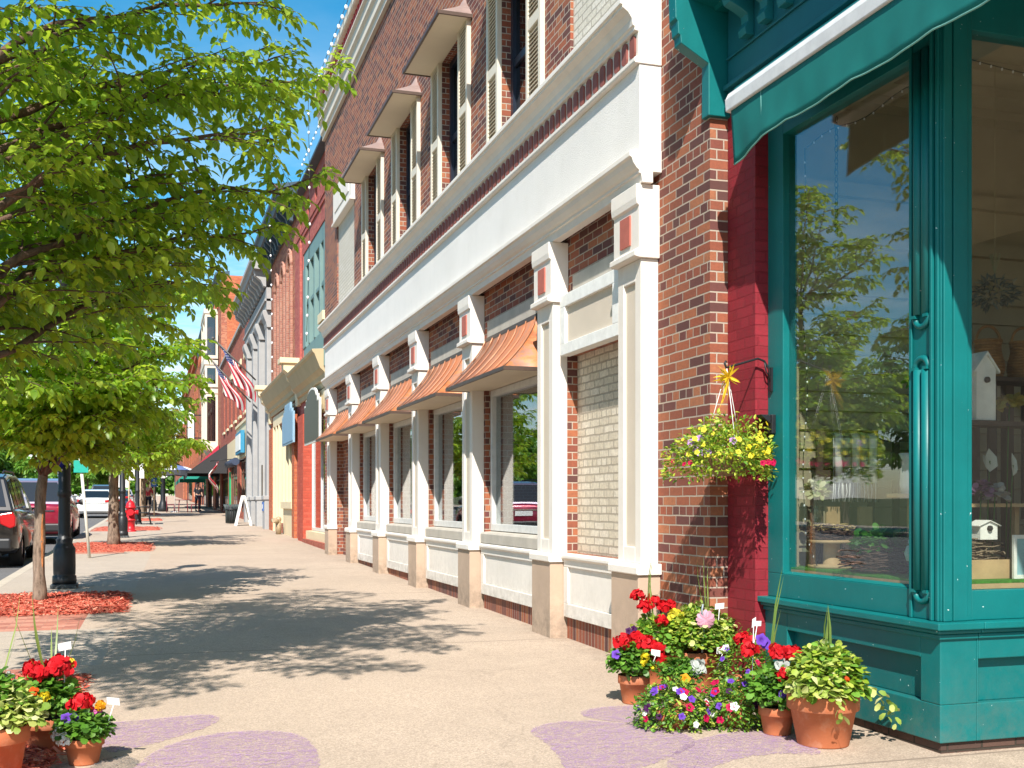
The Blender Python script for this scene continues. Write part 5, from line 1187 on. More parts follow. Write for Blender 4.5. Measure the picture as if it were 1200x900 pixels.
# red and white draped bunting by the shop door
bt = thing('draped_bunting', 'red and white draped bunting flag hanging by the dark shop entrance', 'bunting', (2.6, 56, 3.0)); b = MB(); n = 20
vs = [(3.2+0.5*math.cos(j*0.35)*0.4 - 0.5, 55.6 + i*0.07 + 0.06*math.sin(j*0.8), 3.35 - 0.075*j - 0.18*math.sin(PI*i/n)) for i in range(n+1) for j in range(19)]
b.add(vs, [], 0)
for i in range(n):
    for j in range(18): b.f.append((i*19+j, i*19+19+j, i*19+20+j, i*19+j+1)); b.m.append((i//3 + j//5) % 2); b.s.append(True)
o = b.build('cloth', [FR, FW], bt, fix=False); sm = o.modifiers.new('thick', 'SOLIDIFY'); sm.thickness = 0.01
b = MB(); b.tube([(2.6, 55.5, 3.38), (2.6, 57.1, 3.38)], 0.02, 6); b.tube([(2.6, 56.3, 3.38), (3.71, 56.3, 3.5)], 0.02, 6); b.build('rod', black_iron, bt, fix=False)
# ================================================================== trees
def bark(name, c1, c2):
    m, nt, out = _nt(name); p = pos(nt)
    mp = nt.nodes.new('ShaderNodeMapping'); mp.inputs['Scale'].default_value = (26, 26, 7); L(nt, p, mp.inputs[0])
    n = noise(nt, mp.outputs[0], 1.0, 6, 0.7)
    col = ramp(nt, n, [(0.3, c1), (0.52, c2), (0.75, tuple(x*1.35 for x in c2))])
    princ(nt, out, col, 0.9, 0, bumpn(nt, n, 0.9, 0.02), 0.15); return m
BARK = bark('bark_gray', (0.06,0.042,0.032), (0.24,0.18,0.135)); TWIG = bark('bark_twig', (0.07,0.045,0.03), (0.14,0.09,0.065))
LEAF = leafmat('elm_leaf', [(0,(0.030,0.100,0.009)),(0.4,(0.095,0.22,0.016)),(0.75,(0.20,0.36,0.03)),(1,(0.36,0.48,0.06))], (0.72,0.92,0.06), 0.53, 0.36, 0.5)
LEAF_Y = leafmat('young_leaf', [(0,(0.16,0.16,0.02)),(0.5,(0.27,0.24,0.035)),(1,(0.33,0.25,0.05))], (0.55,0.45,0.06), 0.4)
LEAF_D = leafmat('park_leaf', [(0,(0.05,0.15,0.018)),(0.5,(0.11,0.26,0.03)),(1,(0.20,0.36,0.06))], (0.45,0.65,0.07), 0.42)
def tree(label, base, trunk, limbs, seed, leaf=0.085, leafm=None, density=1.0, twig_len=0.30, spread=0.75, group='street trees along the kerb', tr=0.09, wide=0.52, name='street_tree'):
    """trunk: list of points (first = base); limbs: list of (height fraction on trunk, target point, radius)"""
    rg = np.random.default_rng(seed); base = Vector(base)
    t = thing(name, label, 'tree', base, group)
    b = MB(); tp = [Vector(p) for p in trunk]
    fl = [1.35, 1.08, 1.0] + [0.92]*20
    dense = []
    for a, c in zip(tp[:-1], tp[1:]):
        for k in range(5): dense.append(a.lerp(c, k/5))
    dense.append(tp[-1]); n = len(dense)
    rad = [tr*(1.30 if i == 0 else 1.12 if i == 1 else 1.0)*(1-0.45*i/(n-1))*(1+0.05*math.sin(i*2.1)) for i in range(n)]
    b.tube([p + Vector((0.008*math.sin(i*1.7), 0.008*math.cos(i*2.3), 0)) for i, p in enumerate(dense)], rad, 14)
    b.build('trunk', BARK, t, fix=False)
    br = MB(); LP, LD, LN, LL = [], [], [], []
    def leaves_on(pts, dens):
        L_ = sum((pts[i+1]-pts[i]).length for i in range(len(pts)-1)); k = max(2, int(L_/0.038*dens))
        for q in range(k):
            u = (q+0.6)/k*(len(pts)-1); i = min(int(u), len(pts)-2); p = pts[i].lerp(pts[i+1], u-i); d = (pts[i+1]-pts[i]).normalized()
            side = d.cross(Vector((0,0,1))); side = side.normalized() if side.length > 1e-3 else Vector((1,0,0))
            s = 1 if q % 2 else -1
            dd = d*0.55 + side*s*0.8 + Vector((rg.normal(0,.25), rg.normal(0,.25), -0.32+rg.normal(0,.28)))
            LP.append(p); LD.append(dd); LN.append((rg.normal(0,.42), rg.normal(0,.42), 1.0)); LL.append(leaf*(0.62+0.6*rg.random()))
        d = (pts[-1]-pts[-2]).normalized(); LP.append(pts[-1]); LD.append(d+Vector((0,0,-.35))); LN.append((rg.normal(0,.3), rg.normal(0,.3), 1)); LL.append(leaf*1.15)
    for (hf, tgt, r0) in limbs:
        i = hf*(n-1); k = min(int(i), n-2); s = dense[k].lerp(dense[k+1], i-k); tgt = Vector(tgt); ln = (tgt-s).length
        mid = s.lerp(tgt, 0.45) + Vector((rg.normal(0,.08), rg.normal(0,.08), 0.14))*ln
        pts = []
        for q in range(10):
            u = q/9; p = s*(1-u)**2 + mid*2*u*(1-u) + tgt*u*u
            pts.append(p + Vector((rg.normal(0,.02), rg.normal(0,.02), rg.normal(0,.02)))*(0 if q in (0,) else 1))
        br.tube(pts, [r0*(1-0.88*q/9)+0.003 for q in range(10)], 7)
        step = 0.17; L_ = ln*1.08; u = 0.22; flip = 1
        while u < 1.0:
            x = u*9; k = min(int(x), 8); p = pts[k].lerp(pts[k+1], x-k); tan = (pts[k+1]-pts[k]).normalized()
            side = tan.cross(Vector((0,0,1))); side = side.normalized() if side.length > 1e-3 else Vector((1,0,0))
            flip = -flip
            bl = spread*(1.05-0.55*u)*(0.6+0.7*rg.random())
            d = (tan*0.62 + side*flip*(0.75+0.3*rg.random()) + Vector((0,0,rg.normal(0.10,.28)))).normalized()
            sp_ = [p]
            for q in range(1, 6):
                d = (d + Vector((rg.normal(0,.10), rg.normal(0,.10), -0.05+rg.normal(0,.06)))).normalized(); sp_.append(sp_[-1] + d*bl/5)
            br.tube(sp_, [0.007*(1-0.75*q/5)+0.0015 for q in range(6)], 4, cap=False)
            w = 1
            for q in range(1, 5):
                for _ in range(1 if rg.random() < 0.45 else 2):
                    w = -w; dd = (sp_[q]-sp_[q-1]).normalized(); sd = dd.cross(Vector((0,0,1))).normalized()
                    e = (dd*0.6 + sd*w*0.8 + Vector((0,0,rg.normal(-0.08,.25)))).normalized(); tl = twig_len*(0.5+0.8*rg.random())*(1.1-0.12*q)
                    tw = [sp_[q], sp_[q]+e*tl*0.5, sp_[q]+(e+Vector((0,0,-.16)))*tl]
                    br.tube(tw, [0.003, 0.002, 0.0012], 3, cap=False); leaves_on(tw, density)
            leaves_on(sp_[2:], density*0.8)
            u += step/L_*(0.75+0.5*rg.random())
        leaves_on(pts[7:], density)
    cr = br.build('limbs', TWIG, t, fix=False)
    LL = np.array(LL)
    f = leaf_mesh('crown', leafm or LEAF, np.array([tuple(p) for p in LP]), np.array([tuple(p) for p in LD]), np.array(LN), LL, LL*wide*(0.85+0.3*rg.random(len(LL))), rg.random(len(LL))**1.2, t, 'leaf')
    return t, len(LP)
T0 = (-1.25, 6.6)
g0 = gz(6.6)
tg0 = [P(374,92,8.6), P(330,72,7.7), P(352,222,8.2), P(300,272,8.0), P(325,165,7.6), P(322,5,7.6), P(262,115,7.4), P(215,205,7.2), P(250,255,8.6), P(150,135,6.4), P(100,30,6.2),
       P(40,80,6.0), P(80,190,5.9), P(215,295,7.8), P(70,300,6.6), P(235,335,9.2), P(160,240,9.4), P(110,340,8.2), P(-10,330,7.4), P(30,150,8.6), P(90,90,8.8), P(-40,180,6.0), P(-60,330,6.4), P(-40,60,6.0),
       Vector((-0.3,3.7,4.7)), Vector((-1.5,3.4,4.3)), Vector((0.25,4.6,5.0)), Vector((-0.6,4.2,5.6)), Vector((-2.1,4.2,4.6)), Vector((0.6,5.3,5.4)), Vector((0.5,6.2,5.8)), Vector((-1.0,5.0,6.2)), P(280,-120,7.4), P(150,-160,6.8), P(20,-130,6.4), P(-160,100,6.2), P(-220,240,6.8), P(-140,380,7.6), P(-260,0,7.2), P(-60,-240,7.0), P(150,-300,7.8), P(-200,-180,8.0), P(10,-360,7.6)]
trunk0 = [(T0[0], T0[1], g0-0.05), (T0[0]+0.02, T0[1], g0+1.2), (T0[0]+0.08, T0[1]-0.03, g0+2.4), (T0[0]+0.20, T0[1]+0.02, g0+3.6), (T0[0]+0.26, T0[1]+0.1, g0+5.0)]
def pick(t, trunk, lo=0.36):
    z0, z1 = trunk[0][2], trunk[-1][2]
    dh = math.hypot(t[0]-trunk[0][0], t[1]-trunk[0][1])
    return min(0.99, max(lo, (t[2] - 0.45*dh - z0)/(z1-z0)))
rr = random.Random(5)
_, n0 = tree('nearest street tree with broad green crown overhanging the upper left of the sidewalk', (T0[0], T0[1], g0), trunk0, [(pick(t, trunk0), t, 0.021*rr.uniform(0.7,1.35)) for t in tg0], 21, 0.074, None, 1.22, 0.30, 0.70, tr=0.10, wide=0.58)
T1 = GP(46, 708); g1_ = gz(T1[1])
trunk1 = [(T1[0], T1[1], g1_-0.05), (T1[0]+0.0, T1[1], g1_+0.9), (T1[0]+0.05, T1[1]+0.03, g1_+1.8), (T1[0]+0.10, T1[1], g1_+2.7), (T1[0]+0.12, T1[1]+0.05, g1_+3.9)]
tg1 = [P(238,345,13.2), P(228,400,13.0), P(205,445,12.6), P(178,470,13.2), P(150,480,12.6), P(120,480,12.2), P(92,476,12.0), P(55,484,11.8), P(20,486,12.0), P(-15,480,11.8), P(-40,480,12.4), P(60,350,12.6), P(-20,350,12.2), P(150,330,13.4), P(20,440,10.8), P(90,448,11.0), P(150,445,11.4), P(60,395,11.0), P(-10,400,11.2), P(120,400,11.4), P(185,440,12.0), P(130,480,11.6), P(80,490,11.4), P(30,485,11.4), P(-10,470,12.8), P(110,430,11.4), P(50,420,11.4), P(0,400,11.6), P(150,410,13), P(80,350,11.8), P(20,330,12), P(140,350,12.6), P(150,450,12.0), P(95,465,11.6), P(40,455,11.6), P(-10,440,11.8), P(190,380,13.6), P(120,380,12.2),
       P(60,375,12.0), P(0,360,12.4), P(170,310,13.2), P(100,290,12.6), P(30,280,12.6), P(-60,390,12.6), P(-80,300,12.8), P(215,330,14.2), P(150,490,14.0), P(60,490,13.8), P(170,420,14.6), Vector((-1.2,13.6,5.7)), Vector((-0.35,13.2,5.0)), Vector((-2.1,13.8,5.0)), Vector((-0.9,12.7,5.2)), Vector((-0.7,14.5,5.3)), Vector((-1.8,12.8,4.7)), Vector((0.0,13.9,4.4)), Vector((-1.6,14.6,4.8)), P(20,400,14.4), P(100,430,14.4), P(200,470,14.4)]
t1_, n1 = tree('street tree with cracked grey trunk growing from the red mulch by the black lamp post', (T1[0], T1[1], g1_), trunk1, [(pick(t, trunk1, 0.40), t, 0.020*rr.uniform(0.7,1.2)) for t in tg1], 33, 0.098, None, 1.05, 0.30, 0.66, tr=0.068, wide=0.60)
b = MB(); vs = []                                      # split bark showing orange wood on the second trunk
for i in range(13):
    z = g1_ + 0.42 + 0.05*i; wd = (0.10 + 0.28*math.sin(PI*(i+0.5)/13))*(0.8 + 0.4*rr.random())
    for j in range(4): a = -1.05 + wd*(j/3-0.5)*1.1; r_ = 0.0705 - 0.006*i/13; vs.append((T1[0] + (0.05*max(0, z-g1_-0.9)/0.9) + (r_+0.004)*math.cos(a), T1[1] + (r_+0.004)*math.sin(a), z))
b.add(vs, [(4*i+j, 4*i+j+1, 4*i+j+5, 4*i+j+4) for i in range(12) for j in range(3)], 0, True)
b.build('bark_scar', bark('bark_orange', (0.20,0.07,0.025), (0.48,0.20,0.08)), t1_, fix=False)
T2 = GP(133, 640); g2_ = gz(T2[1])
trunk2 = [(T2[0], T2[1], g2_-0.05), (T2[0], T2[1], g2_+1.2), (T2[0]+0.04, T2[1], g2_+2.4), (T2[0]+0.1, T2[1], g2_+3.6), (T2[0]+0.1, T2[1], g2_+5.2)]
tg2 = [P(x, y, d) for x, y, d in ((232,520,24.5),(225,480,25),(210,440,25.5),(185,410,26),(150,390,26),(110,400,25),(80,440,25),(60,490,25),(90,530,24.5),(130,545,24),(170,535,24),(200,545,25),(150,470,23.5),(190,480,24),(110,480,24),(160,430,24),(120,440,27),(180,500,27.5),(150,360,26),(215,400,27),(90,370,26))]
tree('street tree in the second mulch bed behind the green topped sign post', (T2[0], T2[1], g2_), trunk2, [(pick(t, trunk2, 0.42), t, 0.035) for t in tg2], 44, 0.13, None, 0.62, 0.36, 0.8, tr=0.125)
def generic_tree(label, base, h, r, seed, leafm, leaf, nl=22, dens=0.4, lo=0.42, group='street trees along the kerb', tr=0.1, name='street_tree', sp=0.9, tw=0.42):
    rg = random.Random(seed); x, y = base; z = gz(y)
    trunk = [(x, y, z-0.05), (x+0.02, y, z+h*0.25), (x+0.05, y+0.03, z+h*0.5), (x+0.05, y, z+h*0.85)]
    L_ = []
    for k in range(nl):
        a = 2.4*k + rg.uniform(-.4,.4); u = (k+0.5)/nl; zz_ = z + h*(lo + (1-lo)*u); q = r*math.sqrt(max(0.08, 1-(2*u-0.85)**2*0.95))*rg.uniform(0.75,1.1)
        L_.append((min(0.98, max(0.36, lo*0.8+u*0.6)), (x+q*math.cos(a), y+q*math.sin(a), zz_), 0.03*h/5))
    return tree(label, (x, y, z), trunk, L_, seed, leaf, leafm, dens, tw, sp, group, tr, name=name)
generic_tree('slim street tree by the bench with green crown', GP(166, 606), 5.2, 1.7, 51, LEAF, 0.16, 16, 0.30)
generic_tree('street tree with yellow spring leaves by the street clock', (-0.55, 58.0), 6.2, 2.2, 52, LEAF_Y, 0.20, 18, 0.30)
generic_tree('far street tree with yellowish leaves behind the patio umbrella', (-0.4, 80.0), 7.0, 2.6, 53, LEAF_Y, 0.28, 18, 0.25)
generic_tree('far green street tree at the end of the kerb', (-0.4, 98.0), 7.5, 2.8, 54, LEAF, 0.32, 18, 0.22)
# trees across the street and at the park on the left
pg = 'park trees across the street'
labs = ['broad park tree across the street, farthest left behind the black car', 'park tree across the street behind the red car roof', 'park tree across the street left of the white car', 'round park tree across the street far behind the white car', 'distant park tree at the far left end of the road', 'distant park tree near the end of the road', 'park tree across the street hidden behind the nearest trunk', 'tree across the street opposite the teal shop', 'tree across the street opposite the copper awnings', 'tree across the street opposite the pink building']
for k, (x, y, h, r) in enumerate([(-19,52,6.0,3.2),(-19,64,6.2,3.4),(-18,80,6.4,3.6),(-17,100,7.0,4.0),(-16,125,8,4.6),(-9,165,9,5.0),(-25,58,6.5,3.6)]):
    generic_tree(labs[k], (x, y), h, r, 60+k, LEAF_D, 0.30 if y < 90 else 0.42, 22, 0.28, 0.28, pg, 0.16, 'park_tree', 1.3, 0.7)
for k, (x, y, h, r) in enumerate([(-17.5,18,7.0,3.0),(-17.5,31,7.4,3.2),(-17.5,-3,7.0,3.0)]):
    generic_tree(labs[7+k], (x, y), h, r, 70+k, LEAF_D, 0.22, 22, 0.4, 0.32, pg, 0.15, 'park_tree', 1.1, 0.55)
# a far wood closing the horizon
def far_wood():
    rg = np.random.default_rng(9); n = 26000; x = rg.uniform(-150, 30, n); y = 262 + rg.random(n)*30; hmax = 8.5 + 2.2*np.sin(x*0.11) + 1.4*np.sin(x*0.37+1) + 0.8*np.sin(x*0.9); z = gz(260) + hmax*rg.random(n)**0.7
    d = rg.normal(0, 1, (n, 3)); nr = rg.normal(0, .5, (n, 3)) + np.array([0,-0.4,0.8]); l = 0.8 + 0.8*rg.random(n)
    tag(leaf_mesh('far_wood', LEAF_D, np.stack([x, y, z], 1), d, nr, l, l*0.8, rg.random(n), None, 'round'), kind='stuff')
far_wood()
# ================================================================== potted flowers
LIME = leafmat('lime_leaf', [(0,(0.12,0.22,0.015)),(0.5,(0.27,0.39,0.03)),(1,(0.48,0.52,0.10))], (0.5,0.6,0.08), 0.3, 0.5, 0.35)
BASIL = leafmat('fresh_leaf', [(0,(0.045,0.13,0.012)),(0.5,(0.10,0.25,0.025)),(1,(0.18,0.36,0.05))], (0.35,0.55,0.06), 0.3, 0.45, 0.4)
VARI = leafmat('variegated_leaf', [(0,(0.13,0.24,0.03)),(0.5,(0.33,0.42,0.08)),(0.8,(0.55,0.58,0.20)),(1,(0.68,0.68,0.34))], (0.6,0.65,0.15), 0.3, 0.5, 0.35)
DEEP = leafmat('deep_leaf', [(0,(0.025,0.08,0.012)),(0.6,(0.06,0.15,0.02)),(1,(0.12,0.23,0.035))], (0.25,0.42,0.05), 0.25, 0.45, 0.4)
BLADE = leafmat('grass_blade', [(0,(0.10,0.17,0.03)),(1,(0.25,0.32,0.08))], (0.4,0.5,0.1), 0.2)
def pm(name, c, d=0.55): return leafmat(name, [(0, tuple(x*d for x in c)), (1, c)], tuple(min(1, x*1.2) for x in c), 0.25, 0.6, 0.2)
RED = pm('petal_red', (0.70,0.012,0.02)); CRIM = pm('petal_crimson', (0.50,0.006,0.07)); PURP = pm('petal_purple', (0.15,0.05,0.45)); VIO = pm('petal_violet', (0.50,0.28,0.62)); WHT = pm('petal_white', (0.80,0.80,0.76), 0.8)
YEL = pm('petal_yellow', (0.78,0.60,0.02)); ORG = pm('petal_orange', (0.80,0.33,0.01)); PNK = pm('petal_pink', (0.75,0.12,0.40)); LYEL = pm('petal_lemon', (0.78,0.70,0.06)); SCAR = pm('petal_scarlet', (0.75,0.10,0.01)); SILV = pm('dusty_leaf', (0.55,0.58,0.54), 0.7); DKP = pm('petal_dark', (0.06,0.01,0.07))
WTAG = simple('plant_tag_white', (0.80,0.80,0.78), 0.5)
frng = np.random.default_rng(77)
def pot(t, c, rt, h):
    rb = rt*0.70; b = MB()
    b.lathe([(0,0),(rb,0),(rb*1.02,0.006),(rt*0.90,h*0.70),(rt*0.97,h*0.70),(rt,h*0.72),(rt*1.0,h*0.98),(rt*0.985,h),(rt*0.90,h),(rt*0.88,h*0.90),(0,h*0.90)], c, 40, cap=False)
    o = b.build('pot', terracotta, t)
    s = MB(); s.lathe([(0,h*0.93),(rt*0.89,h*0.905)], c, 24, cap=False); s.build('soil', soil_mat, t)
def head(t, c, r, n, mat, ps, name='flower'):
    g = frng; th = g.random(n)*2*PI; z = -0.35 + 1.35*g.random(n); q = np.sqrt(np.maximum(0, 1-z*z)); rr = 0.65+0.35*g.random(n)
    D = np.stack([q*np.cos(th), q*np.sin(th), z*0.8], 1); pts = np.array(c) + D*rr[:, None]*r*0.82
    dirs = np.cross(D, g.normal(0, 1, (n, 3))) + D*0.35; l = ps*(0.7+0.6*g.random(n))
    return leaf_mesh(name, mat, pts, dirs, D, l, l*0.95, g.random(n), t, 'round', 0.1, 0.15)
PETMESH = {}
def petunia(t, c, nrm, r, mat):
    key = mat.name
    if key not in PETMESH:
        b = MB(); n = 20; vs = [(0,0,-0.5)]
        for q, (rr, z) in enumerate(((0.22,-0.12),(0.62,0.05),(1.0,0.0))):
            for j in range(n):
                a = 2*PI*j/n; k = 1 + (0.13*math.cos(5*a) if q else 0); vs.append((rr*k*math.cos(a), rr*k*math.sin(a), z + (0.10*math.cos(10*a) if q == 2 else 0)))
        fs = [(0, 1+j, 1+(j+1) % n) for j in range(n)] + [(1+q*n+j, 1+(q+1)*n+j, 1+(q+1)*n+(j+1) % n, 1+q*n+(j+1) % n) for q in range(2) for j in range(n)]
        b.add(vs, fs, 0, True); o = b.build('flower', mat, None, fix=False); at = o.data.attributes.new('rnd', 'FLOAT', 'POINT'); at.data.foreach_set('value', np.array([0.0]+[0.35]*n+[0.8]*n+[1.0]*n, np.float32)); PETMESH[key] = o.data; bpy.data.objects.remove(o)
    o = bpy.data.objects.new('flower', PETMESH[key]); COL.objects.link(o); o.parent = t; o.location = Vector(c) - Vector(t.location)
    o.rotation_euler = Vector(nrm).to_track_quat('Z', 'Y').to_euler(); o.scale = (r, r, r); return o
def spikes(t, c, n, h, lean=0.35, w=0.012):
    g = frng; a = g.random(n)*2*PI; d = np.stack([lean*np.cos(a), lean*np.sin(a), np.ones(n)], 1); nr = np.stack([-np.cos(a), -np.sin(a), np.full(n, 0.35)], 1); l = h*(0.6+0.5*g.random(n))
    return leaf_mesh('grass_blade', BLADE, np.tile(np.array(c), (n, 1)), d, -nr, l, np.full(n, w), g.random(n), t, 'blade', 0, 0.30)
def stake(t, p, top, w, h, tilt=0.0):
    b = MB(); p = Vector(p); q = Vector(top); b.tube([p, q], 0.0022, 5); b.build('tag_stake', white_metal, t, fix=False)
    b = MB(); u = Vector((CY, -SY, tilt)); v = Vector((-SY*0.3, -CY*0.3, 1.0)).normalized(); n = u.cross(v).normalized()*0.0012
    c = [q - u*w/2, q + u*w/2, q + u*w/2 + v*h, q - u*w/2 + v*h]; b.add([x-n for x in c] + [x+n for x in c], [(0,1,2,3),(7,6,5,4),(0,4,5,1),(1,5,6,2),(2,6,7,3),(3,7,4,0)]); b.build('plant_tag', WTAG, t)
def stems(t, pts, base):
    b = MB(); base = Vector(base)
    for p in pts:
        p = Vector(p); b.tube([base + (p-base)*0.15, base.lerp(p, 0.6) + Vector((0,0,0.01)), p], 0.003, 5)
    b.build('stem', BASIL, t, fix=False)
def dens_disk(t, c, rx, rz, n, ln, mats, weights, **k):
    for m, w in zip(mats, weights):
        for q, f in ((0.75, 0.70), (0.75, 0.95)):          # small and larger leaves mixed, the dome not quite round
            cc = (c[0]+frng.normal(0, rx*0.10), c[1]+frng.normal(0, rx*0.10), c[2]+frng.normal(0, rz*0.08))
            bush('foliage', t, cc, rx*frng.uniform(0.86, 1.06), rz*frng.uniform(0.85, 1.12), int(n*w*q), ln*f, m, rgen=frng, **k)
def planter(label, px, py, rt, h, grp):
    x, y = GP(px, py); y += rt*0.7*0.9; x += rt*0.7*0.30
    t = thing('potted_plant', label, 'potted plant', (x, y, gz(y)), grp); pot(t, (x, y, gz(y)), rt, h); return t, x, y, gz(y)
G1 = 'potted flowers by the teal shop'; G0 = 'potted flowers at the left of the sidewalk'
# large right pot
t, x, y, z = planter('largest terracotta pot with lime green and variegated foliage beside the teal shop corner', 972, 878, 0.183, 0.262, G1)
dens_disk(t, (x, y, z+0.30), 0.185, 0.20, 1500, 0.045, (BASIL, LIME, VARI), (0.25, 0.45, 0.3))
bush('foliage', t, (x-0.10, y-0.10, z+0.28), 0.11, 0.07, 160, 0.05, VARI, rgen=frng)
g = frng
def trail(t, p0, d, L_, n, mat, ln):
    p = Vector(p0); d = Vector(d).normalized(); P_, D_ = [], []
    for k in range(n):
        d = (d + Vector((g.normal(0,.12), g.normal(0,.12), -0.14))).normalized(); p = p + d*L_/n; P_.append(tuple(p)); D_.append(tuple(Vector((g.normal(0,1), g.normal(0,1), -0.3)) + d*0.5))
    leaf_mesh('trailing_stem', mat, P_, D_, [(g.normal(0,.4), g.normal(0,.4), 1) for _ in P_], np.full(n, ln)*(0.7+0.5*g.random(n)), np.full(n, ln*0.6), g.random(n), t, 'round')
trail(t, (x+0.16, y-0.08, z+0.30), (1, -0.3, 0.15), 0.32, 16, VARI, 0.05); trail(t, (x+0.18, y-0.02, z+0.30), (1, -0.2, 0.0), 0.30, 14, VARI, 0.045); trail(t, (x-0.06, y-0.18, z+0.27), (-0.1, -1, -0.2), 0.14, 8, VARI, 0.045)
spikes(t, (x+0.03, y, z+0.34), 4, 0.36, 0.30, 0.016)
head(t, (x+0.015, y-0.16, z+0.345), 0.026, 26, SCAR, 0.022)
# small right pot with red geraniums
t, x, y, z = planter('small terracotta pot of red geraniums standing left of the largest pot', 914, 863, 0.100, 0.15, G1)
dens_disk(t, (x, y, z+0.20), 0.14, 0.13, 620, 0.042, (BASIL, DEEP), (0.6, 0.4))
hp_ = [(x-0.01, y-0.10, z+0.33), (x+0.02, y+0.02, z+0.43), (x+0.10, y+0.0, z+0.425), (x+0.13, y+0.04, z+0.40), (x-0.12, y+0.08, z+0.44), (x+0.05, y-0.08, z+0.255)]
for p, r in zip(hp_, (0.052,0.055,0.06,0.045,0.05,0.026)): head(t, p, r, 70, RED, 0.030)
stems(t, hp_, (x, y, z+0.12)); spikes(t, (x+0.0, y+0.06, z+0.2), 4, 0.62, 0.12, 0.014)
head(t, (x+0.02, y-0.02, z+0.365), 0.035, 40, SILV, 0.03, 'silver_leaf')
for p in ((x-0.04, y-0.12, z+0.235), (x+0.06, y-0.09, z+0.30)): petunia(t, p, (-.3,-1,.4), 0.022, PURP)
stake(t, (x+0.06, y-0.03, z+0.2), (x+0.065, y-0.08, z+0.345), 0.034, 0.075, 0.0)
stake(t, (x-0.06, y+0.16, z+0.2), (x-0.05, y+0.16, z+0.56), 0.02, 0.05, 0.6)
# left red geranium pot of the right group
t, x, y, z = planter('terracotta pot of red geraniums and yellow blooms at the left end by the brick pier', 744, 826, 0.098, 0.175, G1)
dens_disk(t, (x, y, z+0.22), 0.15, 0.12, 620, 0.042, (BASIL, DEEP), (0.6, 0.4))
hp_ = [(x-0.07, y+0.0, z+0.375), (x+0.06, y-0.03, z+0.365), (x+0.12, y-0.05, z+0.33), (x+0.13, y-0.07, z+0.265), (x+0.02, y+0.02, z+0.39)]
for p, r in zip(hp_, (0.062,0.06,0.055,0.052,0.05)): head(t, p, r, 90, RED, 0.034)
stems(t, hp_, (x, y, z+0.14))
for p in ((x+0.01, y-0.13, z+0.265), (x+0.06, y-0.13, z+0.235), (x+0.02, y-0.125, z+0.295)): head(t, p, 0.024, 34, YEL, 0.02)
petunia(t, (x-0.14, y-0.05, z+0.31), (-.5,-1,.5), 0.028, PURP); petunia(t, (x-0.02, y+0.03, z+0.44), (-.2,-1,.5), 0.022, DKP); petunia(t, (x+0.02, y+0.04, z+0.45), (.2,-1,.5), 0.022, DKP)
stake(t, (x+0.08, y-0.06, z+0.2), (x+0.09, y-0.12, z+0.30), 0.055, 0.04, -0.15)
# back pots
t, x, y, z = planter('terracotta pot of tall red geraniums at the back beside the tan pilaster base', 772, 806, 0.13, 0.22, G1)
dens_disk(t, (x, y, z+0.29), 0.19, 0.19, 700, 0.045, (BASIL, LIME), (0.5, 0.5))
hp_ = [(x-0.13, y+0.02, z+0.60), (x-0.09, y, z+0.53), (x-0.02, y+0.04, z+0.56), (x+0.04, y, z+0.53), (x+0.12, y+0.05, z+0.53), (x-0.02, y-0.1, z+0.44)]
for p, r in zip(hp_, (0.045,0.05,0.045,0.042,0.035,0.035)): head(t, p, r, 55, RED, 0.032)
stems(t, hp_, (x, y, z+0.2)); spikes(t, (x-0.04, y+0.02, z+0.3), 7, 0.58, 0.25, 0.010)
head(t, (x+0.10, y-0.08, z+0.46), 0.06, 60, LYEL, 0.035); head(t, (x+0.12, y-0.10, z+0.39), 0.05, 60, VARI, 0.035, 'variegated_leaf')
t, x, y, z = planter('terracotta pot of lime leaved plant with pink pinwheel flower in front of the crimson pier', 818, 808, 0.15, 0.24, G1)
dens_disk(t, (x+0.04, y, z+0.33), 0.235, 0.22, 1500, 0.045, (BASIL, LIME, VARI), (0.35, 0.45, 0.2)); spikes(t, (x+0.10, y, z+0.42), 9, 0.50, 0.55, 0.010)
pc = Vector((x-0.03, y-0.20, z+0.47)); n = 12
leaf_mesh('pinwheel_flower', pm('petal_pinwheel', (0.80,0.40,0.52)), [tuple(pc)]*n, [(math.cos(a)*CY, -math.sin(a)*0.0-math.cos(a)*SY, math.sin(a)) for a in np.linspace(0, 2*PI, n+1)[:-1]], [(-.3,-1,.1)]*n, np.full(n, 0.062), np.full(n, 0.035), frng.random(n), t, 'round')
b = MB(); b.tube([(pc.x, pc.y+0.05, z+0.25), tuple(pc+Vector((0,0.015,0))), tuple(pc+Vector((-0.03,0,0.05))), tuple(pc+Vector((-0.02,0,0.10)))], 0.006, 6); b.build('pinwheel_stem', simple('stem_gray', (0.25,0.30,0.33), 0.5), t, fix=False)
stake(t, (x+0.1, y-0.1, z+0.3), (x+0.09, y-0.16, z+0.53), 0.06, 0.04, 0.1); stake(t, (x+0.05, y-0.2, z+0.15), (x+0.07, y-0.24, z+0.25), 0.08, 0.045, 0.05)
stake(t, (x+0.2, y, z+0.3), (x+0.36, y+0.02, z+0.44), 0.06, 0.04, -0.1)
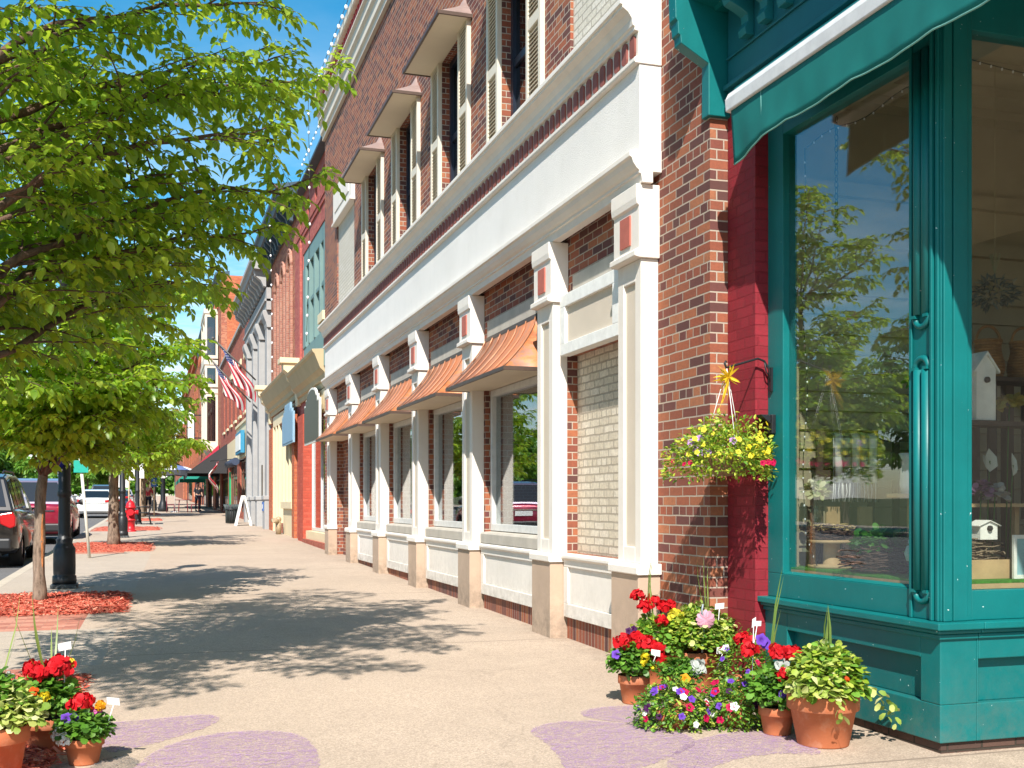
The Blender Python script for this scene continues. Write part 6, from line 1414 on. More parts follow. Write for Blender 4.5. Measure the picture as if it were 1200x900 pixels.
# trailing petunias flowing over their pots in front
def petunia_mound(label, px, py, rx, rz, nleaf, flowers, extra=None):
    X, Y = GP(px, py); t = thing('petunia_plant', label, 'petunias', (X, Y, gz(Y)), G1); z = gz(Y)
    b = MB(); b.lathe([(0,0),(rx*0.4,0),(rx*0.5,rz*0.45),(0,rz*0.45)], (X,Y,z+0.002), 20, cap=False); b.build('pot', terracotta, t)
    dens_disk(t, (X, Y, z+rz*0.35), rx, rz*0.8, nleaf, 0.030, (BASIL, LIME, DEEP), (0.45, 0.3, 0.25), lo=-0.4, wr=0.5)
    for m, k in flowers:
        for _ in range(k):
            a = frng.uniform(0, 2*PI) if frng.random() < 0.25 else frng.uniform(PI*0.95, PI*1.85); ph = frng.uniform(-0.2, 1.2)
            D = Vector((math.cos(ph)*math.cos(a), math.cos(ph)*math.sin(a), math.sin(ph))); p = Vector((X, Y, z+rz*0.38)) + Vector((D.x*rx*1.0, D.y*rx*1.0, D.z*rz*0.85)); p.z = max(p.z, z+0.02)
            petunia(t, p, D + Vector((-.1,-.35,.3)), frng.uniform(0.016, 0.025), m)
    return t
petunia_mound('low mound of trailing petunias at the left front with crimson, purple and white flowers', 790, 852, 0.20, 0.21, 1500, [(CRIM,8),(PURP,9),(WHT,6),(DKP,3)])
petunia_mound('low mound of trailing petunias beside the small geranium pot', 862, 850, 0.20, 0.23, 1500, [(CRIM,9),(PURP,9),(WHT,6),(DKP,4)])
t = petunia_mound('taller mixed petunia mound behind the trailing ones with purple and pink blooms', 872, 822, 0.19, 0.36, 1100, [(CRIM,4),(PURP,5),(WHT,3)])
o_ = t.location; head(t, (o_.x-0.07, o_.y-0.12, o_.z+0.40), 0.055, 70, RED, 0.032); petunia(t, (o_.x+0.03, o_.y-0.16, o_.z+0.40), (-.2,-1,.4), 0.038, PURP); petunia(t, (o_.x+0.065, o_.y-0.15, o_.z+0.375), (-.1,-1,.3), 0.036, PURP); head(t, (o_.x+0.0, o_.y-0.18, o_.z+0.2), 0.024, 30, ORG, 0.02)
stake(t, (o_.x, o_.y-0.1, o_.z+0.3), (o_.x+0.02, o_.y-0.12, o_.z+0.48), 0.05, 0.032, 0.0)
# a small pot with silver leaves and a yellow pansy between
t, x, y, z = planter('small pot with silver leaves and one orange yellow pansy behind the trailing petunias', 802, 832, 0.085, 0.14, G1)
dens_disk(t, (x, y, z+0.19), 0.13, 0.10, 380, 0.040, (DEEP, BASIL), (0.6, 0.4)); head(t, (x+0.06, y-0.06, z+0.24), 0.05, 60, SILV, 0.04, 'silver_leaf'); petunia(t, (x-0.05, y-0.13, z+0.20), (-.2,-1,.5), 0.03, ORG)

# --- left group
t, x, y, z = planter('small terracotta pot of red geranium, orange marigold and white alyssum at the mulch edge', 92, 898, 0.094, 0.125, G0)
dens_disk(t, (x, y, z+0.155), 0.118, 0.10, 620, 0.040, (BASIL, DEEP), (0.7, 0.3))
head(t, (x-0.01, y-0.01, z+0.285), 0.052, 90, RED, 0.032); head(t, (x+0.075, y-0.01, z+0.265), 0.028, 44, ORG, 0.022); petunia(t, (x+0.035, y-0.02, z+0.245), (-.1,-1,.4), 0.024, PNK); petunia(t, (x+0.06, y-0.01, z+0.245), (.2,-1,.4), 0.022, PNK)
for dx in (-0.075, -0.045): petunia(t, (x+dx, y-0.05, z+0.225), (-.2,-1,.3), 0.026, PURP)
for p in ((x-0.10, y-0.06, z+0.16), (x-0.08, y-0.09, z+0.125), (x-0.11, y-0.03, z+0.14)): head(t, p, 0.036, 60, WHT, 0.016)
stems(t, [(x-0.01, y-0.01, z+0.3), (x+0.075, y-0.01, z+0.28)], (x, y, z+0.1)); stake(t, (x+0.09, y-0.02, z+0.13), (x+0.135, y-0.03, z+0.275), 0.06, 0.036, -0.1)
t, x, y, z = planter('dark shaded terracotta pot of large red geraniums behind the small left pot', 47, 884, 0.125, 0.17, G0)
dens_disk(t, (x, y, z+0.225), 0.155, 0.15, 800, 0.042, (BASIL, DEEP), (0.6, 0.4)); hp_ = [(x-0.01, y-0.04, z+0.40), (x+0.055, y-0.02, z+0.415), (x-0.06, y, z+0.395)]
for p, r in zip(hp_, (0.065,0.07,0.055)): head(t, p, r, 110, RED, 0.034)
head(t, (x-0.06, y-0.16, z+0.31), 0.03, 26, SCAR, 0.02); head(t, (x+0.10, y+0.0, z+0.42), 0.03, 30, LYEL, 0.022); head(t, (x+0.0, y-0.18, z+0.29), 0.03, 30, YEL, 0.02)
stems(t, hp_, (x, y, z+0.2)); spikes(t, (x+0.02, y, z+0.3), 7, 0.50, 0.8, 0.010); stake(t, (x+0.08, y-0.02, z+0.3), (x+0.085, y-0.03, z+0.50), 0.065, 0.04, 0.2)
t, x, y, z = planter('terracotta pot of lime foliage cut by the left edge of the picture', -20, 922, 0.150, 0.25, G0)
dens_disk(t, (x, y, z+0.30), 0.165, 0.155, 1100, 0.046, (BASIL, LIME, VARI), (0.4, 0.25, 0.35)); bush('foliage', t, (x+0.11, y-0.05, z+0.27), 0.10, 0.085, 260, 0.045, VARI, rgen=frng)
spikes(t, (x-0.02, y, z+0.36), 8, 0.52, 0.7, 0.012); head(t, (x+0.05, y+0.08, z+0.45), 0.03, 30, WHT, 0.018); head(t, (x-0.04, y+0.02, z+0.50), 0.045, 36, LYEL, 0.03)

# --- hanging basket on a wrought bracket
bk_ = thing('wall_bracket', 'curved black iron bracket on the teal window frame holding the hanging basket', 'bracket', (3.72, 6.19, 2.1))
b = MB(); b.tube([(3.715, 6.19, 2.04), (3.70, 6.19, 2.15), (3.665, 6.19, 2.20), (3.62, 6.19, 2.215), (3.42, 6.19, 2.155), (3.395, 6.19, 2.15), (3.385, 6.19, 2.175), (3.395, 6.19, 2.19)], 0.0075, 8); b.tube([(3.665,6.19,2.20),(3.68,6.19,2.13),(3.712,6.19,2.10)], 0.005, 6)
b.build('arm', black_iron, bk_, fix=False); b = MB(); b.box(3.705, 3.7195, 6.175, 6.205, 2.01, 2.16); b.build('plate', black_iron, bk_)
bk2 = MB(); bk2.box(3.69, 3.7195, 6.14, 6.23, 1.74, 1.86); bk2.prism([(3.69,1.86),(3.69,1.80),(3.63,1.845),(3.62,1.86)], 'y', 6.15, 6.22); tag(bk2.build('iron_sconce', black_iron, bevel=0.004), 'small black metal wall box fixed to the teal frame just above the hanging flowers', 'wall box')
HX, HY, HZ = 3.40, 6.19, 1.60
hb = thing('hanging_basket', 'hanging basket overflowing with yellow flowers and a few crimson and violet ones', 'hanging basket', (HX, HY, 2.15))
b = MB(); b.lathe([(0,-0.13),(0.06,-0.125),(0.12,-0.08),(0.155,0.0),(0.16,0.02),(0.14,0.02),(0,0.0)], (HX, HY, HZ), 24, cap=False); b.build('coir_liner', paint('coir', (0.28,0.17,0.09), 0.95, 0.35, 40, 150, 1.0, 0.01), hb)
b = MB()
for a in (0.4, 2.5, 4.6): b.tube([(HX+0.15*math.cos(a), HY+0.15*math.sin(a), HZ+0.02), (HX, HY, 2.145)], 0.0025, 5)
b.build('hanger', white_metal, hb, fix=False)
n = 3600; gg = frng
th = gg.random(n)*2*PI; q = gg.random(n)**0.5; lump = 1 + 0.16*np.sin(3*th+0.7) + 0.10*np.sin(5*th+2)
px_ = HX + 0.33*q*np.cos(th)*lump; py_ = HY + 0.31*q*np.sin(th)*lump; top = 0.19*(1-q**2.5) + 0.06*np.sin(th*2+1); bot = -0.10 - 0.10*q
pz_ = HZ + 0.03 + bot + (top-bot)*gg.random(n)**0.7
D = np.stack([np.cos(th)*q, np.sin(th)*q, 0.4*gg.random(n)], 1) + gg.normal(0, .5, (n, 3))
keep = px_ < 3.69
l = 0.032*(0.6+0.7*gg.random(n)); o_ = np.stack([px_, py_, pz_], 1)[keep]; k1 = int(len(o_)*0.75)
leaf_mesh('foliage', leafmat('basket_leaf', [(0,(0.12,0.22,0.015)),(0.5,(0.30,0.42,0.03)),(1,(0.55,0.56,0.08))], (0.6,0.7,0.08), 0.3, 0.5, 0.35), o_[:k1], D[keep][:k1], gg.normal(0,.5,(k1,3))+np.array([0,0,.9]), l[keep][:k1], l[keep][:k1]*0.5, gg.random(k1), hb, 'leaf'); k2 = len(o_)-k1
leaf_mesh('foliage', BASIL, o_[k1:], D[keep][k1:], gg.normal(0,.5,(k2,3))+np.array([0,0,.9]), l[keep][k1:], l[keep][k1:]*0.5, gg.random(k2), hb, 'leaf')
for m, k, a0, a1 in ((LYEL, 44, PI*0.8, PI*2.05), (YEL, 14, PI*0.7, PI*2.1), (CRIM, 24, PI*1.5, PI*2.0), (VIO, 6, PI, PI*1.8), (CRIM, 3, PI*0.9, PI*1.2)):
    for _ in range(k):
        a = frng.uniform(a0, a1); q_ = frng.uniform(0.92, 1.06) if m is CRIM else frng.uniform(0.55, 1.02); lm = 1 + 0.16*math.sin(3*a+0.7) + 0.10*math.sin(5*a+2); low = m is CRIM
        zt = 0.19*(1-q_**2.5) + 0.06*math.sin(a*2+1); zz0 = (-0.09 if low else -0.05) + (zt+0.08)*frng.uniform(0.0 if low else 0.02, 0.35 if low else 1.0)
        p = (min(3.68, HX+0.34*q_*math.cos(a)*lm), HY+0.32*q_*math.sin(a)*lm, HZ+0.03+zz0); petunia(hb, p, (math.cos(a)*.6-.15, math.sin(a)*.8-.4, .3), frng.uniform(0.012, 0.018) if m is not VIO else 0.023, m)
rb_ = thing('ribbon_bow', 'yellow raffia bow tied to the hook above the hanging flowers', 'bow', (3.395, 6.16, 2.10))
n = 34; a = frng.random(n)*2*PI; leaf_mesh('ribbon', pm('raffia_yellow', (0.80,0.55,0.03), 0.8), np.tile(np.array([3.395, 6.16, 2.09]), (n, 1)), np.stack([np.cos(a)*0.8-0.3, -0.3*frng.random(n), np.sin(a)*0.7-0.05], 1), frng.normal(0, 1, (n, 3)), 0.05+0.05*frng.random(n), np.full(n, 0.014), frng.random(n), rb_, 'blade', 0, 0.4)
n = 7; leaf_mesh('ribbon_tail', MATS.get('raffia_yellow') or YEL, np.tile(np.array([3.395, 6.16, 2.08]), (n, 1)), np.stack([frng.uniform(-.6, .05, n), frng.uniform(-.2,.1,n), -np.ones(n)], 1), frng.normal(0, 1, (n, 3)), 0.13+0.08*frng.random(n), np.full(n, 0.008), frng.random(n), rb_, 'blade', 0, 0.15)
# ================================================================== street furniture
def lamp(label, x, y, h=4.6):
    z = gz(y); t = thing('street_lamp', label, 'street lamp', (x, y, z), 'black street lamps along the kerb')
    b = MB(); b.box(x-0.165, x+0.165, y-0.165, y+0.165, z, z+0.055); b.build('base_plate', paint('scuffed_black', (0.03,0.035,0.04), 0.6, 0.3, 9, 70, 0.3, 0.004, dirt=(0.4,0.42,0.42,0.8)) if 'scuffed_black' not in MATS else MATS['scuffed_black'], t, bevel=0.01)
    b = MB(); b.lathe([(0.150,0.056),(0.152,0.10),(0.148,0.16),(0.134,0.17),(0.138,0.19),(0.140,0.30),(0.137,0.52),(0.115,0.56),(0.10,0.60),(0.108,0.64),(0.09,0.66),(0.078,0.70),(0.074,1.18),(0.072,1.2),(0.090,1.22),(0.090,1.27),(0.078,1.29),(0.07,h-0.9),(0.085,h-0.85),(0.06,h-0.8),(0.06,h-0.6),(0.10,h-0.55)], (x,y,z), 20); b.build('post', black_iron, t)
    for k in range(0): pass
    b = MB(); b.lathe([(0.10,h-0.55),(0.19,h-0.40),(0.20,h-0.12),(0.15,h-0.02),(0.0,h)], (x,y,z), 16, cap=False); b.build('globe', simple('lamp_globe', (0.75,0.75,0.72), 0.3) if 'lamp_globe' not in MATS else MATS['lamp_globe'], t)
    b = MB(); b.lathe([(0.21,h-0.10),(0.17,h+0.02),(0.05,h+0.10),(0.03,h+0.2),(0.0,h+0.22)], (x,y,z), 16); b.build('cap', black_iron, t); return t
lx, ly = GP(75.5, 689)
lm = lamp('black street lamp with fluted base behind the nearest trunk', lx, ly)
light_string('string of unlit blue bulbs wound around the nearest black lamp post', [(lx+0.085*math.cos(k*0.9), ly+0.085*math.sin(k*0.9), gz(ly)+1.35+0.045*k) for k in range(34)], 0.07, 0.012)
bl = thing('cloth_bow', 'small dark blue bow tied near the top of the nearest lamp base', 'bow', (lx-0.06, ly-0.08, gz(ly)+1.62))
leaf_mesh('ribbon', pm('bow_blue', (0.02,0.02,0.18)), [(lx-0.06, ly-0.09, gz(ly)+1.66)]*10, [(math.cos(a), -.3, math.sin(a)) for a in np.linspace(0, 6, 10)], [(0,-1,.2)]*10, [0.09]*10, [0.05]*10, rng.random(10), bl, 'round')
lx2, ly2 = GP(143.5, 630); lamp('second black street lamp, just right of the second tree trunk', lx2, ly2)
lx3, ly3 = GP(161, 614); lamp('third black street lamp between the hydrant and the bench', lx3, ly3)
lamp('far black street lamp near the patio umbrella', *GP(181, 599)); lamp('farthest black street lamp down the kerb', -0.9, 92.0)
# leaning signpost with blank teal plate
sx_, sy_ = GP(105, 654); sz_ = gz(sy_); t = thing('sign_post', 'leaning pale wooden post carrying a blank teal sign', 'sign', (sx_, sy_, sz_)); b = MB()
top = P(94, 536, (Vector((sx_, sy_, 0))).dot(Vector((SY, CY, 0))))
b.tube([(sx_, sy_, sz_-0.02), tuple(top)], 0.036, 4); b.build('post', paint('post_cream', (0.62,0.58,0.50), 0.7, 0.1, 5), t); c = Vector((sx_, sy_, sz_)).lerp(top, 0.90); b = MB(); b.box(c.x-0.13, c.x+0.13, c.y-0.055, c.y-0.045, c.z-0.10, c.z+0.13); b.build('sign_plate', simple('sign_teal', (0.01,0.33,0.25), 0.5), t, bevel=0.004)
# fire hydrant
hx_, hy_ = GP(153, 623); hz_ = gz(hy_); t = thing('fire_hydrant', 'red fire hydrant standing between the second and third lamp posts', 'hydrant', (hx_, hy_, hz_)); HR = paint('hydrant_red', (0.50,0.012,0.02), 0.4, 0.1, 6, 60, 0.1, 0.003)
b = MB(); b.lathe([(0.17,0),(0.17,0.05),(0.13,0.06),(0.125,0.33),(0.16,0.34),(0.16,0.39),(0.13,0.40),(0.13,0.72),(0.165,0.73),(0.165,0.77),(0.14,0.79),(0.12,0.88),(0.06,0.95),(0.03,0.96),(0.03,1.0),(0,1.0)], (hx_,hy_,hz_), 20, cap=False); b.build('barrel', HR, t)
for dx, dy, r in ((-1,0,0.065),(1,0,0.065),(0,-1,0.09)):
    b = MB(); b.tube([(hx_+dx*0.10, hy_+dy*0.10, hz_+0.60), (hx_+dx*0.20, hy_+dy*0.20, hz_+0.60)], r, 12); b.tube([(hx_+dx*0.20, hy_+dy*0.20, hz_+0.60), (hx_+dx*0.23, hy_+dy*0.23, hz_+0.60)], r*1.15, 8); b.build('outlet', HR, t, fix=False)
# bench seen from its end
bx, by = GP(173, 615); bz = gz(by); t = thing('park_bench', 'black slatted park bench facing the street beside the hydrant', 'bench', (bx, by, bz)); L_b = 1.5
b = MB()
for k in range(5): b.box(bx-0.42+0.09*k, bx-0.35+0.09*k, by, by+L_b, bz+0.43, bz+0.455)
b.build('seat', black_iron, t); b = MB()
for k in range(5): b.prism([(bx+0.06+0.025*k, bz+0.50+0.085*k), (bx+0.09+0.025*k, bz+0.50+0.085*k), (bx+0.105+0.025*k, bz+0.565+0.085*k), (bx+0.075+0.025*k, bz+0.565+0.085*k)], 'y', by, by+L_b)
b.build('backrest', black_iron, t)
for y in (by+0.08, by+L_b-0.08):
    b = MB(); b.tube([(bx-0.40, y, bz), (bx-0.38, y, bz+0.44), (bx+0.02, y, bz+0.44), (bx+0.08, y, bz+0.52), (bx+0.19, y, bz+0.93)], 0.025, 6); b.tube([(bx+0.12, y, bz), (bx+0.02, y, bz+0.44)], 0.025, 6); b.tube([(bx-0.38, y, bz+0.44), (bx-0.40, y, bz+0.66), (bx+0.10, y, bz+0.66)], 0.022, 6); b.build('side_frame', black_iron, t, fix=False)
# trash can of vertical slats
tx, ty = GP(271.6, 613.5); tz = gz(ty); t = thing('trash_can', 'dark slatted metal trash can beside the white A-frame sign', 'trash can', (tx, ty, tz)); b = MB()
for k in range(22):
    a = 2*PI*k/22; b.tube([(tx+0.22*math.cos(a), ty+0.22*math.sin(a), tz+0.02), (tx+0.23*math.cos(a), ty+0.23*math.sin(a), tz+0.55), (tx+0.31*math.cos(a), ty+0.31*math.sin(a), tz+0.74)], 0.019, 5)
b.build('slats', simple('can_green_gray', (0.05,0.065,0.065), 0.5), t, fix=False); b = MB(); b.lathe([(0,0.02),(0.20,0.02),(0.20,0.66),(0.18,0.66),(0.17,0.1),(0,0.1)], (tx,ty,tz), 20, cap=False); b.build('liner', simple('can_liner', (0.03,0.03,0.035), 0.6), t)
b = MB(); b.lathe([(0.25,0.53),(0.26,0.53),(0.26,0.57),(0.25,0.57)], (tx,ty,tz), 24); b.build('ring', black_iron, t)
# A-frame sign
ax, ay = GP(285, 616); az = gz(ay); t = thing('sandwich_board', 'white A-frame sandwich board on the sidewalk before the grey bank', 'sandwich board', (ax, ay, az))
for s in (-1, 1):
    b = MB()
    for y in (ay-0.30, ay+0.30): b.prism([(ax+s*0.30, az), (ax+s*0.24, az), (ax+s*0.0, az+1.10), (ax+s*0.05, az+1.10)], 'y', y-0.03, y+0.03)
    b.prism([(ax+s*0.265, az+0.12), (ax+s*0.235, az+0.12), (ax+s*0.02, az+1.06), (ax+s*0.05, az+1.06)], 'y', ay-0.27, ay+0.27); b.build('panel', white_trim, t)
# patio umbrella with table and chairs
ux, uy = GP(205, 600.5); uz = gz(uy); t = thing('patio_umbrella', 'patio umbrella with white and blue rim and dark underside on the far sidewalk', 'umbrella', (ux, uy, uz)); b = MB(); n = 8; vs = [(ux, uy, uz+2.75)]
for (r, z) in ((0.6, 2.62), (1.15, 2.42)):
    for k in range(n*3): a = 2*PI*k/(n*3); q = r*(1-0.03*math.cos(a*n)); vs.append((ux+q*math.cos(a), uy+q*math.sin(a), uz+z))
m = n*3; b.add(vs, [(0, 1+k, 1+(k+1) % m) for k in range(m)] + [(1+k, 1+m+k, 1+m+(k+1) % m, 1+(k+1) % m) for k in range(m)], 0, False); b.f; b.m = [0]*m + [1 if (k//3) % 2 else 0 for k in range(m)]
o = b.build('canopy', [simple('canopy_blue', (0.10,0.15,0.32), 0.8), simple('canopy_white', (0.72,0.73,0.75), 0.8)], t, fix=False); sm = o.modifiers.new('thick', 'SOLIDIFY'); sm.thickness = 0.01
b = MB()
vs = []
for k in range(m): a = 2*PI*k/m; vs += [(ux+1.15*math.cos(a), uy+1.15*math.sin(a), uz+2.41), (ux+1.12*math.cos(a), uy+1.12*math.sin(a), uz+2.12 + 0.03*math.cos(a*n))]
b.add(vs, [(2*k, 2*((k+1) % m), 2*((k+1) % m)+1, 2*k+1) for k in range(m)], 0, False); o = b.build('valance', simple('canopy_charcoal', (0.06,0.065,0.08), 0.8), t, fix=False)
b = MB(); b.tube([(ux, uy, uz+0.05), (ux, uy, uz+2.78)], 0.025, 8); b.lathe([(0,0),(0.25,0),(0.25,0.05),(0.05,0.08),(0,0.08)], (ux,uy,uz), 16, cap=False); b.build('pole', white_metal, t, fix=False)
MAR = simple('maroon', (0.17,0.012,0.03), 0.5)
t = thing('patio_table', 'maroon patio table under the far umbrella', 'table', (ux+0.45, uy-0.1, uz)); b = MB(); b.lathe([(0,0.70),(0.45,0.70),(0.45,0.74),(0,0.74)], (ux+0.45,uy-0.1,uz), 20, cap=False); b.build('top', MAR, t)
for k in range(4):
    a = PI/4+k*PI/2; b = MB(); b.tube([(ux+0.45+0.36*math.cos(a), uy-0.1+0.36*math.sin(a), uz), (ux+0.45+0.3*math.cos(a), uy-0.1+0.3*math.sin(a), uz+0.70)], 0.025, 6); b.build('leg', MAR, t, fix=False)
def chair(x, y, s, lab):
    z = gz(y); t = thing('patio_chair', lab, 'chair', (x, y, z), 'maroon patio chairs'); b = MB(); b.box(x-0.22, x+0.22, y-0.22, y+0.22, z+0.42, z+0.46); b.build('seat', MAR, t); b = MB(); b.box(x+s*0.20, x+s*0.23, y-0.22, y+0.22, z+0.55, z+0.90); b.build('backrest', MAR, t)
    for dx in (-0.2, 0.2):
        for dy in (-0.2, 0.2): b = MB(); b.tube([(x+dx, y+dy, z), (x+dx, y+dy, z+(0.9 if dx*s > 0 else 0.42))], 0.02, 6); b.build('leg', MAR, t, fix=False)
chair(ux-0.25, uy-0.35, -1, 'maroon patio chair left of the patio table'); chair(ux+1.1, uy-0.2, 1, 'maroon patio chair right of the patio table')
# street clock
cx, cy_ = GP(191, 599.5); cz = gz(cy_); t = thing('street_clock', 'black street clock with round white face near the umbrella', 'clock', (cx, cy_, cz)); b = MB(); b.lathe([(0.30,0),(0.30,0.2),(0.2,0.5),(0.14,0.7),(0.12,2.4),(0.18,2.5),(0.08,2.6)], (cx,cy_,cz), 16); b.build('post', black_iron, t)
zc = CAMH + 36*((cx*SY+cy_*CY))/FOC
b = MB(); b.tube([(cx, cy_-0.10, zc), (cx, cy_+0.10, zc)], 0.38, 24); b.tube([(cx,cy_,cz+2.55),(cx,cy_,zc-0.36)], 0.06, 8); b.build('case', black_iron, t, fix=False); b = MB(); b.tube([(cx, cy_-0.12, zc), (cx, cy_-0.101, zc)], 0.33, 24); f_ = b.build('clock_face', simple('clock_white', (0.8,0.8,0.78), 0.5), t, fix=False)
b = MB(); b.box(cx-0.012, cx+0.012, cy_-0.13, cy_-0.121, zc-0.02, zc+0.24); b.box(cx-0.02, cx+0.16, cy_-0.13, cy_-0.121, zc-0.012, zc+0.012); b.build('hands', dark_void, t)
# parking signs on posts
BLU = simple('parking_blue', (0.01,0.10,0.42), 0.5)
def psign(label, px, py, ground, w, h, kind, y):
    d = None; p = None
    x = GP(px, ground)[0] if ground else P(px, py, y*0.99)[0]
    z0 = gz(y); dd = x*SY + y*CY; zc = CAMH - (py-590)*dd/FOC; t = thing('parking_sign', label, 'sign', (x, y, z0), 'small signs along the kerb'); b = MB(); b.tube([(x, y+0.03, z0), (x, y+0.03, zc+h/2)], 0.03, 6); b.build('post', white_metal if kind else black_iron, t, fix=False)
    b = MB(); b.box(x-w/2, x+w/2, y-0.01, y, zc-h/2, zc+h/2); b.build('sign_plate', WTAG if kind != 'blue' else BLU, t)
    if kind == 'patch': b = MB(); b.box(x-w*0.28, x+w*0.22, y-0.014, y-0.011, zc-h*0.2, zc+h*0.25); b.build('blue_panel', BLU, t)
    if kind == 'blue': b = MB(); b.ball((x, y-0.012, zc+h*0.26), w*0.09, 8); b.box(x-w*0.06, x+w*0.06, y-0.018, y-0.011, zc-h*0.05, zc+h*0.2); b.box(x-w*0.06, x+w*0.22, y-0.018, y-0.0105, zc-h*0.08, zc-h*0.02); b.tube([(x+w*0.2*math.cos(a), y-0.013, zc-h*0.15+h*0.2*math.sin(a)) for a in np.linspace(2.2, 6.0, 10)], w*0.04, 4); b.build('symbol', WTAG, t, fix=False)
def XatY(px, Y):
    r = (px-600)/FOC; return Y*(r*CY+SY)/(CY-r*SY)
for lab, px, py, y, w, h, k in (('white parking sign with blue square behind the second trunk, upper one', 151, 554.5, 46.0, 0.42, 0.55, 'patch'), ('white parking sign with blue square partly behind the second lamp', 144.5, 564, 52.0, 0.42, 0.55, 'patch'), ('plain white sign on a post above the bench', 164.5, 552, 50.0, 0.30, 0.62, 'white'), ('blue disabled parking sign with white symbol right of the bench', 180.5, 565, 56.0, 0.28, 0.42, 'blue')):
    x = XatY(px, y); z0 = gz(y); dd = x*SY + y*CY; zc = CAMH - (py-590)*dd/FOC
    t = thing('parking_sign', lab, 'sign', (x, y, z0), 'small signs along the kerb'); b = MB(); b.tube([(x, y+0.04, z0), (x, y+0.04, zc+h/2)], 0.03, 6); b.build('post', paint('post_tan', (0.5,0.38,0.25), 0.7), t, fix=False)
    b = MB(); b.box(x-w/2, x+w/2, y-0.01, y, zc-h/2, zc+h/2); b.build('sign_plate', BLU if k == 'blue' else WTAG, t)
    if k == 'patch': b = MB(); b.box(x-w*0.28, x+w*0.22, y-0.014, y-0.011, zc-h*0.2, zc+h*0.25); b.build('blue_panel', BLU, t)
    if k == 'blue':
        b = MB(); b.ball((x, y-0.012, zc+h*0.28), w*0.10, 8); b.box(x-w*0.07, x+w*0.07, y-0.018, y-0.011, zc-h*0.05, zc+h*0.2); b.box(x+w*0.07, x+w*0.25, y-0.018, y-0.011, zc-h*0.08, zc-h*0.0); b.tube([(x+w*0.24*math.cos(a), y-0.013, zc-h*0.15+w*0.24*math.sin(a)) for a in np.linspace(2.2, 6.0, 10)], w*0.05, 4); b.build('symbol', WTAG, t, fix=False)
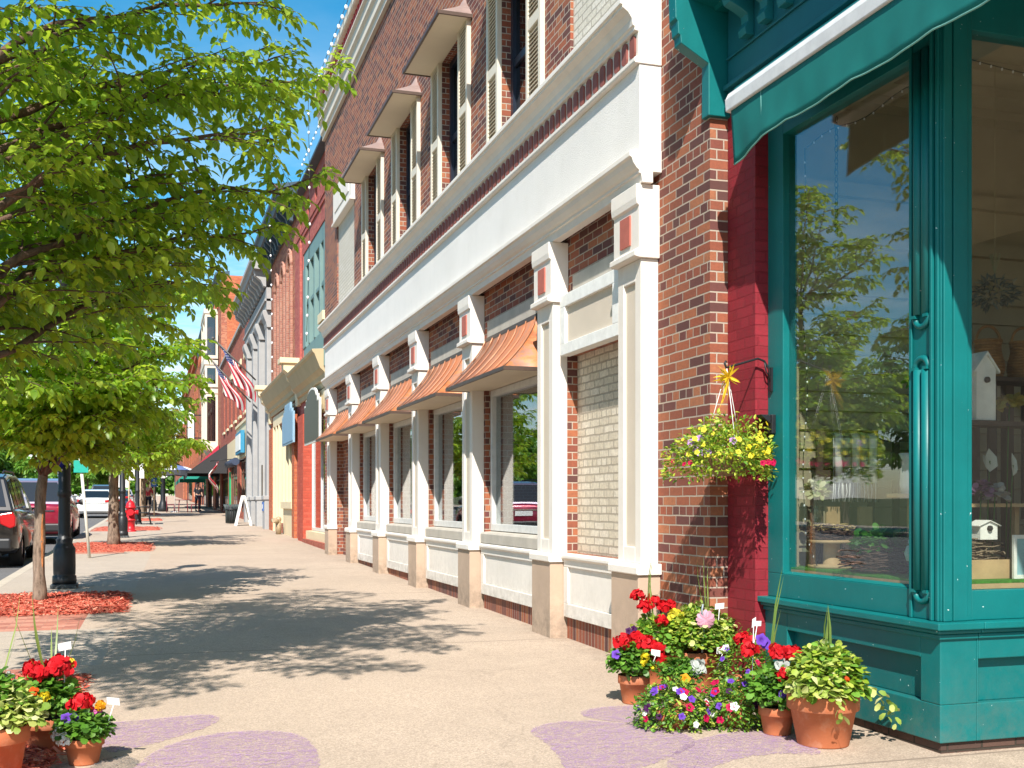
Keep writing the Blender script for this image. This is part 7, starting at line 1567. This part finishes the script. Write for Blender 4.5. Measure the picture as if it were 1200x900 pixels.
# ================================================================== cars
TYRE = simple('tyre_rubber', (0.015,0.015,0.016), 0.8); RIM = simple('rim_alloy', (0.45,0.45,0.46), 0.3, 0.8); TAIL = paint('tail_red', (0.42,0.008,0.012), 0.15, 0.05, 3); TRIMB = simple('car_trim', (0.018,0.018,0.02), 0.5); CHROME = simple('chrome', (0.6,0.6,0.6), 0.15, 1.0)
def carpaint(name, c, metal=0.3):
    m, nt, out = _nt(name); p = princ(nt, out, c, 0.28, metal, None, 0.5); p.inputs['Coat Weight'].default_value = 0.8; p.inputs['Coat Roughness'].default_value = 0.05; MATS[name] = m; return m
def car(label, cat, x, y, kind, col, roof_col=None):
    """car heading +Y, rear bumper at y, centre line x"""
    z = gz(y) - 0.125; name = 'parked_car'; t = thing(name, label, cat, (x, y, z), 'cars parked along the kerb')
    suv = kind == 'suv'; Ln, W, H = (4.7, 1.88, 1.72) if suv else (4.75, 1.82, 1.45); bz0 = 0.25 if suv else 0.20; belt = 1.02 if suv else 0.92
    # lower body: stations along the length (y, half width, bottom, top of body side)
    if suv: st = [(0.0,0.80,0.42,0.95),(0.06,0.88,0.33,1.03),(0.35,0.925,0.26,1.06),(1.0,0.94,0.25,1.06),(2.3,0.94,0.25,1.03),(3.4,0.935,0.25,1.01),(3.9,0.93,0.26,0.99),(4.45,0.88,0.30,0.90),(4.66,0.76,0.36,0.78),(4.7,0.70,0.42,0.7)]
    else: st = [(0.0,0.76,0.42,0.88),(0.07,0.85,0.32,0.98),(0.4,0.90,0.22,1.0),(1.1,0.91,0.20,0.95),(2.3,0.91,0.20,0.93),(3.4,0.905,0.20,0.90),(4.0,0.89,0.22,0.84),(4.5,0.84,0.26,0.74),(4.7,0.72,0.32,0.64),(4.75,0.66,0.38,0.58)]
    b = MB(); vs = []; prof = []
    for (yy_, hw, zb, zt) in st:
        hgt = zt-zb
        pr = [(-hw*0.90, zb), (-hw*0.975, zb+hgt*0.12), (-hw, zb+hgt*0.42), (-hw*0.985, zb+hgt*0.68), (-hw*0.955, zb+hgt*0.9), (-hw*0.90, zt), (-hw*0.45, zt+0.02), (0, zt+0.028)]
        pr = pr + [(-q[0], q[1]) for q in reversed(pr[:-1])]; vs += [(x+q[0], y+yy_, z+q[1]) for q in pr]; k = len(pr)
    fs = []
    for i in range(len(st)-1):
        for j in range(k-1): fs.append((i*k+j, i*k+j+1, (i+1)*k+j+1, (i+1)*k+j))
        fs.append((i*k+k-1, i*k, (i+1)*k, (i+1)*k+k-1))
    fs.append(tuple(range(k-1, -1, -1))); fs.append(tuple((len(st)-1)*k + j for j in range(k)))
    b.add(vs, fs, 0, True); body = b.build('body', col, t); 
    # wheel arches cut as dark liners plus wheels
    wy = (0.92, 3.72) if suv else (1.0, 3.75); wr = 0.36 if suv else 0.33
    cut = MB()
    for w in wy: cut.tube([(x-W, y+w, z+wr), (x+W, y+w, z+wr)], wr*1.13, 28)
    co = cut.build('arch_cutter', TRIMB, None, fix=True); bo = body.modifiers.new('arches', 'BOOLEAN'); bo.operation = 'DIFFERENCE'; bo.solver = 'EXACT'; bo.object = co
    bpy.context.view_layer.update(); dg = bpy.context.evaluated_depsgraph_get(); nm = bpy.data.meshes.new_from_object(body.evaluated_get(dg)); body.modifiers.clear(); body.data = nm; bpy.data.objects.remove(co)
    b = MB(); b.box(x-0.62, x+0.62, y+0.3, y+Ln-0.4, z+0.22, z+0.6); b.build('underbody', TRIMB, t)
    for w in wy:
        for s in (-1, 1):
            o = MB(); xo = x + s*(W/2-0.02); xi = x + s*(W/2-0.24); pr = [(wr*0.62, 0), (wr*0.93, 0.0), (wr, 0.04), (wr, 0.18), (wr*0.93, 0.22), (wr*0.62, 0.22)]
            n = 26; vv = []; ff = []
            for (r, a) in pr:
                for q in range(n): an = 2*PI*q/n; vv.append((xi + s*a, y+w+r*math.cos(an), z+wr+r*math.sin(an)))
            for i in range(len(pr)-1):
                for q in range(n): ff.append((i*n+q, i*n+(q+1) % n, (i+1)*n+(q+1) % n, (i+1)*n+q))
            o.add(vv, ff, 0, True); wh = o.build('tyre', TYRE, t)
            o = MB(); xc = xi + s*0.20
            o.tube([(xi+s*0.02, y+w, z+wr), (xi+s*0.14, y+w, z+wr)], wr*0.62, 24, 1); o.tube([(xi+s*0.14, y+w, z+wr), (xc, y+w, z+wr)], wr*0.14, 10)
            for q in range(10): an = 2*PI*q/10; o.tube([(xc-s*0.01, y+w+wr*0.10*math.cos(an), z+wr+wr*0.10*math.sin(an)), (xc-s*0.03, y+w+wr*0.60*math.cos(an), z+wr+wr*0.60*math.sin(an))], 0.022, 5)
            o.tube([(xi+s*0.16, y+w+wr*0.6*math.cos(an), z+wr+wr*0.6*math.sin(an)) for an in np.linspace(0, 2*PI, 25)], 0.022, 5, cap=False); o.build('rim', [RIM, TRIMB], wh, fix=False)
    # greenhouse
    if suv: gst = [(0.10,0.70,belt+0.03,0.60),(0.42,0.66,H-0.07,0.62),(0.9,0.66,H,0.64),(2.2,0.665,H,0.66),(2.75,0.64,H-0.06,0.66),(3.55,0.74,belt,0.74)]
    else: gst = [(0.60,0.72,belt+0.06,0.72),(1.25,0.60,H-0.06,0.60),(1.9,0.61,H,0.61),(2.4,0.61,H-0.01,0.61),(2.75,0.59,H-0.07,0.59),(3.65,0.74,belt-0.02,0.74)]
    b = MB(); bl_ = [(0.80 if suv else 0.78)]
    y0, y1 = gst[0][0], gst[-1][0]; hb_ = 0.86 if suv else 0.82
    def sec(i): return gst[i]
    vs = []
    for (yy_, hw, zt, _) in gst:
        u = (zt-belt)/(H-belt); u = max(0.0, min(1, u)); wl = hb_; vs += [(x-wl, y+yy_, z+belt-0.06), (x-(wl*(1-u)+hw*u), y+yy_, z+zt), (x+(wl*(1-u)+hw*u), y+yy_, z+zt), (x+wl, y+yy_, z+belt-0.06)]
    fs = []
    for i in range(len(gst)-1): q = 4*i; fs += [(q,q+1,q+5,q+4),(q+1,q+2,q+6,q+5),(q+2,q+3,q+7,q+6)]
    fs += [(3,2,1,0), tuple(4*(len(gst)-1)+j for j in range(4))]
    b.add(vs, fs, 0, False); b.build('roof', roof_col or col, t, bevel=0.05)
    # glass panels lying just proud of the greenhouse
    def quad(name, pts, off, mat):
        p = [Vector(q) for q in pts]; nn = (p[1]-p[0]).cross(p[3]-p[0]).normalized(); b = MB(); c = [q + nn*0.009 for q in p] + [q - nn*0.009 for q in p]; b.add(c, [(0,1,2,3),(7,6,5,4),(0,4,5,1),(1,5,6,2),(2,6,7,3),(3,7,4,0)]); return b.build(name, mat, t)
    V_ = [Vector(v) for v in vs]
    def ins(a, b_, c, d, u0, u1, v0, v1): 
        f = lambda u, v: (a*(1-u)+b_*u)*(1-v) + (d*(1-u)+c*u)*v
        return [f(u0,v0), f(u1,v0), f(u1,v1), f(u0,v1)]
    GL = car_glass_solid
    i1 = 1
    quad('rear_window', ins(V_[1], V_[2], V_[i1*4+2], V_[i1*4+1], 0.07, 0.93, 0.10, 0.93), 0.006, GL)
    e = len(gst)-1; quad('windscreen', ins(V_[4*e+2], V_[4*e+1], V_[4*(e-1)+1], V_[4*(e-1)+2], 0.06, 0.94, 0.06, 0.95), 0.006, GL)
    for s in (0, 1):
        def sp_(i): return (V_[4*i+3], V_[4*i+2]) if s else (V_[4*i], V_[4*i+1])
        for (ia, ib, u0, u1) in ((1,2,0.1,0.95),(2,3,0.06,0.48),(2,3,0.54,0.98),(3,4,0.04,1.0)):
            a0, a1 = sp_(ia); b0, b1 = sp_(ib); pts = ins(a0, b0, b1, a1, u0, u1, 0.16, 0.88)
            if not s: pts = [pts[1], pts[0], pts[3], pts[2]]
            quad('side_window', pts, 0.006, GL)
    # tail lamps, plate, bumper, mirrors, rails
    for s in (-1, 1):
        b = MB()
        if suv: b.prism([(x+s*0.62, z+0.98), (x+s*0.84, z+1.02), (x+s*0.89, z+0.92), (x+s*0.885, z+0.76), (x+s*0.80, z+0.72), (x+s*0.64, z+0.80)], 'y', y-0.015, y+0.18)
        else: b.prism([(x+s*0.42, z+0.90), (x+s*0.84, z+0.94), (x+s*0.86, z+0.80), (x+s*0.44, z+0.78)], 'y', y-0.015, y+0.2)
        b.build('tail_light', TAIL, t, bevel=0.02)
        b = MB(); b.lathe([(0,0),(0.09,0.02),(0.10,0.10),(0.07,0.16),(0,0.17)], (x+s*(W/2+0.10), y+(3.05 if suv else 3.1), z+belt+0.0), 12, cap=False); b.box(x+s*(W/2-0.08) if s > 0 else x+s*(W/2+0.06), x+s*(W/2+0.06) if s > 0 else x+s*(W/2-0.08), y+(3.02 if suv else 3.07), y+(3.10 if suv else 3.15), z+belt+0.02, z+belt+0.07); b.build('mirror', TRIMB if suv else col, t)
        if suv: b = MB(); b.tube([(x+s*0.62, y+0.5, z+H+0.0), (x+s*0.62, y+0.7, z+H+0.05), (x+s*0.62, y+2.0, z+H+0.05), (x+s*0.60, y+2.35, z+H-0.01)], 0.02, 6); b.build('roof_rail', TRIMB, t, fix=False)
        b = MB(); b.box(x+s*0.72-0.09, x+s*0.72+0.09, y+Ln-0.18, y+Ln-0.02, z+0.62, z+0.74); b.build('headlight', CHROME, t, bevel=0.02)
    b = MB(); b.box(x-0.26, x+0.26, y-0.022, y+0.1, z+(0.70 if suv else 0.58), z+(0.84 if suv else 0.70)); b.build('number_plate', WTAG, t)
    b = MB(); b.box(x-0.82, x+0.82, y-0.05, y+0.2, z+0.34, z+0.55); b.build('rear_bumper', TRIMB if suv else col, t, bevel=0.04)
    b = MB(); b.box(x-0.55, x+0.55, y-0.02, y+0.1, z+(0.86 if suv else 0.75), z+(0.89 if suv else 0.77)); b.build('chrome_strip', CHROME, t)
    return t
def cgs():
    m, nt, out = _nt('car_glass_solid'); princ(nt, out, (0.012,0.016,0.02), 0.04, 0.0, None, 0.8); return m
car_glass_solid = cgs()
car('black sport utility car nearest of the parked cars at the left edge', 'car', -3.27, 21.6, 'suv', carpaint('car_black', (0.014,0.012,0.011)))
car('dark red sport utility car with lilac grey roof parked ahead of the black one', 'car', -3.02, 30.7, 'suv', carpaint('car_red', (0.28,0.012,0.04)), carpaint('car_roof_lilac', (0.20,0.17,0.24)))
car('white saloon car parked beyond the red one', 'car', XatY(112, 58.5), 58.5, 'sedan', carpaint('car_white', (0.72,0.73,0.74), 0.0))
car('dark grey sport utility car ahead of the white one', 'car', -2.9, 70.0, 'suv', carpaint('car_gray', (0.05,0.055,0.06)))
car('navy blue saloon car far down the kerb', 'car', -2.7, 86.0, 'sedan', carpaint('car_navy', (0.03,0.05,0.10)))
car('light silver saloon car far down the kerb, last in the row', 'car', -2.7, 104.0, 'sedan', carpaint('car_silver', (0.45,0.46,0.48)))
# ================================================================== people
SKIN = simple('skin', (0.50,0.29,0.20), 0.6)
def skin_mesh(name, verts, edges, radii, mat, parent, lv=2, root=0):
    me = bpy.data.meshes.new(name); org = Vector(parent.location); me.from_pydata([tuple(Vector(v)) for v in verts], edges, []); o = bpy.data.objects.new(name, me); COL.objects.link(o); o.parent = parent; me.materials.append(mat)
    sk = o.modifiers.new('skin', 'SKIN'); sk.use_smooth_shade = True
    for i, r in enumerate(radii):
        r = r if isinstance(r, tuple) else (r, r); me.skin_vertices[0].data[i].radius = r; me.skin_vertices[0].data[i].use_root = (i == root)
    ss = o.modifiers.new('sub', 'SUBSURF'); ss.levels = lv; ss.render_levels = lv
    bpy.context.view_layer.update(); dg = bpy.context.evaluated_depsgraph_get(); nm = bpy.data.meshes.new_from_object(o.evaluated_get(dg)); o.modifiers.clear(); o.data = nm
    for p in nm.polygons: p.use_smooth = True
    return o
def person(label, x, y, H, rotz, shirt, trousers, hair, shorts=False, step=0.16):
    z = gz(y); t = thing('person', label, 'person', (x, y, z), None, rotz); s = H/1.75
    J = [(0,0,.95),(0,0,1.12),(0,0.01,1.32),(0,0.01,1.44),(0,-.005,1.52),(0,-.02,1.64),(0,-.01,1.74),
         (.10,0,.90),(.11,-step,.50),(.11,-step*0.8+.05,.08),(.11,-step*0.8-.10,.04),(-.10,0,.90),(-.11,step*.7,.50),(-.11,step*1.7,.10),(-.11,step*1.5-.08,.045),
         (.18,0.01,1.40),(.24,.03,1.14),(.25,-.07,.92),(.25,-.11,.83),(-.18,0.01,1.40),(-.24,.0,1.14),(-.25,-.10,.93),(-.25,-.15,.84)]
    E = [(0,1),(1,2),(2,3),(3,4),(4,5),(5,6),(0,7),(7,8),(8,9),(9,10),(0,11),(11,12),(12,13),(13,14),(2,15),(15,16),(16,17),(17,18),(2,19),(19,20),(20,21),(21,22)]
    Rr = [(.15,.11),(.13,.10),(.16,.11),(.07,.06),(.055,.055),(.078,.095),(.06,.07),.085,.055,.038,.035,.085,.055,.038,.035,.058,.042,.032,.028,.058,.042,.032,.028]
    f = lambda v: (v[0]*s, v[1]*s, v[2]*s)
    skin_mesh('body', [f(v) for v in J], E, [tuple(q*s for q in r) if isinstance(r, tuple) else r*s for r in Rr], SKIN, t)
    up = [0,1,2,15,16,19,20]; ix = {v: k for k, v in enumerate(up)}
    ex = 1.10; skin_mesh('shirt', [f(J[v]) for v in up], [(ix[a], ix[b]) for a, b in E if a in ix and b in ix], [tuple(q*s*ex for q in Rr[v]) if isinstance(Rr[v], tuple) else Rr[v]*s*1.22 for v in up], shirt, t)
    lo = [0,7,8,11,12] + ([] if shorts else [9,13]); ix = {v: k for k, v in enumerate(lo)}
    skin_mesh('trousers', [f(J[v]) for v in lo], [(ix[a], ix[b]) for a, b in E if a in ix and b in ix], [tuple(q*s*1.12 for q in Rr[v]) if isinstance(Rr[v], tuple) else Rr[v]*s*1.25 for v in lo], trousers, t)
    b = MB(); b.ball((0, 0.015*s, 1.70*s), 0.098*s, 14, 0, 0.95); o = b.build('hair', hair, None, fix=False); o.parent = t; o.location = (0,0,0)
    for k in (-1, 1):
        b = MB(); b.tube([(k*.11*s, (-step*.8+.06)*s if k > 0 else step*1.6*s, .05*s), (k*.11*s, (-step*.8-.14)*s if k > 0 else (step*1.4-.12)*s, .035*s)], [.05*s, .04*s], 8); o = b.build('shoe', TRIMB, None, fix=False); o.parent = t
    b = MB(); b.ball((0, -.10*s, 1.635*s), 0.018*s, 8); o = b.build('nose', SKIN, None, fix=False); o.parent = t
    return t
BLK = simple('cloth_black', (0.02,0.022,0.03), 0.9); HAIRB = simple('hair_brown', (0.06,0.035,0.02), 0.7); REDC = simple('cloth_red', (0.45,0.04,0.05), 0.9)
py_ = GP(232, 598.8)[1]; person('person in black clothes standing by the shop doors under the dark awning', XatY(232, py_), py_, 1.75, R(20), BLK, simple('cloth_navy', (0.03,0.035,0.06), 0.9), HAIRB, False, 0.06)
py_ = 61.0; person('person in a red top and black shorts walking on the far sidewalk behind the bench', XatY(173.5, py_), py_, 1.68, R(170), REDC, BLK, HAIRB, True, 0.16)
# ================================================================== sky, sun, camera
SUND = Vector((0.40, 0.917, -1.0)).normalized()
W = bpy.data.worlds.new('World'); S.world = W; W.use_nodes = True
nt = W.node_tree; nt.nodes.clear(); out = nt.nodes.new('ShaderNodeOutputWorld'); bg = nt.nodes.new('ShaderNodeBackground'); bg.inputs[1].default_value = 0.108
sky = nt.nodes.new('ShaderNodeTexSky'); sky.sky_type = 'NISHITA'; sky.sun_disc = False; sky.sun_elevation = math.asin(-SUND.z); sky.sun_rotation = math.atan2(-SUND.x, -SUND.y); sky.air_density = 1.0; sky.dust_density = 0.6; sky.ozone_density = 1.6; sky.altitude = 100
tc = nt.nodes.new('ShaderNodeTexCoord'); sp_ = nt.nodes.new('ShaderNodeSeparateXYZ'); L(nt, tc.outputs['Generated'], sp_.inputs[0])
den = math_n(nt, 'MAXIMUM', sp_.outputs[2], 0.03)
cv = nt.nodes.new('ShaderNodeCombineXYZ'); L(nt, math_n(nt, 'DIVIDE', sp_.outputs[0], den), cv.inputs[0]); L(nt, math_n(nt, 'DIVIDE', sp_.outputs[1], den), cv.inputs[1])
cn = noise(nt, cv.outputs[0], 0.55, 8, 0.62)
cl = ramp(nt, cn, [(0.44, (0,0,0)), (0.66, (0.85,)*3)])
el = ramp(nt, sp_.outputs[2], [(0.0, (1,1,1)), (0.18, (0.85,)*3), (0.30, (0.35,)*3), (0.42, (0.05,)*3), (1.0, (0.03,)*3)])
f = math_n(nt, 'MULTIPLY', cl, el)
hs = nt.nodes.new('ShaderNodeHueSaturation'); hs.inputs['Hue'].default_value = 0.482; hs.inputs['Saturation'].default_value = 1.48; L(nt, sky.outputs[0], hs.inputs['Color'])
L(nt, mixc(nt, f, hs.outputs[0], (6.6,6.9,7.3)), bg.inputs[0]); L(nt, bg.outputs[0], out.inputs[0])
sun = bpy.data.lights.new('sun', 'SUN'); sun.energy = 4.8; sun.angle = R(0.53); sun.color = (1.0, 0.945, 0.86)
so = bpy.data.objects.new('sun', sun); COL.objects.link(so); so.rotation_euler = SUND.to_track_quat('-Z', 'Y').to_euler(); so.location = (-5, -10, 20)
cam = bpy.data.cameras.new('camera'); cam.sensor_width = 36.0; cam.lens = 36.0*FOC/1200.0; cam.shift_y = 140.0/1200.0; cam.clip_end = 3000; cam.clip_start = 0.05
co = bpy.data.objects.new('camera', cam); COL.objects.link(co); co.location = (0, 0, CAMH); co.rotation_euler = (R(90), 0, -YAW); S.camera = co
S.render.engine = 'CYCLES'; S.cycles.max_bounces = 8; S.cycles.transparent_max_bounces = 16; S.cycles.use_denoising = True
S.cycles.caustics_reflective = False; S.cycles.caustics_refractive = False
S.view_settings.view_transform = 'Standard'; S.view_settings.look = 'None'; S.view_settings.exposure = 0.84; S.view_settings.gamma = 1.0
